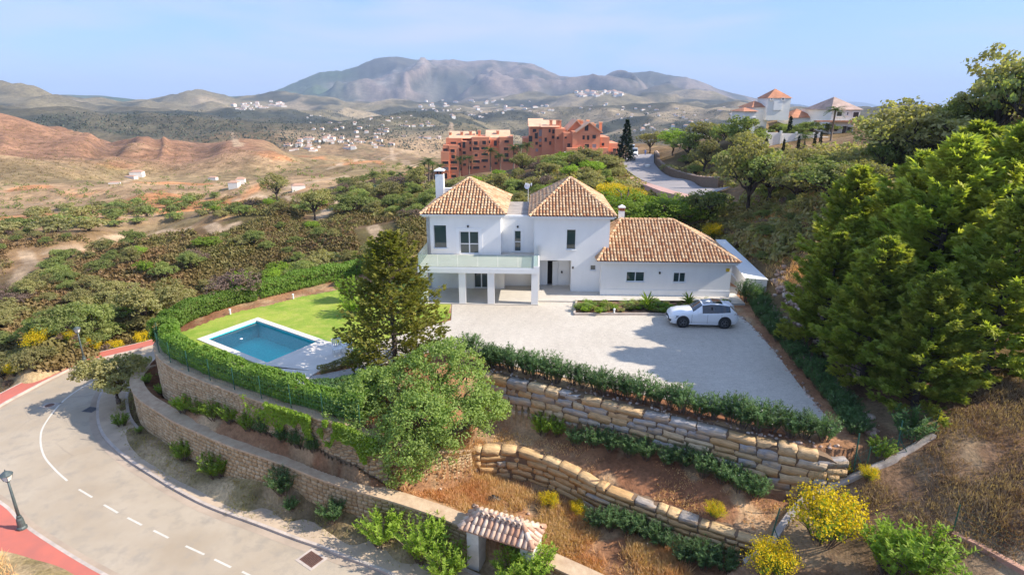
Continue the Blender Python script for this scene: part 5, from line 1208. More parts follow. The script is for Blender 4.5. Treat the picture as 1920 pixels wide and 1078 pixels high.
for i, (u, v, s, lb) in enumerate([(228, 796, .75, 'small bright bush at the left end of the lower sandstone wall'), (262, 812, .35, 'tiny weed bush at the foot of the lower wall near its left end'), (347, 868, 1.0, 'left one of two bright bushes on the pavement side of the lower wall'), (408, 900, 1.2, 'right one of two bright bushes on the pavement side of the lower wall'),
                                   (535, 948, 1.15, 'dark green bush climbing the middle of the lower wall'), (548, 962, .6, 'small bush at the kerb below the middle of the lower wall'), (624, 985, 1.0, 'single dark bush at the lower wall, left of the bushes by the gate')]):
    shrub_at((lime[i % 3] if i < 4 else olea[i % 4]), 'green_shrub', u, v, -5.1, s * .95, lb)
for i, (u, v, s, lb) in enumerate([(716, 1022, 1.05, 'bright bush at the lower wall, third from the gate'), (795, 1052, 1.2, 'large white-flowered bush left of the gate'), (836, 1084, 1.0, 'large bright bush touching the left gate pillar'), (968, 1104, 1.1, 'bright bush in front of the tiled gate roof'), (1000, 1095, 1.1, 'yellowish bush to the right of the gate opening')]):
    shrub_at(lime[i % 3], 'green_shrub', u, v, -5.2, s * 1.3, lb)
# strip between the two sandstone walls
for i, (u, v, s) in enumerate([(275, 712, .55), (300, 726, .6), (318, 742, .55), (345, 770, 1.0), (372, 778, .9), (405, 796, 1.0), (435, 806, .9), (468, 820, .8), (497, 828, .8), (530, 842, .7), (562, 852, .8), (590, 862, .7), (612, 858, .6)]):
    k = oleap[i % 2] if i in (3, 4) else (lime[i % 3] if i < 8 else olea[i % 4])
    shrub_at(k, 'oleander', u, v, -2.5 if v > 760 else -2.8, s * .92, ('left', 'right')[i - 3] + ' one of two pink-flowered oleanders between the two sandstone walls' if i in (3, 4) else (ordn(i if i < 3 else i - 2) + ' bright oleander from the left between the two sandstone walls' if i < 8 else ordn(i - 8) + ' dark oleander from the left on the shaded strip between the sandstone walls'), 'shrub',
             'pink oleanders between the sandstone walls' if i in (3, 4) else ('bright oleanders between the sandstone walls' if i < 8 else 'dark oleanders between the sandstone walls'))
# oleander row above the boulder wall
row = resample(offset_line(BU, 1.25), 27)
for i, p in enumerate(row[:-1]):
    put(olea[(1 if 9 < i < 15 and i % 2 else i % 4)], 'oleander', p[0] + random.uniform(-.15, .15), p[1] + random.uniform(-.15, .2), -0.06, ordn(i) + ' oleander from the left in the row between drive and upper boulder wall', 'shrub', 'oleander row along the near edge of the drive', s=random.uniform(.9, 1.15))
for i, (u, v, s) in enumerate([(880, 668, 1.1), (850, 676, 1.0), (905, 680, 1.0), (925, 690, 1.0), (700, 745, .8), (735, 738, .8)]): shrub_at(olea[i % 4], 'oleander', u, v, -0.05, s, ordn(i) + ' of the oleanders half hidden behind the big front oak', 'shrub', 'oleanders behind the oak')
# middle terrace row
for i, (u, v, s) in enumerate([(1018, 808, .95), (1046, 815, .75), (1080, 832, .8), (1112, 838, .85), (1145, 848, .85), (1180, 858, .85), (1212, 866, .9), (1248, 878, .8), (1282, 885, .85), (1318, 898, .95), (1352, 908, .95), (1385, 920, .9), (1415, 930, .9)]):
    shrub_at(olea[(i * 3) % 4] if i > 1 else lime[0], 'oleander', u, v, -2.5, s, 'pale green bush at the left end of the row under the upper boulder wall' if i == 0 else ordn(i - 1 if i < 13 else 12) + ' dark oleander from the left at the foot of the upper boulder wall', 'shrub', None if i == 0 else 'oleanders at the foot of the upper boulder wall')
for i, (u, v, s) in enumerate([(1115, 985, .8), (1145, 990, .9), (1178, 1000, .9), (1210, 1008, .95), (1240, 1022, .9), (1285, 1052, .95), (1320, 1062, .95), (1355, 1075, .9)]):
    shrub_at(olea[(i * 3 + 1) % 4], 'oleander', u, v, -4.7, s, ordn(i) + ' oleander from the left at the foot of the lower boulder wall', 'shrub', 'oleanders at the foot of the lower boulder wall')
# broom
for i, (u, v, z, s, lb) in enumerate([(1542, 1018, None, 1.5, 'big broom covered in yellow flowers beside the pale kerb'), (1440, 1082, None, 1.0, 'yellow broom at the bottom edge of the photo below the big broom'), (1628, 900, None, .45, 'small yellow broom at the end of the upper boulder wall'), (1335, 1018, -4.6, .5, 'small yellow broom on the lower boulder wall'),
                                      (1030, 948, -4.7, .55, 'yellow broom amid dry grass left of the second one'), (1084, 962, -4.7, .45, 'bright yellow broom at the foot of the lower boulder wall')]):
    shrub_at(broom[i % 2], 'broom_bush', u, v, z, s, lb, 'bush')
put(broom[0], 'broom_bush', *P(1565, 893, -1.7), 'yellow flowered broom at the right end of the upper boulder wall', 'bush', s=.6)
shrub_at(lime[1], 'green_shrub', 1668, 1078, None, 1.55, 'large lime green bush at the bottom right of the photo', 'bush'); shrub_at(lime[2], 'green_shrub', 1728, 1088, None, 1.6, 'dense green bush at the bottom right, overlapping the lime green one', 'bush')
shrub_at(olea[2], 'green_shrub', 1700, 830, None, 1.3, 'low olive bush under the conifers beside the wire fence', 'bush'); shrub_at(lime[0], 'green_shrub', 1650, 860, None, .8, 'small bush growing through the kerb of the dry plot', 'bush')
# greenery along the right edge of the drive
for i in range(17):
    t = i / 16; pts = [(1398, 560), (1412, 590), (1440, 628), (1480, 672), (1520, 720), (1560, 770), (1590, 812)]
    q = t * 6; k = min(5, int(q)); u = pts[k][0] + (pts[k + 1][0] - pts[k][0]) * (q - k); v = pts[k][1] + (pts[k + 1][1] - pts[k][1]) * (q - k)
    for j in (0, 1):
        x, y, z = P(u + 4 + j * 16, v - j * 6, 0); put(olea[(i + j) % 4], 'low_shrub', x + .15, y, gz(x, y) - 0.12, ordn(i) + ' low shrub from the parked car in the %s row along the drive edge' % ('inner', 'outer')[j], 'shrub', 'low shrubs along the right drive edge', s=random.uniform(.62, .85))
x, y, z = P(1398, 566, 0); put(olea[0], 'oleander', x, y, 0, 'tall oleander at the corner behind the parked car', 'shrub', s=1.25)
# ---------------------------------------------------------------- clipped hedge round the pool garden
def hedge(L, wd, h, n, seed, label, leaf=0.13, nm='hedge', mat=None, z0=0.0):
    R = np.random.RandomState(seed); L = np.asarray(L)[:, :2]; d = np.concatenate([[0], np.cumsum(np.hypot(*np.diff(L, axis=0).T))])
    s = R.uniform(0, d[-1], n); x = np.interp(s, d, L[:, 0]); y = np.interp(s, d, L[:, 1]); e = 0.2
    tx = np.interp(s + e, d, L[:, 0]) - np.interp(s - e, d, L[:, 0]); ty = np.interp(s + e, d, L[:, 1]) - np.interp(s - e, d, L[:, 1]); tl = np.hypot(tx, ty) + 1e-9
    nx, ny = -ty / tl, tx / tl; a = R.uniform(0, 2 * math.pi, n); q = R.uniform(0.78, 1.05, n)
    hw = wd / 2 * (0.85 + 0.35 * vnoise(s / 0.7, s * 0, seed)); hh = h * (0.80 + 0.35 * vnoise(s / 0.8, s * 0 + 3, seed + 1))
    ca, sa = np.cos(a), np.sin(a); px = np.sign(ca) * np.abs(ca) ** 0.6 * q * hw; pz = (np.sign(sa) * np.abs(sa) ** 0.6 * q * 0.5 + 0.5) * hh
    Cc = np.stack([x + nx * px, y + ny * px, z0 + np.maximum(pz, 0.02)], 1)
    U = rsph(R, n) + np.array([0, 0, .5]); Nn = np.stack([nx * ca, ny * ca, sa * .8 + .3], 1) + rsph(R, n) * .5
    sz = leaf * R.uniform(.6, 1.5, n); V, Fq = leaf_fold(Cc, U, Nn, sz * 1.5, sz * .6)
    c = L[len(L) // 2]; V = V - np.array([c[0], c[1], z0])
    e = empty(nm, (c[0], c[1], z0), 0, label, 'hedge'); o = link('foliage', mesh_np(nm, V, Fq, [mat or M_HEDGE]), e)
    m = MB(); k = int(d[-1] / 0.8)
    for i in range(k):
        t = (i + .5) / k * d[-1]; xx, yy = np.interp(t, d, L[:, 0]) - c[0], np.interp(t, d, L[:, 1]) - c[1]; m.tube([(xx, yy, 0), (xx + R.uniform(-.1, .1), yy, h * .7)], [.025, .012], 4, caps=False)
    tag(m.build('stem', M_BARK, e), kind='stuff'); return e
hl = offset_line(UW, 1.0); k = [i for i in range(len(UW)) if UW[i, 2] > -0.25]
hedge(hl[k][3:], 1.1, 1.3, 26000, 5, 'dense bright green hedge on top of the curved upper sandstone wall')
hb = smooth_line([P(u, v, 0)[:2] for u, v in [(300, 640), (312, 622), (345, 603), (400, 581), (450, 566), (480, 560)]], 5)
hedge(hb, 1.3, 1.35, 12000, 7, 'clipped hedge bounding the left side of the pool lawn')
hb = smooth_line([P(u, v, 0)[:2] for u, v in [(486, 558), (560, 540), (620, 526), (690, 508), (750, 492)]], 5)
hedge(hb, 1.2, 1.4, 10000, 8, 'bushy hedge bounding the far side of the pool lawn')
# flower strip between sun deck and grey path, and dark planting below the path
hb = smooth_line([P(u, v, 0)[:2] for u, v in [(598, 697), (625, 690), (650, 680), (680, 672)]], 4)
hedge(hb, .9, .30, 2500, 9, 'low reddish flowering border between the pool deck and the grey path', leaf=.07, nm='flower_border', mat=M_OLIVE)
hb = smooth_line([P(u, v, 0)[:2] for u, v in [(575, 742), (620, 738), (660, 730), (690, 718), (720, 712)]], 4)
hedge(hb, 1.3, .75, 5500, 10, 'dark unclipped planting between the grey path and the end of the wall', leaf=.11, nm='dark_border', mat=M_OLEA)
x, y, z = P(668, 590, 0)
put(lime[0], 'green_shrub', x, y, -.05, 'bright green bush on the lawn half hidden behind the ragged conifer', 'bush', s=1.6, sz=1.3)
put(lime[1], 'green_shrub', *P(655, 565, 0), 'green bush at the house end of the lawn behind the conifer', 'bush', s=1.4)
# creeper hanging over the right end of the upper wall
R = np.random.RandomState(3); L_ = np.asarray(UW); d_ = np.arange(len(L_)); n = 7000
q = R.beta(2, 1.4, n) * 22 + len(L_) * 0.47; xx, yy, zt, zb = [np.interp(q, d_, L_[:, k]) for k in range(4)]
hh = R.uniform(0, 1, n) ** 1.5 * (0.35 + 0.65 * vnoise(q / 1.6, q * 0, 4)); Cc = np.stack([xx, yy - .12 - R.uniform(0, .25, n), zt + .15 - hh * (zt - zb) * 1.0], 1)
k = vnoise(q / 1.1, Cc[:, 2] * 1.3, 9) > 0.40; Cc = Cc[k]; n = len(Cc); c0 = Cc.mean(0); V, Fq = leaf_fold(Cc - c0, rsph(R, n) + np.array([0, -.2, -.5]), rsph(R, n) + np.array([.2, -1, .4]), R.uniform(.12, .26, n), R.uniform(.07, .13, n))
e = empty('climbing_creeper', tuple(c0), 0, 'leafy creeper spilling over the right end of the upper sandstone wall', 'creeper'); link('foliage', mesh_np('creeper', V, Fq, [M_LIME]), e)
# ================================================================ FAR BUILDINGS, RIDGE ROAD, BACKGROUND TREES
M_SALM = mat_plain('salmon red render', (0.74, 0.30, 0.165), 0.9, 0.10, 0.15)
M_SALMR = mat_plain('pale orange roof', (0.72, 0.45, 0.29), 0.9, 0.12, 0.5, bmp=0.5, bscale=4)
M_WIN = mat_plain('dark far window', (0.05, 0.045, 0.05), 0.25, 0.1)
M_CREAM = mat_plain('pale cream render', (0.84, 0.81, 0.75), 0.9, 0.05, 0.3)
M_BRICKR = mat_plain('orange brown roof tile', (0.50, 0.22, 0.12), 0.9, 0.2, 0.8, bmp=0.6, bscale=5)
M_PINKR = mat_plain('pinkish grey roof tile', (0.46, 0.33, 0.27), 0.9, 0.2, 0.8, bmp=0.6, bscale=5)
M_SHADE = mat_plain('grey blind', (0.33, 0.30, 0.31), 0.6)
def px_block(root, Y, u0, u1, v0, v1, depth, name='wall', mat=None, zb=None, wins=(), extra=None):
    """block whose front stands at distance Y, filling u0..u1 and v0 (top) .. v1 in the photo; returns local frame"""
    a = PY(u0, v0, Y); b_ = PY(u1, v0, Y); z1 = a[2]; z0 = zb if zb is not None else PY(u0, v1, Y)[2]
    o = root.location; x0, x1 = a[0] - o.x, b_[0] - o.x; y0 = Y - o.y
    w_ = MB().box(x0, x1, y0, y0 + depth, z0 - o.z, z1 - o.z).build(name, mat or M_SALM, root)
    for q in wins:
        wu0, wu1, wv0, wv1 = q[:4]; A_ = PY(wu0, wv0, Y); B_ = PY(wu1, wv1, Y)
        k = MB()
        X0, X1, Z0, Z1 = A_[0] - o.x, B_[0] - o.x, B_[2] - o.z, A_[2] - o.z; t = .16
        k.box(X0 - t, X0, y0 - .14, y0 + .02, Z0, Z1 + t).box(X1, X1 + t, y0 - .14, y0 + .02, Z0, Z1 + t).box(X0, X1, y0 - .142, y0 + .018, Z1, Z1 + t).box(X0 - t, X1 + t, y0 - .22, y0 + .02, Z0 - t, Z0)
        f = k.build('window', mat or M_SALM, root)
        MB().box(X0, X1, y0 - .03, y0 - .004, Z0, Z1).build('pane', q[4] if len(q) > 4 else M_WIN, f)
    return (x0, x1, y0, z1 - o.z)
def far_roof(root, fr, depth, h, over=.5, mat=None, gable=False, name='roof'):
    x0, x1, y0, z = fr; x0 -= over; x1 += over; ya, yb = y0 - over, y0 + depth + over; ym = (ya + yb) / 2; k = 0 if gable else min((x1 - x0) / 2 - .05, (yb - ya) / 2)
    m = MB(); z += .003
    m.add([(x0, ya, z), (x1, ya, z), (x1, yb, z), (x0, yb, z), (x0 + k, ym, z + h), (x1 - k, ym, z + h)], [(0, 1, 5, 4), (1, 2, 5), (2, 3, 4, 5), (3, 0, 4), (3, 2, 1, 0)])
    return m.build(name, mat or M_SALMR, root)
def gable_front(root, fr, depth, h, over=.6, mat=None):
    """ridge runs away from the camera; the triangle shows in front"""
    x0, x1, y0, z = fr; xm = (x0 + x1) / 2; z += .003
    MB().add([(x0, y0, z), (x1, y0, z), (xm, y0, z + h), (x0, y0 + depth, z), (x1, y0 + depth, z), (xm, y0 + depth, z + h)], [(0, 1, 2), (4, 3, 5), (1, 4, 5, 2), (3, 0, 2, 5)]).build('gable', M_SALM, root)
    m = MB(); e = over; t = .35
    for s, xa in ((-1, x0 - e), (1, x1 + e)):
        zz = z - e * h / (xm - x0); m.add([(xa, y0 - e, zz), (xm, y0 - e, z + h), (xm, y0 + depth, z + h), (xa, y0 + depth, zz)] + [(xa, y0 - e, zz + t), (xm, y0 - e, z + h + t), (xm, y0 + depth, z + h + t), (xa, y0 + depth, zz + t)],
              [(0, 1, 5, 4), (4, 5, 6, 7), (3, 0, 4, 7), (1, 0, 3, 2), (2, 3, 7, 6)])
    m.build('roof', mat or M_SALMR, root)
# zoomed crop (810,220)-(1180,350) at 5.19x was measured; q() turns it back
def q(x, y): return 810 + x / 5.19, 220 + y / 5.19
def W(*r):
    out_ = []
    for w_ in r:
        a = q(w_[0], w_[2]); b_ = q(w_[1], w_[3]); out_.append((a[0], b_[0], a[1], b_[1]) + tuple(w_[4:]))
    return out_
def blk_q(root, Y, x0, x1, y0, y1, depth, wins=(), **k):
    a = q(x0, y0); b_ = q(x1, y1); return px_block(root, Y, a[0], b_[0], a[1], b_[1], depth, wins=W(*wins), **k)
def far_chimney(root, Y, x, y, w_=.8, h=1.6):
    u, v = q(x, y); p = PY(u, v, Y); o = root.location; c = (p[0] - o.x, p[1] - o.y, p[2] - o.z)
    k = MB().box(c[0] - w_ / 2, c[0] + w_ / 2, c[1] - w_ / 2, c[1] + w_ / 2, c[2] - h - 1.6, c[2] - .3).build('chimney', M_SALM, root)
    MB().box(c[0] - w_ * .7, c[0] + w_ * .7, c[1] - w_ * .7, c[1] + w_ * .7, c[2] - .3, c[2]).build('cap', M_SALMR, k)
YA = 186.0
AP1 = empty('apartment_block', PY(905, 330, YA), 0, 'left terracotta red apartment block, long and flat topped, with dark balconies and palms', 'apartment building')
ZB1 = PY(900, 345, YA)[2] - 1.5
def fl(cols, rows): return [(a, b_, c, d) for a, b_ in cols for c, d in rows]
blk_q(AP1, YA + 3, 135, 290, 205, 560, 14, [(180, 235, 240, 262), (255, 280, 250, 300)], zb=ZB1)
blk_q(AP1, YA, 85, 165, 335, 575, 12, [(100, 160, 430, 458), (105, 160, 485, 518, M_SHADE), (112, 150, 545, 600)], zb=ZB1)
blk_q(AP1, YA + 1, 105, 160, 270, 335, 10, [(108, 155, 305, 332)], zb=None)
blk_q(AP1, YA + .6, 163, 262, 275, 560, 12, [(178, 222, 312, 342), (186, 224, 368, 405), (180, 245, 425, 455), (178, 246, 487, 514), (186, 236, 560, 590)], zb=ZB1)
blk_q(AP1, YA + 2, 262, 300, 290, 560, 12, [(258, 282, 305, 330), (262, 286, 432, 460), (262, 290, 490, 518), (265, 285, 378, 402)], zb=ZB1)
blk_q(AP1, YA + 1.6, 286, 395, 235, 560, 12, [(295, 325, 240, 300), (298, 330, 332, 360), (300, 332, 392, 416), (302, 332, 450, 474), (362, 382, 235, 262), (366, 384, 290, 330), (366, 382, 425, 445), (350, 384, 478, 505)], zb=ZB1)
blk_q(AP1, YA, 386, 560, 195, 530, 14, [(406, 445, 236, 272), (396, 462, 293, 322), (412, 446, 355, 385), (398, 466, 418, 446), (400, 462, 478, 504), (488, 526, 230, 268), (478, 545, 290, 317), (480, 545, 348, 376), (480, 545, 408, 436), (500, 524, 472, 492), (552, 566, 228, 256)], zb=ZB1)
blk_q(AP1, YA + 1.5, 560, 700, 215, 500, 12, [(602, 632, 228, 280), (648, 676, 230, 255), (642, 680, 348, 388), (646, 682, 405, 435), (608, 638, 435, 460), (608, 636, 370, 400), (560, 590, 300, 330)], zb=ZB1)
blk_q(AP1, YA, 655, 790, 195, 470, 13, [(705, 748, 225, 250), (700, 742, 295, 322), (705, 745, 350, 388), (692, 764, 405, 434)], zb=ZB1)
blk_q(AP1, YA + .5, 776, 845, 300, 470, 12, [(778, 832, 405, 430), (780, 815, 345, 370)], zb=ZB1)
far_roof(AP1, blk_q(AP1, YA + 5, 178, 400, 205, 215, 9, zb=None, name='penthouse'), 9, 2.0, gable=True)
far_roof(AP1, blk_q(AP1, YA + 5, 535, 745, 200, 215, 9, zb=None, name='penthouse'), 9, 2.2, gable=True)
for x, y in ((178, 145), (290, 140), (375, 135), (460, 125), (640, 130)): far_chimney(AP1, YA + 7, x, y)
YB_ = 172.0
AP2 = empty('apartment_block', PY(1075, 300, YB_), 0, 'right terracotta red apartment block with gabled roofs and stepped terraces above the trees', 'apartment building')
ZB2 = PY(1075, 315, YB_)[2] - 2
blk_q(AP2, YB_ + 10, 885, 960, 205, 400, 12, [(944, 976, 182, 280)], zb=ZB2)
far_roof(AP2, blk_q(AP2, YB_ + 9, 955, 1075, 92, 400, 14, [(980, 1015, 115, 148), (1000, 1030, 150, 210), (1040, 1068, 120, 185, M_SHADE), (1005, 1030, 240, 270), (1040, 1066, 208, 240, M_SHADE), (1042, 1066, 268, 290), (1008, 1032, 305, 335, M_SHADE), (942, 976, 182, 240)], zb=ZB2), 14, 2.2, gable=True)
far_roof(AP2, blk_q(AP2, YB_ + 8, 1072, 1225, 94, 400, 14, [(1170, 1200, 120, 160), (1135, 1155, 115, 150), (1165, 1200, 180, 210), (1140, 1160, 235, 270), (1095, 1118, 200, 240)], zb=ZB2), 14, 1.8, gable=True)
blk_q(AP2, YB_ + 5, 1200, 1300, 112, 400, 14, [(1215, 1235, 190, 215)], zb=ZB2)
blk_q(AP2, YB_ + 2, 1282, 1375, 150, 420, 14, [(1290, 1310, 190, 208), (1316, 1346, 256, 296)], zb=ZB2)
fr = blk_q(AP2, YB_, 1370, 1640, 140, 420, 16, [(1464, 1486, 178, 220), (1508, 1530, 178, 222), (1486, 1528, 262, 302), (1560, 1596, 262, 306, M_SHADE), (1560, 1594, 172, 210), (1432, 1458, 338, 378), (1492, 1520, 338, 378), (1560, 1596, 338, 378)], zb=ZB2)
x0, x1, y0, z1 = fr; gable_front(AP2, (x0 + (x1 - x0) * .18, x1, y0, z1), 15, 2.3)
a = q(1504, 105); p = PY(a[0], a[1], YB_); MB().box(-.5, .5, -.08, .02, -.8, .8).build('window', M_WIN, AP2, loc=(p[0] - AP2.location.x, p[1] - AP2.location.y, p[2] - AP2.location.z))
fr = blk_q(AP2, YB_ + 6, 1330, 1480, 120, 300, 14, zb=ZB2); gable_front(AP2, fr, 14, 2.4)
blk_q(AP2, YB_ - 1.5, 1312, 1500, 300, 450, 8, [(1326, 1358, 340, 378), (1425, 1460, 340, 375)], zb=ZB2)
blk_q(AP2, YB_ - 1, 1225, 1320, 365, 430, 6, zb=ZB2)
blk_q(AP2, YB_ + 1, 1640, 1728, 195, 430, 14, [(1650, 1675, 250, 280)], zb=ZB2)
blk_q(AP2, YB_ - .5, 1500, 1715, 300, 430, 6, [(1560, 1596, 338, 378), (1492, 1522, 338, 376)], zb=ZB2)
blk_q(AP2, YB_ + 2, 1700, 1815, 255, 440, 12, [(1760, 1790, 305, 330)], zb=ZB2)
MB().box(-5.5, 5.5, -1.2, -.05, -.15, .0).build('awning', M_CREAM, AP2, loc=(PY(*q(1470, 332), YB_ - 1.5)[0] - AP2.location.x, YB_ - 1.5 - AP2.location.y, PY(*q(1470, 332), YB_)[2] - AP2.location.z))
for x, y in ((1158, 22), (1222, 25), (1245, 28), (1432, 22), (1455, 28), (1516, 25), (1560, 52), (1580, 62), (1642, 45)): far_chimney(AP2, YB_ + 9, x, y)
# ---------------------------------------------------------------- villas on the ridge (crop (1360,160) at 6.4x)
def q2(x, y): return 1360 + x / 6.4, 160 + y / 6.4
def blk2(root, Y, x0, x1, y0, y1, depth, wins=(), **k):
    a = q2(x0, y0); b_ = q2(x1, y1); ww = []
    for w_ in wins: A_ = q2(w_[0], w_[2]); B_ = q2(w_[1], w_[3]); ww.append((A_[0], B_[0], A_[1], B_[1]) + tuple(w_[4:]))
    return px_block(root, Y, a[0], b_[0], a[1], b_[1], depth, wins=ww, **k)
YV = 118.0
V1 = empty('tower_villa', PY(1440, 262, YV), 0, 'white villa with a square tower and orange pyramid roof on the ridge', 'house')
fr = blk2(V1, YV, 515, 790, 155, 420, 5, mat=M_CREAM, wins=[(545, 562, 162, 175), (680, 698, 158, 178)]); far_roof(V1, fr, 5, 1.75, .2, M_BRICKR)
blk2(V1, YV - .15, 590, 690, 190, 300, 1, mat=M_WHITE)
fr = blk2(V1, YV + 1, 330, 520, 265, 560, 7, mat=M_CREAM); far_roof(V1, fr, 7, 1.2, .3, M_BRICKR)
fr = blk2(V1, YV - 2, 235, 375, 315, 640, 7, mat=M_CREAM, wins=[(328, 350, 395, 470)]); far_roof(V1, fr, 7, .7, .4, M_BRICKR)
fr = blk2(V1, YV + 2, 790, 1065, 392, 620, 6, mat=M_CREAM); far_roof(V1, fr, 6, 1.7, .3, M_BRICKR)
V2 = empty('cream_villa', PY(1600, 262, 112.0), 0, 'cream two-storey villa with pinkish roof and arched porch on the ridge', 'house'); YW = 112.0
fr = blk2(V2, YW, 1285, 1625, 295, 440, 12, mat=M_CREAM, wins=[(1340, 1392, 320, 372), (1535, 1592, 325, 385), (1460, 1468, 325, 360)]); far_roof(V2, fr, 10, 2.3, .4, M_PINKR)
fr = blk2(V2, YW - .8, 1262, 1545, 440, 680, 10, mat=M_CREAM, wins=[(1312, 1340, 490, 552), (1405, 1440, 490, 578), (1465, 1508, 500, 585)])
MB().box(-5.2, 5.2, -.9, .02, 0, .25).build('porch_roof', M_BRICKR, V2, loc=((fr[0] + fr[1]) / 2 * 1, fr[2], fr[3]))
blk2(V2, YW - 2, 1240, 1530, 620, 700, 2, mat=M_CREAM, name='terrace_wall')
GWL = empty('boundary_wall', PY(1437, 270, 108.0), 0, 'long cream boundary wall with capped pillars below the ridge villas', 'wall')
for i, (a, b_, t) in enumerate([(500, 680, 570), (690, 860, 580), (870, 1075, 585), (1075, 1150, 590), (1150, 1240, 620)]): blk2(GWL, 108.0, a, b_, t, 780, .35, mat=M_CREAM, name='panel')
for a, t in ((500, 545), (680, 548), (862, 560), (1072, 570), (1150, 572)): blk2(GWL, 107.85, a - 9, a + 9, t, 790, .6, mat=M_CREAM, name='pillar')
SH = empty('garden_shed', PY(1885, 275, 60.0), 0, 'small pale shed with dark side at the right edge behind the conifers', 'shed')
px_block(SH, 60.0, 1867, 1886, 250, 275, 3, mat=M_SHADE); px_block(SH, 60.5, 1886, 1908, 248, 275, 3, mat=mat_plain('teal board', (0.05, 0.09, 0.10), 0.7)); far_roof(SH, (-1.1, 1.2, 0, PY(1885, 247, 60)[2] - SH.location.z), 3, .4, .1, M_SHADE)
# ---------------------------------------------------------------- ridge road
def track(name, Lu, wd, mat, dz=.08, rmin=60, n=40, kind='structure', flat=True):
    T = np.array([hit(u, v, rmin) for u, v in Lu]); T = resample(smooth_line(T, 5), n); a = offset_line(T, wd / 2); b_ = offset_line(T, -wd / 2)
    for L in (a, b_): L[:, 2] = np.maximum(T[:, 2], np.array([gz(p[0], p[1]) for p in L]) ) + dz
    for k in range(2):
        for L in (a, b_): L[1:-1, 2] = (L[:-2, 2] + L[1:-1, 2] + L[2:, 2]) / 3
    return ribbon(name, a, b_, mat, kind=kind), T
M_ROAD2 = mat_plain('pale ridge road asphalt', (0.30, 0.27, 0.265), 0.9, 0.1, 0.3)
rr_, RT = track('ridge_road', [(1340, 372), (1300, 362), (1262, 352), (1230, 341), (1208, 328), (1198, 316), (1197, 304), (1203, 292)], 6.5, M_ROAD2, dz=.35)
M_PAV2 = mat_plain('pink ridge pavement', (0.50, 0.30, 0.25), 0.9, 0.1, 0.5)
side = 1 if offset_line(RT, 4)[10, 0] < RT[10, 0] else -1
pv = offset_line(RT, side * 3.3); pw = offset_line(RT, side * 5.0); pv[:, 2] = RT[:, 2] + .5; pw[:, 2] = RT[:, 2] + .5; ribbon('ridge_pavement', pv, pw, M_PAV2, th=.8)
for k, f in enumerate((.80,)):
    for j in range(6):
        i = int(f * (len(RT) - 1)); t = RT[i + 1] - RT[i]; t = t[:2] / np.linalg.norm(t[:2]); n_ = np.array([-t[1], t[0]]); c = RT[i, :2] + n_ * (-2.6 + j * 1.04)
        MB().box(-.25, .25, -1.4, 1.4, 0, .01).build('crossing_stripe', M_PAINT, rr_, loc=(c[0], c[1], RT[i, 2] + .42), rot=(0, 0, math.atan2(t[1], t[0]) - math.pi / 2))
# stone bank wall on the right of the ridge road: dry-stone band
bw = offset_line(RT, -side * 4.3); bw = bw[2:30]; W4 = np.column_stack([bw[:, 0], bw[:, 1], RT[2:30, 2] + 2.0, RT[2:30, 2] + .1])
if W4[0, 0] > W4[-1, 0]: W4 = W4[::-1]
M_RUB = mat_stone('pinkish rubble stone', (0.26, 0.16, 0.12), (0.46, 0.32, 0.25), (0.62, 0.51, 0.43), 3)
rub = [stone_mesh('rubble', M_RUB, 90 + i, (2, 1, 1), 0.14, 0.4) for i in range(6)]
build_wall('rubble_bank_wall', W4, 'pinkish rubble stone wall curving along the right side of the ridge road', .8, .55, .8, M_RUB, rub, M_SOILD, None, limit=0, depth=.5, gap=.09)
bk = hit(1245, 338); MB_ = MB().lathe([(.3, 0), (.42, .1), (.5, .9), (.55, 1.0), (.4, 1.05), (.0, .9)], 10).build('litter_bin', M_CREAM, None, loc=(W4[len(W4) // 2, 0] - 3, W4[len(W4) // 2, 1] - 1.6, gz(W4[len(W4) // 2, 0] - 3, W4[len(W4) // 2, 1] - 1.6)))
tag(MB_, 'pale round bin at the foot of the rubble wall on the ridge road', 'bin')
# ---------------------------------------------------------------- background trees
oakm = [broad_tree(200 + i, 'oak', 1.0, 1.0, .78, 1.05, .55, .07, M_OAKD if i % 2 else M_OLIVE, M_BARKD, lobes=9, clumps=230, per=15, leaf=.085, clump_r=.13, lobe_r=.40) for i in range(5)]
oakf = [broad_tree(220 + i, 'far_oak', 1.0, 1.0, .72, .85, .4, .06, M_OAKD if i % 2 else M_OLIVE, M_BARKD, lobes=7, clumps=110, per=9, leaf=.16, clump_r=.16, lobe_r=.42) for i in range(4)]
limt = broad_tree(240, 'bright_tree', 1.0, 1.0, .7, 1.0, .5, .06, M_LIME, M_BARK, lobes=9, clumps=230, per=15, leaf=.08, clump_r=.12)
feath = broad_tree(241, 'feathery_bush', 1.0, 1.0, .8, .8, .2, .04, M_LIME, M_BARK, lobes=12, clumps=420, per=20, leaf=.05, clump_r=.10)
purp = broad_tree(242, 'bare_bush', 1.0, 1.0, .8, .9, .4, .05, M_PURP, M_BARK, lobes=9, clumps=200, per=14, leaf=.07, clump_r=.13)
firm = spray_tree(243, 'fir', 10.0, 2.6, .18, M_FIR, M_BARKD, nb=110, per=24, L=.5, W=.22, z0=.5, up=.05, power=.95, hang=.3, jag=.3)
slim = spray_tree(244, 'slim_cypress', 5.0, .55, .08, M_FIR, M_BARKD, nb=50, per=14, L=.4, W=.16, z0=.1, up=1.2, power=.5, hang=0)
palmf = [palm(250 + i, 7.5, nf=26, fl=2.6) for i in range(2)]; palms = palm(252, 2.2, nf=22, fl=2.0)
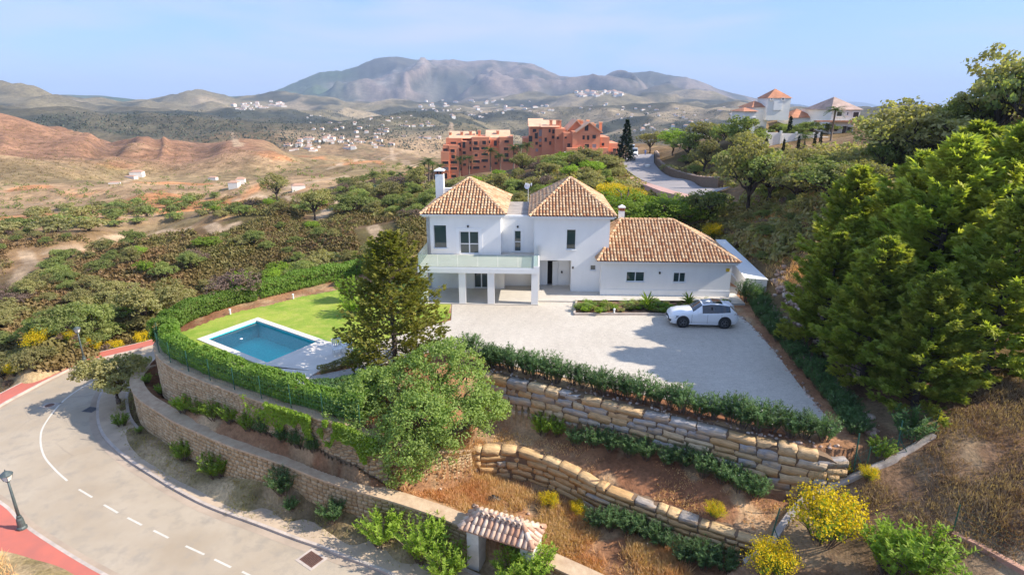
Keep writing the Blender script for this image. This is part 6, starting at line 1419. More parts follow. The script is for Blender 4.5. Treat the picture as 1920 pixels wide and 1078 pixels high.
def tree_px(kind, nm, u, vb, hpx, label, group=None, wide=1.0, H0=1.8, r=None, cat='tree', rmin=45):
    """tree whose foot is seen at (u, vb) and whose height covers hpx photo pixels"""
    if r:
        d = ray(u, vb); k = r / math.hypot(d[0], d[1]); x, y = d[0] * k, d[1] * k; z = gz(x, y)
    else: x, y, z = hit(u, vb, rmin)
    f = y * CP - (z - H) * SP; s = hpx * f / F / H0
    return put(kind, nm, x, y, z - .12 * s, label, cat, group, s=s * wide, sz=s)
def tree_fix(kind, nm, u, vt, r, hm, label, group=None, wide=1.0, H0=1.8, cat='tree'):
    """tree of height hm whose top shows at (u, vt), standing r metres away"""
    d = ray(u, vt); k = r / math.hypot(d[0], d[1]); x, y, zt = d[0] * k, d[1] * k, H + d[2] * k; s = hm / H0; g = gz(x, y)
    s = max(s, (zt - g) / H0) if g < zt else s
    return put(kind, nm, x, y, zt - s * H0, label, cat, group, s=s * wide, sz=s)
O = oakm
# named trees
tree_px(O[0], 'spreading_oak', 1700, 335, 150, 'spreading dark oak with leaning trunk left of the tallest hillside trees', wide=1.25)
tree_px(O[1], 'hillside_oak', 1785, 300, 130, 'oak between the spreading oak and the tree at the top right corner'); tree_px(O[2], 'hillside_oak', 1860, 290, 185, 'tallest hillside oak at the top right corner of the photo', wide=.9)
tree_px(O[3], 'hillside_oak', 1925, 300, 215, 'oak cut off by the right edge of the photo, at the top', wide=.8); tree_px(O[4], 'hillside_oak', 1820, 330, 90, 'olive oak under the tallest hillside tree', wide=1.2); tree_px(O[2], 'hillside_oak', 1740, 345, 100, 'small oak just above the conifer tops', wide=1.2)
tree_px(O[0], 'hillside_oak', 1662, 292, 80, 'oak beside the right corner of the cream villa', wide=1.1)
for i, (u, v, h, w_, lb) in enumerate([(1400, 402, 150, .75, 'tall twisted oak behind the end of the wing roof'), (1440, 385, 110, 1.1, 'olive tree right of the twisted oak behind the villa wing'), (1492, 392, 96, 1.25, 'olive tree in the middle of the slope behind the wing'), (1550, 385, 90, 1.3, 'broad olive tree left of the dry grass knoll'),
                                     (1600, 372, 78, 1.3, 'olive tree directly below the cream villa'), (1470, 335, 44, 1.5, 'olive tree against the left part of the boundary wall'), (1530, 322, 36, 1.5, 'olive crown in front of the boundary wall middle'), (1580, 318, 36, 1.5, 'olive crown below the porch of the cream villa'),
                                     (1378, 300, 88, 1.0, 'dark oak left of the white tower villa'), (1335, 292, 70, 1.2, 'dark rounded oak furthest left below the tower villa'), (1400, 300, 55, 1.2, 'low oak at the foot of the tower villa'), (1372, 340, 66, 1.2, 'oak above the brown bank right of the ridge road'), (1320, 325, 60, 1.1, 'grey green oak beside the ridge road bank'),
                                     (1290, 305, 62, 1.1, 'pale oak beside the ridge road crossing'), (1218, 288, 45, 1.0, 'dark tree on the right verge at the far end of the ridge road'), (1425, 318, 46, 1.3, 'olive tree just left of the boundary wall')]):
    tree_px(O[i % 5], 'oak_tree', u, v, h, lb, wide=w_)
tree_px(limt, 'bright_tree', 1262, 292, 55, 'bright yellow green tree above the ridge road', wide=1.3)
tree_px(firm, 'fir_tree', 1172, 308, 80, 'dark pointed fir standing right of the red apartments', H0=10.0)
tree_px(feath, 'feathery_bush', 1215, 438, 85, 'wide feathery light green bush behind the wing roof', wide=1.9, H0=1.5, cat='bush'); tree_px(feath, 'feathery_bush', 1265, 436, 75, 'feathery green bush nearer the roof hip', wide=1.5, H0=1.5, cat='bush'); tree_px(O[1], 'round_bush', 1318, 425, 68, 'darker round bush right of the feathery one', wide=1.3, H0=1.6, cat='bush')
tree_px(broom[0], 'broom_bush', 1150, 378, 34, 'yellow flowering broom on the slope behind the right roof', wide=1.6, H0=1.6, cat='bush'); tree_px(broom[1], 'broom_bush', 1185, 385, 30, 'second yellow broom behind the wing chimney', wide=1.8, H0=1.6, cat='bush')
tree_px(broom[1], 'broom_bush', 1337, 452, 32, 'yellow green bush standing at the rear corner of the wing', H0=1.6, cat='bush')
tree_px(purp, 'bare_bush', 440, 565, 72, 'greyish half-bare bush beyond the pool hedge', wide=1.2, cat='bush')
tree_px(O[0], 'round_oak', 275, 612, 85, 'left of two big rounded olive-brown oaks above the road bend', wide=1.05); tree_px(O[2], 'round_oak', 335, 600, 78, 'right of two big rounded olive-brown oaks above the road bend', wide=1.05)
tree_px(O[4], 'tall_oak', 590, 412, 64, 'big dark oak on the crest beside the pale track', wide=.9); tree_px(O[0], 'autumn_tree', 520, 380, 58, 'orange green tree standing alone on the middle slope', wide=.8)
tree_px(O[1], 'slope_oak', 172, 650, 98, 'bright oak right of the upper street lamp', wide=1.0); tree_px(O[3], 'slope_oak', 128, 640, 80, 'dark-stemmed oak left of the bright one near the lamp', wide=1.1); tree_px(O[3], 'slope_oak', 250, 468, 42, 'dark compact oak under the dirt track')
tree_px(O[1], 'round_shrub', 360, 512, 42, 'small round green shrub on the brown heath', H0=1.6, cat='shrub'); tree_px(O[3], 'round_shrub', 312, 530, 40, 'round shrub left of the pair of big oaks, on the heath', H0=1.6, cat='shrub'); tree_px(O[1], 'round_shrub', 478, 465, 34, 'round shrub near the top of the heath slope', H0=1.6, cat='shrub')
# palms by the apartments and villas
for i, (u, vb, h) in enumerate([(738, 350, 40), (752, 345, 45), (772, 350, 52), (797, 345, 50), (812, 340, 45), (806, 352, 58), (826, 352, 40), (862, 322, 45), (880, 322, 44), (920, 325, 56), (938, 315, 42), (963, 312, 52), (975, 310, 50), (988, 312, 50)]):
    tree_px(palmf[i % 2], 'palm_tree', u, vb, h, (ordn(i) + ' palm from the left by the left apartment block') if i > 6 else (ordn(i) + ' palm from the left in the grove left of the red apartments'), 'palms near the apartments', H0=8.8, r=[150, 152, 150, 165, 168, 160, 166, 178, 178, 172, 176, 170, 168, 169][i])
tree_px(palmf[0], 'palm_tree', 1558, 262, 66, 'palm between the tower villa and the cream villa', H0=8.8, r=113); tree_px(palms, 'small_palm', 1510, 258, 36, 'little palm behind the cream boundary wall', H0=3.6, r=111); tree_px(palms, 'small_palm', 1836, 262, 50, 'low fan palm near the shed on the right hillside', H0=3.6, r=62)
for i, (u, v, h, r) in enumerate([(1437, 268, 34, 107), (1470, 270, 24, 107), (1497, 272, 26, 107), (1527, 270, 26, 107), (1538, 268, 26, 107), (1484, 215, 38, 121)]): tree_px(slim, 'slim_cypress', u, v, h, ordn(i) + ' slim dark cypress from the left at the boundary wall' if i < 5 else 'slim cypress rising behind the white tower', 'slim cypresses by the ridge villas', H0=5.0, r=r)
rs = random.Random(21)
def scatter(poly, n, hm, kinds, nm, what, where, group, mind=2.2, wide=(.8, 1.5), rmin=45, cat='tree', H0=1.8):
    """n trees whose feet lie inside a photo polygon, kept apart on the ground"""
    us = [p[0] for p in poly]; vs = [p[1] for p in poly]; done = []; tries = 0
    while len(done) < n and tries < n * 30:
        tries += 1; u = rs.uniform(min(us), max(us)); v = rs.uniform(min(vs), max(vs))
        if not in_poly(np.array([u]), np.array([v]), poly)[0]: continue
        x, y, z = hit(u, v, rmin)
        if any((x - a) ** 2 + (y - b_) ** 2 < mind ** 2 for a, b_, _, _ in done): continue
        if in_poly(np.array([x]), np.array([y]), T0)[0] or line_dist(np.array([x]), np.array([y]), RT)[0] < 4.5 or in_poly(np.array([x]), np.array([y]), ROADPOLY)[0] or any(line_dist(np.array([x]), np.array([y]), T)[0] < 3.5 for T in TLINES): continue
        done.append((x, y, z, u))
    done.sort(key=lambda q_: q_[3])
    for i, (x, y, z, u) in enumerate(done):
        s = rs.uniform(*hm) / H0; kd = rs.randrange(len(kinds)); q_ = (s * H0 - hm[0]) / (hm[1] - hm[0]); k_ = ('small', 'mid-sized', 'tall')[min(2, int(q_ * 3))]
        put(kinds[kd], nm, x, y, z - .45 * s, ordn(i) + ' ' + what[0].split(' ')[0 if not what[0].startswith('dark') else 1] + ' from the left in ' + where + ', ' + k_, cat, group, s=s * rs.uniform(*wide), sz=s)
E6 = [O[0], O[1], O[2], O[3], O[4], O[1], O[3], O[0], limt, purp]
scatter([(700, 405), (700, 372), (760, 352), (830, 350), (950, 325), (1150, 308), (1165, 340), (1110, 372), (1000, 388), (850, 405), (760, 412)], 80, (1.8, 3.4), E6, 'thicket_oak', ['oak in the left end of', 'oak in the left centre of', 'oak in the right centre of', 'oak in the right end of'], 'the thicket between villa and red apartments', 'thicket behind the villa', 3.0)
scatter([(625, 372), (640, 350), (720, 335), (830, 328), (830, 360), (700, 385), (640, 410)], 34, (3.0, 4.8), E6, 'garden_tree', ['tree on the left of', 'tree on the right of'], 'the grove around the far blue pool', 'trees around the far pool', 3.6)
scatter([(960, 322), (960, 305), (1165, 300), (1165, 325)], 26, (3.0, 4.8), E6, 'tall_oak', ['oak left below', 'oak right below'], 'the gabled apartment block', 'oaks below the gabled apartments', 3.5, rmin=90)
scatter([(0, 720), (0, 560), (120, 500), (260, 560), (290, 620), (200, 655), (120, 680), (60, 700)], 38, (1.6, 3.0), E6, 'slope_oak', ['oak at the left edge of', 'oak in the middle of', 'oak at the right of'], 'the dense slope behind the upper street lamp', 'oaks on the slope behind the lamp', 2.3)
scatter([(0, 560), (0, 440), (120, 440), (250, 470), (300, 520), (120, 510)], 26, (1.5, 2.8), E6, 'valley_oak', ['oak low on the left of', 'oak in the centre of', 'oak at the upper right of'], 'the bushy valley side', 'oaks of the valley side', 3.0)
scatter([(330, 470), (420, 440), (640, 410), (740, 440), (740, 470), (600, 500), (420, 545), (340, 560)], 18, (1.0, 2.0), E6, 'heath_shrub', ['round shrub on the left of', 'round shrub on the right of'], 'the brown heath beyond the lawn', 'round shrubs on the heath', 3.0, cat='shrub', H0=1.6)
scatter([(400, 400), (480, 385), (560, 378), (700, 345), (640, 395), (560, 402), (430, 418)], 20, (1.8, 3.4), E6, 'crest_oak', ['oak on the left of', 'oak on the right of'], 'the crest below the ochre valley', 'oaks along the crest', 4.0)
scatter([(420, 560), (480, 545), (620, 522), (760, 495), (770, 470), (640, 500), (430, 540)], 24, (1.4, 2.6), [O[1], O[4], limt], 'hedge_side_bush', ['bush left behind', 'bush right behind'], 'the hedge at the far side of the lawn', 'bushes behind the lawn hedge', 1.8, cat='bush', H0=1.6)
scatter([(1240, 330), (1290, 305), (1420, 300), (1640, 318), (1640, 380), (1480, 420), (1400, 350), (1330, 330)], 34, (1.8, 3.2), E6, 'hill_oak', ['oak at the left of', 'oak in the middle of', 'oak at the right of'], 'the wooded slope below the ridge villas', 'oaks below the ridge villas', 3.2)
scatter([(1640, 330), (1920, 300), (1920, 240), (1700, 262)], 26, (3.5, 6.0), E6, 'hill_oak', ['oak at the left of', 'oak at the right of'], 'the dark wood above the conifer row', 'oaks above the conifer row', 3.0)
scatter([(1400, 250), (1560, 245), (1560, 262), (1430, 268)], 12, (2.0, 3.2), [O[1], O[3]], 'villa_tree', ['tree left in', 'tree right in'], 'the garden between the two ridge villas', 'garden trees of the ridge villas', 2.0)
scatter([(1340, 450), (1480, 370), (1500, 420), (1440, 500), (1400, 470)], 26, (.8, 1.6), [O[0], purp, O[1]], 'bank_shrub', ['shrub low on', 'shrub high on'], 'the dry bank behind the garden wall', 'shrubs on the dry bank', 1.6, cat='shrub', H0=1.6)
scatter([(0, 440), (0, 405), (200, 380), (420, 370), (400, 405), (250, 425), (120, 440)], 40, (2.5, 4.5), oakf, 'valley_shrub', ['dark shrub on the left of', 'dark shrub on the right of'], 'the ochre slope in the valley', 'shrubs on the ochre slope', 5, wide=(1.1, 1.6), cat='shrub', H0=1.55)
# ---------------------------------------------------------------- far shrubs nobody could count, heath and dry grass
def blobs(name, poly, n, size, mat, rmin, seed, quads=16, flatz=.7, label=None, cat='shrubs', rmax=1e9, power=.5, leaf=.55):
    R = np.random.RandomState(seed); u = R.uniform(min(p[0] for p in poly), max(p[0] for p in poly), n * 3); v = R.uniform(min(p[1] for p in poly), max(p[1] for p in poly), n * 3)
    k = in_poly(u, v, poly); u, v = u[k][:n], v[k][:n]; X = []
    for a, b_ in zip(u, v):
        h = hit(a, b_, rmin)
        r = math.hypot(h[0], h[1])
        if r < rmax: X.append(h + (1.0,))
    X = np.array(X); x, y = X[:, 0], X[:, 1]
    k = ~in_poly(x, y, T0) & ~in_poly(x, y, ROADPOLY) & (line_dist(x, y, RT) > 4)
    for T in TLINES: k &= line_dist(x, y, T) > 2.6
    X = X[k]; m = len(X); s = R.uniform(size[0], size[1], m)
    kk = np.repeat(np.arange(m), quads); D = rsph(R, len(kk)); D[:, 2] = np.abs(D[:, 2]) * flatz
    C = X[kk, :3] + D * (s[kk] * R.uniform(.5, 1, len(kk)) ** .5)[:, None]
    V, Fq = leaf_fold(C, rsph(R, len(kk)) + np.array([0, 0, power]), D + rsph(R, len(kk)) * .4 + np.array([0, 0, .4]), s[kk] * leaf * R.uniform(.7, 1.3, len(kk)), s[kk] * leaf * .5)
    return tag(link(name, mesh_np(name, V, Fq, [mat])), label, cat, None, 'stuff')
M_FARG = mat_leaf('far grove', (0.045, 0.058, 0.035), (0.075, 0.085, 0.05), None, trans=.1)
blobs('far_scrub', [(0, 440), (0, 345), (200, 335), (440, 320), (560, 300), (800, 285), (830, 335), (640, 372), (420, 400), (200, 420)], 420, (.8, 1.9), M_OAKD, 120, 31, 14, label='dark scrub dotted over the ochre middle valley')
blobs('hill_scrub', [(0, 345), (0, 225), (200, 260), (420, 275), (560, 300), (200, 335)], 1500, (.5, 1.3), M_BRN, 300, 32, 7, label='sparse scrub on the brown hills')
blobs('foothill_scrub', [(0, 235), (110, 215), (440, 208), (1100, 205), (1420, 210), (1420, 262), (800, 290), (540, 295), (300, 260)], 2200, (4, 9), M_FARG, 800, 33, 5, label='dark groves speckling the foothills')
blobs('heath', [(300, 560), (330, 470), (420, 432), (540, 405), (680, 402), (800, 410), (800, 470), (620, 520), (440, 560), (330, 590)], 4200, (.25, .6), M_BRN, 50, 34, 14, 1.1, label='brown heath covering the slope beyond the lawn', power=.7, leaf=.75, rmax=118)
blobs('heath', [(300, 560), (330, 470), (420, 432), (540, 405), (680, 402), (800, 410), (800, 470), (620, 520), (440, 560), (330, 590)], 2600, (.25, .55), M_HEATH, 50, 35, 14, 1.1, label='olive green heath covering the slope beyond the lawn', power=.7, leaf=.75, rmax=118)
blobs('heath', [(0, 700), (0, 440), (200, 440), (420, 420), (560, 400), (300, 590), (230, 650), (110, 690)], 4200, (.3, .7), M_BRN, 48, 36, 14, 1.1, label='heath and low scrub between the oaks of the left slope', power=.6, leaf=.75, rmax=170)
blobs('heath', [(400, 405), (420, 370), (560, 365), (720, 345), (700, 400), (560, 405)], 1500, (.4, .9), M_BRN, 90, 37, 12, 1.1, label='brown heath on the crest above the lawn slope', power=.6, leaf=.75)
blobs('undergrowth', [(700, 410), (760, 350), (1160, 310), (1230, 360), (1340, 372), (1330, 450), (1160, 420), (900, 405)], 3000, (.35, .9), M_OLIVE, 62, 38, 14, 1.0, label='undergrowth between the trees behind the villa', leaf=.8)
blobs('undergrowth', [(1330, 460), (1240, 330), (1420, 275), (1700, 270), (1920, 260), (1920, 420), (1600, 420), (1450, 500)], 2600, (.3, .8), M_OLIVE, 50, 39, 14, 1.0, label='undergrowth on the right hillside', leaf=.8)
# ---------------------------------------------------------------- white houses scattered over the valley and the foothills
M_FARH = mat_plain('distant white house', (0.72, 0.70, 0.66), 0.9, 0.03); M_FARR = mat_plain('distant roof', (0.45, 0.27, 0.19), 0.9, 0.1)
def house_mesh(a, b_, h):
    m = MB(); m.box(-a, a, -b_, b_, -3, h); m.add([(-a - .3, -b_ - .3, h), (a + .3, -b_ - .3, h), (a + .3, b_ + .3, h), (-a - .3, b_ + .3, h), (-a * .5, 0, h + b_ * .45), (a * .5, 0, h + b_ * .45)], [(0, 1, 5, 4), (1, 2, 5), (2, 3, 4, 5), (3, 0, 4)], 1)
    return m.mesh('distant_house', [M_FARH, M_FARR])
hm = [house_mesh(7, 5, 5), house_mesh(11, 5, 3.4), house_mesh(6, 6, 7)]
VIL = [([(430, 198), (520, 190), (540, 200), (450, 208)], 46, 'white house in the village left of the mountain', 'village left of the mountain', 0.55), ([(1080, 172), (1170, 172), (1170, 182), (1080, 182)], 46, 'white house in the village on the mountain flank', 'village on the right flank', .7),
       ([(780, 190), (1000, 185), (1050, 215), (800, 225)], 60, 'white house on foothills below the mountain', 'houses below the mountain', .6), ([(1050, 195), (1400, 200), (1400, 250), (1190, 262), (1170, 225)], 58, 'white house on foothills right of the apartments', 'houses right of the apartments', .5),
       ([(540, 270), (600, 258), (720, 262), (740, 275), (620, 285), (540, 285)], 42, 'white building in the valley floor village', 'valley floor village', .5), ([(560, 215), (800, 215), (830, 262), (600, 258)], 48, 'white house in groves left of the apartments', 'houses left of the apartments', .45)]
HS = []
for poly, n, lb, gr, sc_ in VIL:
    us = [p[0] for p in poly]; vs = [p[1] for p in poly]; c = 0
    while c < n:
        u = rs.uniform(min(us), max(us)); v = rs.uniform(min(vs), max(vs))
        if not in_poly(np.array([u]), np.array([v]), poly)[0]: continue
        x, y, z = hit(u, v, 700); r = math.hypot(x, y); s = sc_ * rs.uniform(.6, 1.3) * (1 + (r > 2500) * .8)
        o = link('distant_house', hm[c % 3], None, (x, y, z), (0, 0, rs.uniform(-.5, .5)), (s, s, s)); tag(o, lb, 'house', gr, 'thing'); c += 1; HS.append((gr, u, o))
for gr in {h[0] for h in HS}:
    for i, (_, _, o) in enumerate(sorted([h for h in HS if h[0] == gr], key=lambda h: h[1])): o['label'] = ordn(i) + ' ' + o['label'].replace('white house ', 'white house from the left ').replace('white building ', 'building from the left ').replace('on the foothills ', 'on foothills ')
for i, (u, v, s, rz) in enumerate([(258, 330, .8, .2), (246, 334, .5, -.2), (452, 345, .5, .3), (400, 338, .5, 0), (215, 345, .35, .3), (440, 352, .45, .1), (560, 356, .5, .4), (578, 262, 1.2, .1)]):
    x, y, z = hit(u, v, 150); tag(link('farm_house', hm[i % 3], None, (x, y, z), (0, 0, rz), (s * .6,) * 3), ['white farmhouse at the end of the track below the green patch', 'low farm shed left of the farmhouse', 'white building right in the ochre hamlet', 'small white house left in the ochre hamlet', 'lone hut at the foot of the brown hill', 'lowest house of the ochre hamlet', 'white wall building beside the crest track', 'red and white house beyond the valley village'][i], 'house', None, 'thing')
# far swimming pool by the grove
x, y, z = hit(722, 356, 100); e = empty('far_pool', (x, y, z + .9), .1, 'distant blue pool with white rim in the grove left of the apartments', 'swimming pool')
MB().prism([(8.5 * math.cos(a) + (1.2 if abs(math.sin(a)) < .6 else 0), 4.6 * math.sin(a)) for a in np.linspace(0, 2 * math.pi, 18)[:-1]], -1.6, .0).build('rim', M_COPING, e)
MB().prism([(7.2 * math.cos(a), 3.6 * math.sin(a)) for a in np.linspace(0, 2 * math.pi, 18)[:-1]], .001, .05).build('water', mat_plain('far pool blue', (0.08, 0.38, 0.68), 0.1), e)
# ================================================================ STREET FURNITURE, CAR, SMALL THINGS
M_POST = mat_plain('grey green lamp iron', (0.10, 0.125, 0.125), 0.5, 0.15, 6, metal=0.3)
M_LGL = mat_plain('frosted lamp glass', (0.70, 0.64, 0.58), 0.3, 0.05, 6)
def street_lamp(x, y, z, h, label, group=None, rz=0):
    e = empty('street_lamp', (x, y, z), rz, label, 'street lamp', group); k = h / 3.4
    MB().lathe([(.22 * k, 0), (.22 * k, .10 * k), (.17 * k, .16 * k), (.15 * k, .55 * k), (.125 * k, .62 * k), (.12 * k, .66 * k), (.0, .67 * k)], 14).build('base', M_POST, e, smooth=False)
    MB().lathe([(.075 * k, .6 * k), (.068 * k, 1.5 * k), (.05 * k, 2.75 * k), (.0, 2.78 * k)], 12).build('post', M_POST, e, smooth=True)
    MB().lathe([(.10 * k, .68 * k), (.11 * k, .72 * k), (.10 * k, .76 * k), (.07 * k, .78 * k)], 12).build('collar', M_POST, e)
    l_ = MB().lathe([(.06 * k, 2.72 * k), (.11 * k, 2.78 * k), (.10 * k, 2.80 * k), (.0, 2.81 * k)], 12).build('lantern', M_POST, e)
    def fr(r, z_): return [(r * a, r * b_, z_) for a, b_ in ((-1, -1), (1, -1), (1, 1), (-1, 1))]
    MB().add(fr(.10 * k, 2.81 * k) + fr(.17 * k, 3.12 * k), [(0, 1, 5, 4), (1, 2, 6, 5), (2, 3, 7, 6), (3, 0, 4, 7), (3, 2, 1, 0)]).build('glass', M_LGL, l_)
    m = MB()
    for a, b_ in ((-1, -1), (1, -1), (1, 1), (-1, 1)): m.tube([(a * .102 * k, b_ * .102 * k, 2.81 * k), (a * .174 * k, b_ * .174 * k, 3.12 * k)], .012 * k, 4)
    m.build('ribs', M_POST, l_)
    MB().lathe([(.27 * k, 3.12 * k), (.275 * k, 3.15 * k), (.20 * k, 3.22 * k), (.10 * k, 3.30 * k), (.03 * k, 3.33 * k), (.02 * k, 3.42 * k), (0, 3.43 * k)], 14).build('cap', M_POST, l_, smooth=False)
    return e
x, y, z = P(42, 990, ROADZ + .127); street_lamp(x, y, z, 3.45, 'street lamp on the red pavement near the bottom left corner', 'street lamps on the red pavement')
x, y, z = P(160, 683, ROADZ + .127); street_lamp(x, y, z, 3.45, 'farther street lamp on the red pavement, at the outside of the bend', 'street lamps on the red pavement')
i = int(.50 * len(RT)); c = offset_line(RT, side * 3.5)[i]; street_lamp(c[0], c[1], RT[i, 2] + .4, 3.6, 'street lamp beside the pink pavement of the ridge road')
# ---------------------------------------------------------------- parked car
M_CARW, nt, b, o = new_mat('white car paint'); setc(nt, b, (0.80, 0.81, 0.83)); b.inputs['Roughness'].default_value = 0.25; b.inputs['Coat Weight'].default_value = 0.7; b.inputs['Coat Roughness'].default_value = 0.05
M_CARG, nt, b, o = new_mat('tinted car glass'); setc(nt, b, (0.015, 0.02, 0.028)); b.inputs['Roughness'].default_value = 0.03; b.inputs['Coat Weight'].default_value = 1.0
M_BLK = mat_plain('black car plastic', (0.018, 0.018, 0.02), 0.5, 0.05); M_TYRE = mat_plain('tyre rubber', (0.025, 0.025, 0.026), 0.85, 0.1, 10); M_RIM = mat_plain('dark alloy', (0.16, 0.16, 0.17), 0.35, 0.05, 4, metal=0.8)
M_HEADL = mat_plain('headlight lens', (0.13, 0.15, 0.18), 0.12, 0.1, 14); M_TAIL = mat_plain('red tail light', (0.30, 0.01, 0.012), 0.25)
def loft_car(e, ST, glass_st, ws, rs_, body_mat, names=('windshield', 'rear_window', 'side_window'), side_cut=None):
    """ST rows: x, zb, w, zs, zr, wr ; symmetric about y=0"""
    def sec(s):
        x, zb, w_, zs, zr, wr = s; m_ = zb + (zs - zb) * .45
        h = [(0, zb), (w_ * .80, zb), (w_ * .96, zb + .06), (w_, m_), (w_ * .985, zs - (zs - m_) * .25), (w_ * .95, zs), (wr + .03, zr - .04), (wr - .05, zr), (0, zr + .035)]
        return [(x, y, z) for y, z in h] + [(x, -y, z) for y, z in h[-2:0:-1]]
    rings = [sec(s) for s in ST]; n = len(rings[0]); V = [p for r in rings for p in r]; body = []; gs = {names[0]: [], names[1]: [], 'L': [], 'R': []}
    for i in range(len(ST) - 1):
        for j in range(n):
            f = (i * n + j, i * n + (j + 1) % n, (i + 1) * n + (j + 1) % n, (i + 1) * n + j)
            if i in glass_st and j == 5: gs['R'].append(f)
            elif i in glass_st and j == n - 6: gs['L'].append(f)
            elif i in ws and j in (6, 7, 8, 9) : gs[names[0]].append(f)
            elif i in rs_ and j in (6, 7, 8, 9): gs[names[1]].append(f)
            else: body.append(f)
    body += [tuple(range(n)), tuple(range((len(ST) - 1) * n, len(ST) * n))[::-1]]
    m = MB(); m.add(V, body); o = m.build('body', body_mat, e, smooth=True)
    for k, fs in gs.items():
        if not fs: continue
        used = sorted({q for f in fs for q in f}); mp_ = {q: i for i, q in enumerate(used)}; m = MB(); m.add([V[q] for q in used], [tuple(mp_[q] for q in f) for f in fs])
        m.build('side_window' if k in 'LR' else k, M_CARG, e, smooth=True)
    return o
def wheel(e, x, y, r, w_, side_):
    t = empty('wheel', (x, y, r)); t.parent = e; t.rotation_euler = (rad(90), 0, 0)
    MB().lathe([(r * .62, -w_ / 2), (r * .92, -w_ / 2), (r, -w_ * .36), (r, w_ * .36), (r * .92, w_ / 2), (r * .62, w_ / 2)], 24).build('tyre', M_TYRE, t, smooth=True)
    m = MB(); zf = -side_ * w_ * .46
    for k in range(5):
        a = k * 2 * math.pi / 5; m.tube([(0, 0, zf), (r * .62 * math.cos(a), r * .62 * math.sin(a), zf)], [r * .11, r * .07], 5)
    m.lathe([(r * .66, zf - .02), (r * .66, zf + .02), (r * .58, zf + .02), (r * .58, zf - .02)], 20); m.lathe([(r * .14, zf - .03), (r * .12, zf + .03), (0, zf + .03)], 10)
    m.build('rim', M_RIM, t)
    MB().lathe([(r * .6, zf * .3 - .01), (r * .6, zf * .3 + .01), (0, zf * .3 + .01)], 16).build('brake_disc', M_BLK, t)
    return t
cf = P(1280, 614.5, 0); cr_ = P(1358, 616.5, 0)
ang = math.atan2(cr_[1] - cf[1], cr_[0] - cf[0]); wb = math.hypot(cr_[0] - cf[0], cr_[1] - cf[1]); kc = wb / 2.93
car = empty('parked_car', (0, 0, 0), ang, 'white sport utility car with dark sunroof parked before the garage wing', 'car')
ST = [(0.0, .42, .55, .60, .66, .45), (.07, .27, .78, .78, .84, .60), (.28, .22, .90, .90, .985, .70), (.75, .21, .955, .98, 1.085, .75), (1.30, .21, .965, 1.03, 1.13, .76), (1.62, .21, .965, 1.05, 1.17, .74), (2.25, .21, .965, 1.07, 1.61, .62), (2.85, .21, .965, 1.085, 1.695, .62),
      (3.45, .21, .965, 1.11, 1.68, .61), (3.95, .21, .965, 1.15, 1.615, .58), (4.22, .22, .955, 1.17, 1.55, .56), (4.56, .25, .93, 1.14, 1.22, .66), (4.74, .28, .87, 1.00, 1.06, .62), (4.84, .42, .74, .80, .86, .5)]
loft_car(car, ST, (6, 7, 8, 9), (5,), (10,), M_CARW)
fx, rx_ = .93, 3.86
for xx in (fx, rx_):
    for s_ in (-1, 1):
        wheel(car, xx, s_ * .84, .385, .27, s_)
        MB().lathe([(.46, -.10), (.46, .10), (0, .10)], 22).build('wheel_arch', M_BLK, car, loc=(xx, s_ * .868, .43), rot=(rad(90), 0, 0))
for s_ in (-1, 1):
    MB().add([(.17, s_ * .76, .66), (.42, s_ * .905, .72), (.62, s_ * .955, .86), (.30, s_ * .80, .86), (.17, s_ * .80, .655), (.42, s_ * .95, .71), (.62, s_ * .975, .86), (.30, s_ * .86, .865)], [(0, 1, 2, 3), (4, 5, 6, 7), (0, 1, 5, 4), (1, 2, 6, 5), (2, 3, 7, 6), (3, 0, 4, 7)]).build('headlight', M_HEADL, car)
    m = MB(); m.add([(1.92, s_ * .99, 1.08), (2.13, s_ * .97, 1.06), (2.13, s_ * 1.17, 1.09), (1.96, s_ * 1.15, 1.10), (1.94, s_ * .99, 1.22), (2.13, s_ * .97, 1.20), (2.13, s_ * 1.17, 1.21), (1.99, s_ * 1.15, 1.20)], [(0, 1, 2, 3), (4, 5, 6, 7), (0, 1, 5, 4), (1, 2, 6, 5), (2, 3, 7, 6), (3, 0, 4, 7)]); m.build('mirror', M_CARW, car)
    MB().add([(4.45, s_ * .925, .98), (4.79, s_ * .80, .92), (4.79, s_ * .82, 1.0), (4.5, s_ * .935, 1.10)], [(0, 1, 2, 3)]).build('tail_light', M_TAIL, car)
    MB().box(1.35, 3.35, min(s_ * .955, s_ * .975), max(s_ * .955, s_ * .975), .27, .33).build('sill_trim', M_CARW, car)
    m = MB()
    for xx in (1.52, 2.62, 3.60): m.box(xx, xx + .012, min(s_ * .955, s_ * .9675), max(s_ * .955, s_ * .9675), .36, 1.0)
    m.build('door_gap', M_BLK, car)
    for xx in (2.42, 3.40): MB().box(xx - .09, xx + .09, min(s_ * .955, s_ * .985), max(s_ * .955, s_ * .985), .90, .925).build('door_handle', M_CARW, car)
    MB().box(2.88, 2.96, min(s_ * .80, s_ * .83) , max(s_ * .80, s_ * .83), 1.2, 1.5).build('window_post', M_BLK, car)
    MB().add([(.05, s_ * .60, .40), (.12, s_ * .78, .42), (.14, s_ * .80, .58), (.045, s_ * .60, .56), (-.01, s_ * .60, .40), (.06, s_ * .80, .42), (.08, s_ * .82, .58), (-.01, s_ * .60, .56)], [(0, 1, 2, 3), (4, 5, 6, 7), (0, 1, 5, 4), (1, 2, 6, 5), (2, 3, 7, 6), (3, 0, 4, 7)]).build('air_intake', M_BLK, car)
MB().box(-.015, .02, -.42, .42, .40, .58).build('grille', M_BLK, car); MB().box(-.03, -.016, -.26, .26, .43, .54).build('number_plate', M_ALU, car)
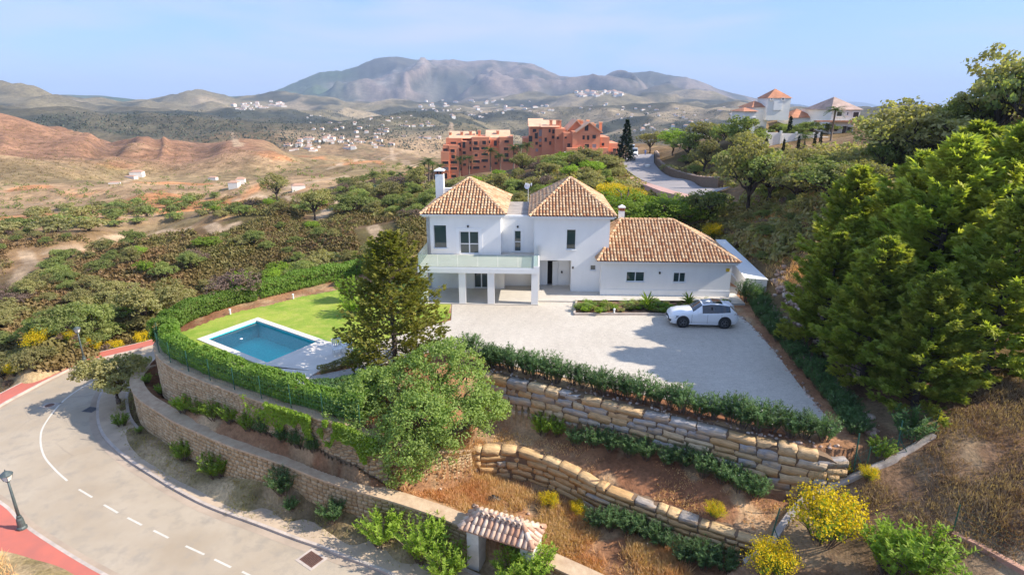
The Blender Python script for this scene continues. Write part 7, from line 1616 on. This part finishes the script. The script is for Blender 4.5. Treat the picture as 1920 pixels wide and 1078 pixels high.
m = MB(); m.add([(2.36, -.50, 1.672), (3.05, -.52, 1.735), (3.70, -.50, 1.705), (3.70, .50, 1.705), (3.05, .52, 1.735), (2.36, .50, 1.672), (2.36, -.50, 1.655), (3.05, -.52, 1.71), (3.70, -.50, 1.68), (3.70, .50, 1.68), (3.05, .52, 1.71), (2.36, .50, 1.655)], [(0, 1, 4, 5), (1, 2, 3, 4), (6, 7, 1, 0), (7, 8, 2, 1), (8, 9, 3, 2), (9, 10, 4, 3), (10, 11, 5, 4), (11, 6, 0, 5)]); m.build('sunroof', M_CARG, car)
m = MB(); m.add([(4.10, -.54, 1.60), (4.10, .54, 1.60), (4.42, .50, 1.575), (4.42, -.50, 1.575), (4.10, -.54, 1.56), (4.10, .54, 1.56), (4.42, .50, 1.545), (4.42, -.50, 1.545)], [(0, 1, 2, 3), (7, 6, 5, 4), (3, 2, 6, 7), (0, 3, 7, 4), (1, 5, 6, 2)]); m.build('spoiler', M_CARW, car)
car.scale = (kc, kc * .97, kc * 1.03); ca, sa = math.cos(ang), math.sin(ang)
# the near side (-y) wheels stand on the measured contact points
car.location = (cf[0] - kc * (fx * ca + .97 * sa), cf[1] - kc * (fx * sa - .97 * ca), -.010)
# ---------------------------------------------------------------- far traffic
def van(x, y, z, rz, label, L=4.8, w_=1.95, h=2.0, nm='white_van'):
    e = empty(nm, (x, y, z), rz, label, 'van'); ST_ = [(0, .4, w_ * .42, .75, .85, w_ * .35), (.1, .3, w_ * .48, .95, 1.05, w_ * .38), (.9, .3, w_ * .5, 1.1, 1.25, w_ * .40), (1.6, .3, w_ * .5, 1.15, h - .05, w_ * .42), (L - .3, .3, w_ * .5, 1.15, h, w_ * .43), (L, .35, w_ * .48, 1.1, h - .12, w_ * .42)]
    loft_car(e, ST_, (3,), (2,), (), M_CARW)
    for xx in (.85, L - .9):
        for s_ in (-1, 1): wheel(e, xx, s_ * (w_ * .5 - .12), .33, .22, s_)
    MB().box(-.02, .02, -w_ * .3, w_ * .3, .5, .72).build('grille', M_BLK, e); return e
i = int(.70 * (len(RT) - 1)); c = offset_line(RT, side * 1.6)[i]; t = RT[i + 1] - RT[i]; van(c[0], c[1], RT[i, 2] + .40, math.atan2(t[1], t[0]), 'small white van driving towards the camera on the ridge road')
i = int(.88 * (len(RT) - 1)); c = offset_line(RT, side * 3.0)[i]; van(c[0], c[1], RT[i, 2] + .40, math.atan2(t[1], t[0]), 'tall white van standing behind the first one, farther up the ridge road', 5.5, 2.1, 2.8)
# a pedestrian far up the road
def person(x, y, z, rz, label, h=1.7):
    e = empty('person', (x, y, z), rz, label, 'person'); me = bpy.data.meshes.new('body'); J = [(0, 0, .95), (0, 0, 1.25), (0, 0, 1.45), (0, 0, 1.53), (0, 0, 1.66), (.10, 0, .9), (.12, .04, .5), (.12, 0, .06), (-.10, 0, .9), (-.12, -.05, .5), (-.12, -.1, .06), (.2, 0, 1.4), (.26, .03, 1.12), (.26, -.08, .9), (-.2, 0, 1.4), (-.26, 0, 1.12), (-.26, -.08, .9), (.12, -.14, .04), (-.12, -.24, .04)]
    E_ = [(0, 1), (1, 2), (2, 3), (3, 4), (0, 5), (5, 6), (6, 7), (7, 17), (0, 8), (8, 9), (9, 10), (10, 18), (2, 11), (11, 12), (12, 13), (2, 14), (14, 15), (15, 16)]; Rr = [.15, .15, .13, .06, .10, .10, .07, .05, .10, .07, .05, .07, .05, .035, .07, .05, .035, .035, .035]
    me.from_pydata(J, E_, []); o = link('body', me, e); s = o.modifiers.new('skin', 'SKIN'); 
    for k, sv in enumerate(me.skin_vertices[0].data): sv.radius = (Rr[k], Rr[k]); sv.use_root = (k == 0)
    o.modifiers.new('sub', 'SUBSURF').levels = 1; me.materials.append(mat_plain('blue clothes', (0.10, 0.18, 0.42), 0.9)); return e
i = int(.84 * (len(RT) - 1)); c = offset_line(RT, -side * 1.2)[i]; person(c[0], c[1], RT[i, 2] + .42, 0, 'tiny figure in blue walking on the ridge road beyond the crossing')
# ---------------------------------------------------------------- tiled gate shelter by the lower wall
g0 = np.array(P(883, 1060, -5.25)[:2]); g1p = np.array(LW[-1, :2]); g2p = np.array(LW2[0, :2]); gdir = (g2p - g1p); gw_ = np.linalg.norm(gdir); ga = math.atan2(gdir[1], gdir[0])
gate = empty('gate_shelter', (g1p[0], g1p[1], -5.25), ga, 'small white gate shelter with a clay tiled hip roof between the sandstone walls', 'gate')
hg = 2.2
m = MB(); m.box(.02, .62, -.32, .82, -.1, hg).box(gw_ - .62, gw_ - .02, -.30, .82, -.1, hg).box(.62, gw_ - .62, .70, .82, -.1, hg); m.build('pillar', mat_plain('stained white render', (0.80, 0.77, 0.72), 0.9, 0.15, 1.5, bmp=.3), gate)
MB().box(.63, gw_ - .63, .55, .60, 0, hg - .2).build('metal_door', mat_plain('brown gate leaf', (0.10, 0.075, 0.06), 0.6), gate)
ex_ = (-.22, gw_ + .10); ey_ = (-.62, .95); rz_ = hg + .12
rf = MB(); xa_, xb_ = ex_[0] + .75, ex_[1] - .75; ym = .165
c4 = [(ex_[0], ey_[0], rz_), (ex_[1], ey_[0], rz_), (ex_[1], ey_[1], rz_), (ex_[0], ey_[1], rz_)]; RA, RB = (xa_, ym, rz_ + .44), (xb_, ym, rz_ + .44)
rf.add(c4 + [RA, RB], [(0, 1, 5, 4), (1, 2, 5), (2, 3, 4, 5), (3, 0, 4)]); rf.prism([(p[0], p[1]) for p in c4], rz_ - .11, rz_ - .004); roofg = rf.build('roof', mat_plain('pinkish roof slab', (0.48, 0.27, 0.20), 0.9, .15, 3, bmp=.4), gate)
M_GTILE, nt, b, o = new_mat('pale old clay tile'); oi = _n(nt, 'ShaderNodeObjectInfo')
c = ramp(nt, oi.outputs['Random'], [(0, (0.46, 0.25, 0.16)), (.5, (0.60, 0.43, 0.32)), (1, (0.68, 0.55, 0.44))]); c = mixc(nt, 1.0, c, ramp(nt, noise(nt, 12, 5, .7), [(.3, .65), (.7, 1.2)]), 'MULTIPLY'); setc(nt, b, c); b.inputs['Roughness'].default_value = .9
def one_tile(r=.105, ln=.42):
    V = []; seg = 6
    for t, rr in ((0, r), (ln, r * .8)):
        for q_ in np.linspace(0, math.pi, seg + 1): V.append((rr * math.cos(q_), t, rr * math.sin(q_)))
    for t, rr in ((0, r - .018), (ln, r * .8 - .018)):
        for q_ in np.linspace(0, math.pi, seg + 1): V.append((rr * math.cos(q_), t, rr * math.sin(q_)))
    n = seg + 1; Fq = [(j, j + 1, n + j + 1, n + j) for j in range(seg)] + [(2 * n + j + 1, 2 * n + j, 3 * n + j, 3 * n + j + 1) for j in range(seg)] + [(j + 1, j, 2 * n + j, 2 * n + j + 1) for j in range(seg)]
    return mesh_np('clay_tile', np.array(V), np.array(Fq), [M_GTILE], True)
tm = one_tile(); rt_ = one_tile(.13, .46)
def lay(mesh, p, yv, zv):
    yv = Vector(yv).normalized(); zv = Vector(zv); xv = yv.cross(zv).normalized(); zv = xv.cross(yv); M = Matrix((xv, yv, zv)).transposed().to_4x4(); M.translation = Vector(p)
    o = link('clay_tile', mesh, roofg); o.matrix_local = M; return o
def slope_tiles(P0, P1, Q0, Q1, sp=.245, ln=.38):
    P0, P1, Q0, Q1 = map(Vector, (P0, P1, Q0, Q1)); ex = (P1 - P0); W_ = ex.length; ex.normalize(); up = (Q0 - P0) - ex * (Q0 - P0).dot(ex); L_ = up.length; up.normalize(); nr = ex.cross(up); a1 = (Q0 - P0).dot(ex); b1 = (Q1 - P0).dot(ex); n = int(W_ / sp)
    for i in range(n):
        s = (i + .5) * W_ / n
        for k in range(int(L_ / ln) + 1):
            tm_ = min(1, (k * ln + ln * .4) / L_); lo, hi = a1 * tm_, W_ + (b1 - W_) * tm_
            if s < lo or s > hi or k * ln > L_ - .12: continue
            lay(tm, P0 + ex * (s + random.uniform(-.01, .01)) + up * (k * ln - .06) + nr * (.012 + random.uniform(0, .012)), up + nr * -.03 + ex * random.uniform(-.04, .04), nr)
slope_tiles(c4[0], c4[1], RA, RB); slope_tiles(c4[1], c4[2], RB, RB); slope_tiles(c4[2], c4[3], RB, RA); slope_tiles(c4[3], c4[0], RA, RA)
for a, b_ in ((c4[0], RA), (c4[1], RB), (c4[2], RB), (c4[3], RA), (RA, RB)):
    a, b_ = Vector(a), Vector(b_); n = max(1, int((b_ - a).length / .38)); d = (b_ - a).normalized()
    for i in range(n): lay(rt_, a + (b_ - a) * (i / n) + Vector((0, 0, .03)), d, Vector((0, 0, 1)))
# ---------------------------------------------------------------- fences
M_GRN = mat_plain('green coated steel', (0.025, 0.10, 0.065), 0.5, 0.1, 5)
def wire_fence(L, hgt, step, label, mesh=True, name='wire_fence', posts=None, sag=0):
    c0 = L[0]; e = empty(name, tuple(c0[:3]), 0, label, 'fence'); d = np.concatenate([[0], np.cumsum(np.hypot(*np.diff(L[:, :2], axis=0).T))])
    def at(s): return np.array([np.interp(s, d, L[:, k]) for k in range(3)]) - c0[:3]
    n = int(d[-1] / step)
    for i in range(n + 1):
        p = at(i * d[-1] / n); MB().tube([(p[0], p[1], p[2] - .2), (p[0], p[1], p[2] + hgt)], .028, 6).build('post', M_GRN, e)
    if mesh:
        m = MB()
        for z_ in np.arange(.1, hgt, .25): m.tube([tuple(at(s) + np.array([0, 0, z_])) for s in np.linspace(0, d[-1], n * 3)], .004, 3, caps=False)
        for s in np.arange(0, d[-1], .22): p = at(s); m.tube([(p[0], p[1], p[2]), (p[0], p[1], p[2] + hgt)], .004, 3, caps=False)
        tag(m.build('wire_mesh', M_GRN, e), kind='stuff')
    return e
fl_ = offset_line(UW, .22)[[i for i in range(len(UW)) if UW[i, 2] > -.3]][8:, :3].copy(); fl_[:, 2] += .02
wire_fence(fl_, 1.35, 2.1, 'green wire fence on the edge of the upper sandstone wall before the hedge')
K3 = np.array([P(u, v, z) for u, v, z in KERB]); K3s = smooth_line(K3, 5)
ribbon('plot_kerb', offset_line(K3s, -.14), offset_line(K3s, .14), mat_plain('rough pale concrete kerb', (0.46, 0.40, 0.36), .95, .25, 2, bmp=.8, bscale=8), th=.45)
def leaning_post(u, v, z, du, dv, h, label):
    a = np.array(P(u, v, z)); e = empty('fence_post', tuple(a), 0, label, 'fence post'); MB().tube([(0, 0, -.2), (du, dv, h)], .035, 6).build('pole', M_GRN, e); MB().tube([(du * .55, dv * .55, h * .5), (du * .3 + .45, -.35, -.05)], .022, 5).build('brace', M_GRN, e); return e
leaning_post(1440, 1026, -3.2, .35, .2, 1.9, 'leaning green fence post with brace on the pale kerb, right of the lower boulder wall')
leaning_post(1600, 886, -1.15, .15, .35, 1.9, 'green fence post with brace at the right end of the upper boulder wall')
leaning_post(1680, 852, -.35, .1, .2, 1.7, 'green fence post under the conifers on the pale kerb')
K4 = np.array([(p[0] + .05, p[1] + .05, p[2] + .02) for p in K3s]); wire_fence(K4[14:], 1.2, 3.0, 'sagging green wire fence along the pale kerb under the conifers')
fb = np.array([hit(u, v) for u, v in [(1785, 1002), (1830, 1022), (1880, 1050), (1930, 1078)]]); fb[:, 2] += .15
ribbon('low_wall_stub', offset_line(fb, -.13), offset_line(fb, .13), M_COPER, th=.5); wire_fence(fb, 1.3, 2.2, 'dark wire fence on a low pinkish wall at the bottom right corner')
# ---------------------------------------------------------------- planted bed before the wing
pb = empty('planter_bed', P(1230, 575, 0), 0, 'long planting bed with concrete kerb between the drive and the garage wing', 'planter'); ox, oy = pb.location.x, pb.location.y
pa, pb2, pc2, pd = [np.array(P(u, v, 0)[:2]) - np.array([ox, oy]) for u, v in [(1077, 590.5), (1376, 590), (1366, 566), (1081, 565)]]
def bar(p, q_, t, h, nm, mat, par): 
    d = (q_ - p) / np.linalg.norm(q_ - p); n_ = np.array([-d[1], d[0]]) * t / 2; return MB().prism([tuple(p - n_), tuple(q_ - n_), tuple(q_ + n_), tuple(p + n_)], -.05, h).build(nm, mat, par)
kk = .075; bar(pa + [0, 0], pb2, .15, .16, 'kerb', M_KERB, pb); bar(pd + [.0, -.02], pa + [0, kk + .001], .15, .158, 'kerb', M_KERB, pb); bar(pb2 + [0, kk + .001], pc2, .15, .159, 'kerb', M_KERB, pb)
MB().prism([tuple(pa + [.08, .08]), tuple(pb2 + [-.08, .08]), tuple(pc2 + [-.08, 0]), tuple(pd + [.08, 0])], -.04, .10).build('soil', mat_plain('brown bed soil', (0.24, 0.13, 0.075), .95, .3, 2, bmp=.8, bscale=6), pb)
yuc = stem_shrub(300, 'yucca', .75, .5, M_LIME, nst=1, per=70, L=.62, W=.06, leafup=1.0, spread=.1, fill=.05); lowc = [stem_shrub(301 + i, 'bed_plant', .42, .42, [M_LIME, M_OLIVE, M_OAK][i], nst=40, per=14, L=.12, W=.04) for i in range(3)]
rosette = palm(310, .25, mat=M_OAK, nf=16, fl=.95, tr=.06)
for u, v, s, k, lb in [(1092, 577, 1.0, rosette, 'spiky palm at the left end of the planting bed'), (1177, 573, .9, rosette, 'small spiky palm behind the bed light'), (1213, 583, 1.5, yuc, 'tall bright yucca in the middle of the planting bed'), (1238, 574, .85, rosette, 'small spiky palm right of the tall yucca'), (1290, 577, 1.25, yuc, 'darker yucca right beside the car bonnet'), (1321, 570, .85, rosette, 'small spiky palm behind the car windscreen')]:
    x, y, z = P(u, v, .1); put(k, 'spiky_plant', x, y, .09, lb, 'plant', s=s)
for i in range(110):
    u = rs.uniform(1084, 1366); v = rs.uniform(568, 588); x, y, z = P(u, v, .1); put(lowc[i % 3], 'bed_plant', x, y, .08, 'low ' + ('lime green', 'olive', 'dark green')[i % 3] + ' plant', 'plant', 'low plants in the bed', s=rs.uniform(.55, 1.15))
_bp = sorted([o for o in COL.objects if o.name.startswith('bed_plant') and o.parent is None], key=lambda o: o.location.x); _ct = {}
for o in _bp: k = o['label']; n = _ct.get(k, 0); _ct[k] = n + 1; o['label'] = ordn(n) + ' ' + k + ' from the left in the planting bed'
def bollard(u, v, z, label): x, y, z = P(u, v, z); e = empty('garden_light', (x, y, z), 0, label, 'garden light'); MB().lathe([(.06, 0), (.06, .30), (0, .31)], 10).build('post', M_TRIM, e); MB().lathe([(.085, .31), (.085, .40), (.0, .44)], 10).build('cap', M_ALU, e)
bollard(1151.5, 588, .10, 'small white garden light in the planting bed'); bollard(432, 589, 0, 'white garden light by the hedge at the left of the lawn'); bollard(550, 560, 0, 'white garden light by the hedge at the back of the lawn')
# white garden chairs by the deck
def chair(x, y, z, rz, label, s=1.0, tip=0):
    e = empty('white_chair', (x, y, z), rz, label, 'garden chair'); e.scale = (s, s, s); e.rotation_euler = (tip, 0, rz)
    MB().box(-.3, .3, -.3, .3, .40, .45).build('seat', M_TRIM, e, bevel=.02)
    m = MB()
    for k in range(5): m.box(-.28 + k * .125, -.20 + k * .125, .27, .31, .5, .98)
    m.box(-.3, .3, .265, .315, .94, 1.02).box(-.3, .3, .265, .315, .45, .52); m.build('backrest', M_TRIM, e)
    for a in (-1, 1):
        for b_ in (-1, 1): MB().box(a * .27 - .025, a * .27 + .025, b_ * .27 - .025, b_ * .27 + .025, 0, .40).build('leg', M_TRIM, e)
        MB().box(a * .30 - .03, a * .30 + .03, -.28, .28, .62, .66).build('armrest', M_TRIM, e)
chair(*P(634, 664, .035), .5, 'white garden chair on the sun deck beside the ragged conifer'); chair(*P(650, 658, .035), -.7, 'white garden chair half hidden under the conifer branches', 1.0)
# black sack on the dry slope
x, y, z = hit(925, 940); sk = MB().lathe([(.18, 0), (.34, .10), (.33, .22), (.16, .34), (.05, .38), (.07, .44), (.0, .43)], 10).build('rubbish_sack', M_BLK, None, smooth=True, loc=(x, y, z)); sk.scale = (1.3, .8, .9); tag(sk, 'black plastic sack lying in the dry grass above the gate roof', 'sack')
# ---------------------------------------------------------------- rubble along the right bank
def rocks(name, L, n, size, mat, seed, label, spread=.5):
    R = np.random.RandomState(seed); L = np.asarray(L); d = np.concatenate([[0], np.cumsum(np.hypot(*np.diff(L[:, :2], axis=0).T))]); V = []; Fq = []; b0 = 0; ms = [stone_mesh('r', mat, 400 + i, (2, 2, 2), .16, .6) for i in range(5)]
    for i in range(n):
        s = R.uniform(0, d[-1]); x = np.interp(s, d, L[:, 0]) + R.normal() * spread; y = np.interp(s, d, L[:, 1]) + R.normal() * spread; me_ = ms[i % 5]; vv = np.empty(len(me_.vertices) * 3); me_.vertices.foreach_get('co', vv); vv = vv.reshape(-1, 3); sz = R.uniform(*size)
        a = R.uniform(0, 6.28); ca_, sa_ = math.cos(a), math.sin(a); vv = vv * sz * np.array([1.2, .9, .75]); vv = np.stack([vv[:, 0] * ca_ - vv[:, 1] * sa_ + x, vv[:, 0] * sa_ + vv[:, 1] * ca_ + y, vv[:, 2] + gz(x, y) + sz * .2], 1); V.append(vv); Fq.append(np.array([p.vertices[:] for p in me_.polygons]) + b0); b0 += len(vv)
    return tag(link(name, mesh_np(name, np.vstack(V), np.vstack(Fq), [mat], True)), label, 'rocks', None, 'stuff')
r1 = smooth_line([P(u, v, .4) for u, v in [(1424, 552), (1450, 580), (1490, 628), (1540, 680), (1585, 735), (1640, 800)]], 5); rocks('rubble_rocks', r1, 420, (.16, .42), M_RUB, 1, 'loose pinkish rocks holding the bank right of the drive', .22)
r2 = smooth_line([P(u, v, .9) for u, v in [(1455, 530), (1490, 566), (1530, 606), (1570, 650), (1610, 690)]], 5); rocks('rubble_rocks', r2, 380, (.16, .42), M_RUB, 2, 'upper band of loose rocks below the conifers', .25)
rocks('loose_stones', offset_line(BU, .75), 160, (.05, .16), M_RUB, 3, 'small stones scattered along the top of the upper boulder wall', .22)
dr = np.array([P(u, v, 0) for u, v in [(1378, 585), (1410, 610), (1455, 662), (1500, 722), (1545, 775), (1552, 806)]]); rocks('loose_stones', resample(dr, 40), 150, (.05, .15), M_RUB, 4, 'small stones and litter along the right edge of the drive', .10)
rocks('loose_stones', np.array([P(u, v, -4.4) for u, v in [(690, 860), (740, 885), (800, 905), (900, 930), (990, 960)]]), 90, (.05, .22), M_RUB, 5, 'stones on the red soil below the big oak', .9)
# ---------------------------------------------------------------- dry grass
def tufts(name, poly, n, h, mat, seed, blades=9, label=None, z=None, spread=.13, world=False, clump=True):
    R = np.random.RandomState(seed); C = []; us = [p[0] for p in poly]; vs = [p[1] for p in poly]; m_ = n * 4
    x = R.uniform(min(us), max(us), m_); y = R.uniform(min(vs), max(vs), m_); k = in_poly(x, y, poly)
    if clump: k &= fbm(x / 1.6, y / 1.6, 3, seed) > R.uniform(.32, .62, m_)
    x, y = x[k][:n], y[k][:n]; z_ = ground_z(x, y); kk_ = np.repeat(np.arange(len(x)), blades); N_ = len(kk_)
    base = np.stack([x[kk_] + R.normal(size=N_) * spread, y[kk_] + R.normal(size=N_) * spread, z_[kk_] - .02], 1); hh = h * R.uniform(.5, 1.3, N_) * (0.6 + .8 * vnoise(x[kk_] / 2, y[kk_] / 2, 5))
    D = unit(np.stack([R.normal(size=N_) * .55, R.normal(size=N_) * .55, np.ones(N_)], 1)); V, Fq = leaf_fold(base + D * (hh * .5)[:, None], D, rsph(R, N_), hh, R.uniform(.018, .04, N_))
    return tag(link(name, mesh_np(name, V, Fq, [mat])), label, 'grass', None, 'stuff')
def wp(L, z): return [P(u, v, z)[:2] for u, v in L]
tufts('dry_grass', wp([(760, 925), (900, 880), (1000, 925), (1130, 975), (1260, 1020), (1300, 1090), (1020, 1090), (1000, 1040), (880, 985)], -4.7), 5200, .42, M_DRY, 1, 11, 'orange dry grass on the slope above the gate roof')
tufts('dry_grass', wp([(600, 850), (760, 860), (880, 890), (900, 960), (760, 930), (600, 885)], -3.8), 1100, .22, M_DRY, 2, 8, 'thin dry grass on the red soil below the oak')
tufts('dry_grass', wp([(940, 800), (1200, 870), (1480, 950), (1440, 1010), (1200, 930), (900, 835)], -2.7), 1500, .16, M_DRY, 3, 7, 'sparse dry grass on the soil terrace between the boulder walls')
tufts('dry_grass', [(12.3, 14), (16, 22.6), (19.5, 24), (24, 27), (33, 28), (33, 13), (20, 8)], 9500, .34, M_DRYG, 4, 9, 'grey brown dry grass covering the plot at the bottom right')
tufts('dry_grass', [(22, 43), (21.5, 62), (36, 62), (40, 50), (30, 42)], 3600, .5, M_DRY, 5, 8, 'tall pale dry grass on the bank behind the conifers', spread=.2)
lw_out = offset_line(LW, -.5); 
tufts('verge_grass', [tuple(p[:2]) for p in offset_line(LW, -.1)] + [tuple(p[:2]) for p in offset_line(LW, -1.7)[::-1]], 1500, .20, M_OLIVE, 6, 7, 'weeds at the foot of the lower sandstone wall')
tufts('verge_grass', [tuple(p[:2]) for p in offset_line(ro, g_out * 1.8)] + [tuple(p[:2]) for p in offset_line(ro, g_out * 4.2)[::-1]], 4200, .40, M_DRY, 7, 8, 'dry verge grass outside the red pavement')
sb = smooth_line([P(u, v, ROADZ) for u, v in [(0, 722), (60, 702), (110, 690), (150, 672), (200, 655), (250, 645), (280, 638)]], 4)
for i, p in enumerate(resample(sb, 16)):
    y_ = i in (1, 3, 4, 6, 8, 9, 11, 14); put(broom[i % 2] if y_ else purp, 'verge_bush', p[0] + rs.uniform(-.3, .3), p[1] + .5, gz(p[0], p[1] + .5) - .05, ordn(i) + (' bush from the left on the outer verge, yellow flowered' if y_ else ' bush from the left on the outer verge, brown and dry'), 'bush', s=rs.uniform(.6, .85) if y_ else rs.uniform(.5, .75))
# ================================================================ AIR
zmin = float(GZ.min()) - 1.0
hz = MB().box(-19000, 19000, -500, 19000, zmin - 30, float(GZ.max()) + 60).build('haze', None if False else bpy.data.materials.new('air'))
hm_ = hz.data.materials[0]; hm_.use_nodes = True; nt = hm_.node_tree; nt.nodes.clear(); o = _n(nt, 'ShaderNodeOutputMaterial'); pv_ = _n(nt, 'ShaderNodeVolumePrincipled')
pv_.inputs['Density'].default_value = 0.95e-4; pv_.inputs['Color'].default_value = (0.56, 0.72, 1.0, 1); pv_.inputs['Anisotropy'].default_value = 0.0
nt.links.new(pv_.outputs[0], o.inputs['Volume']); tag(hz, kind='stuff')
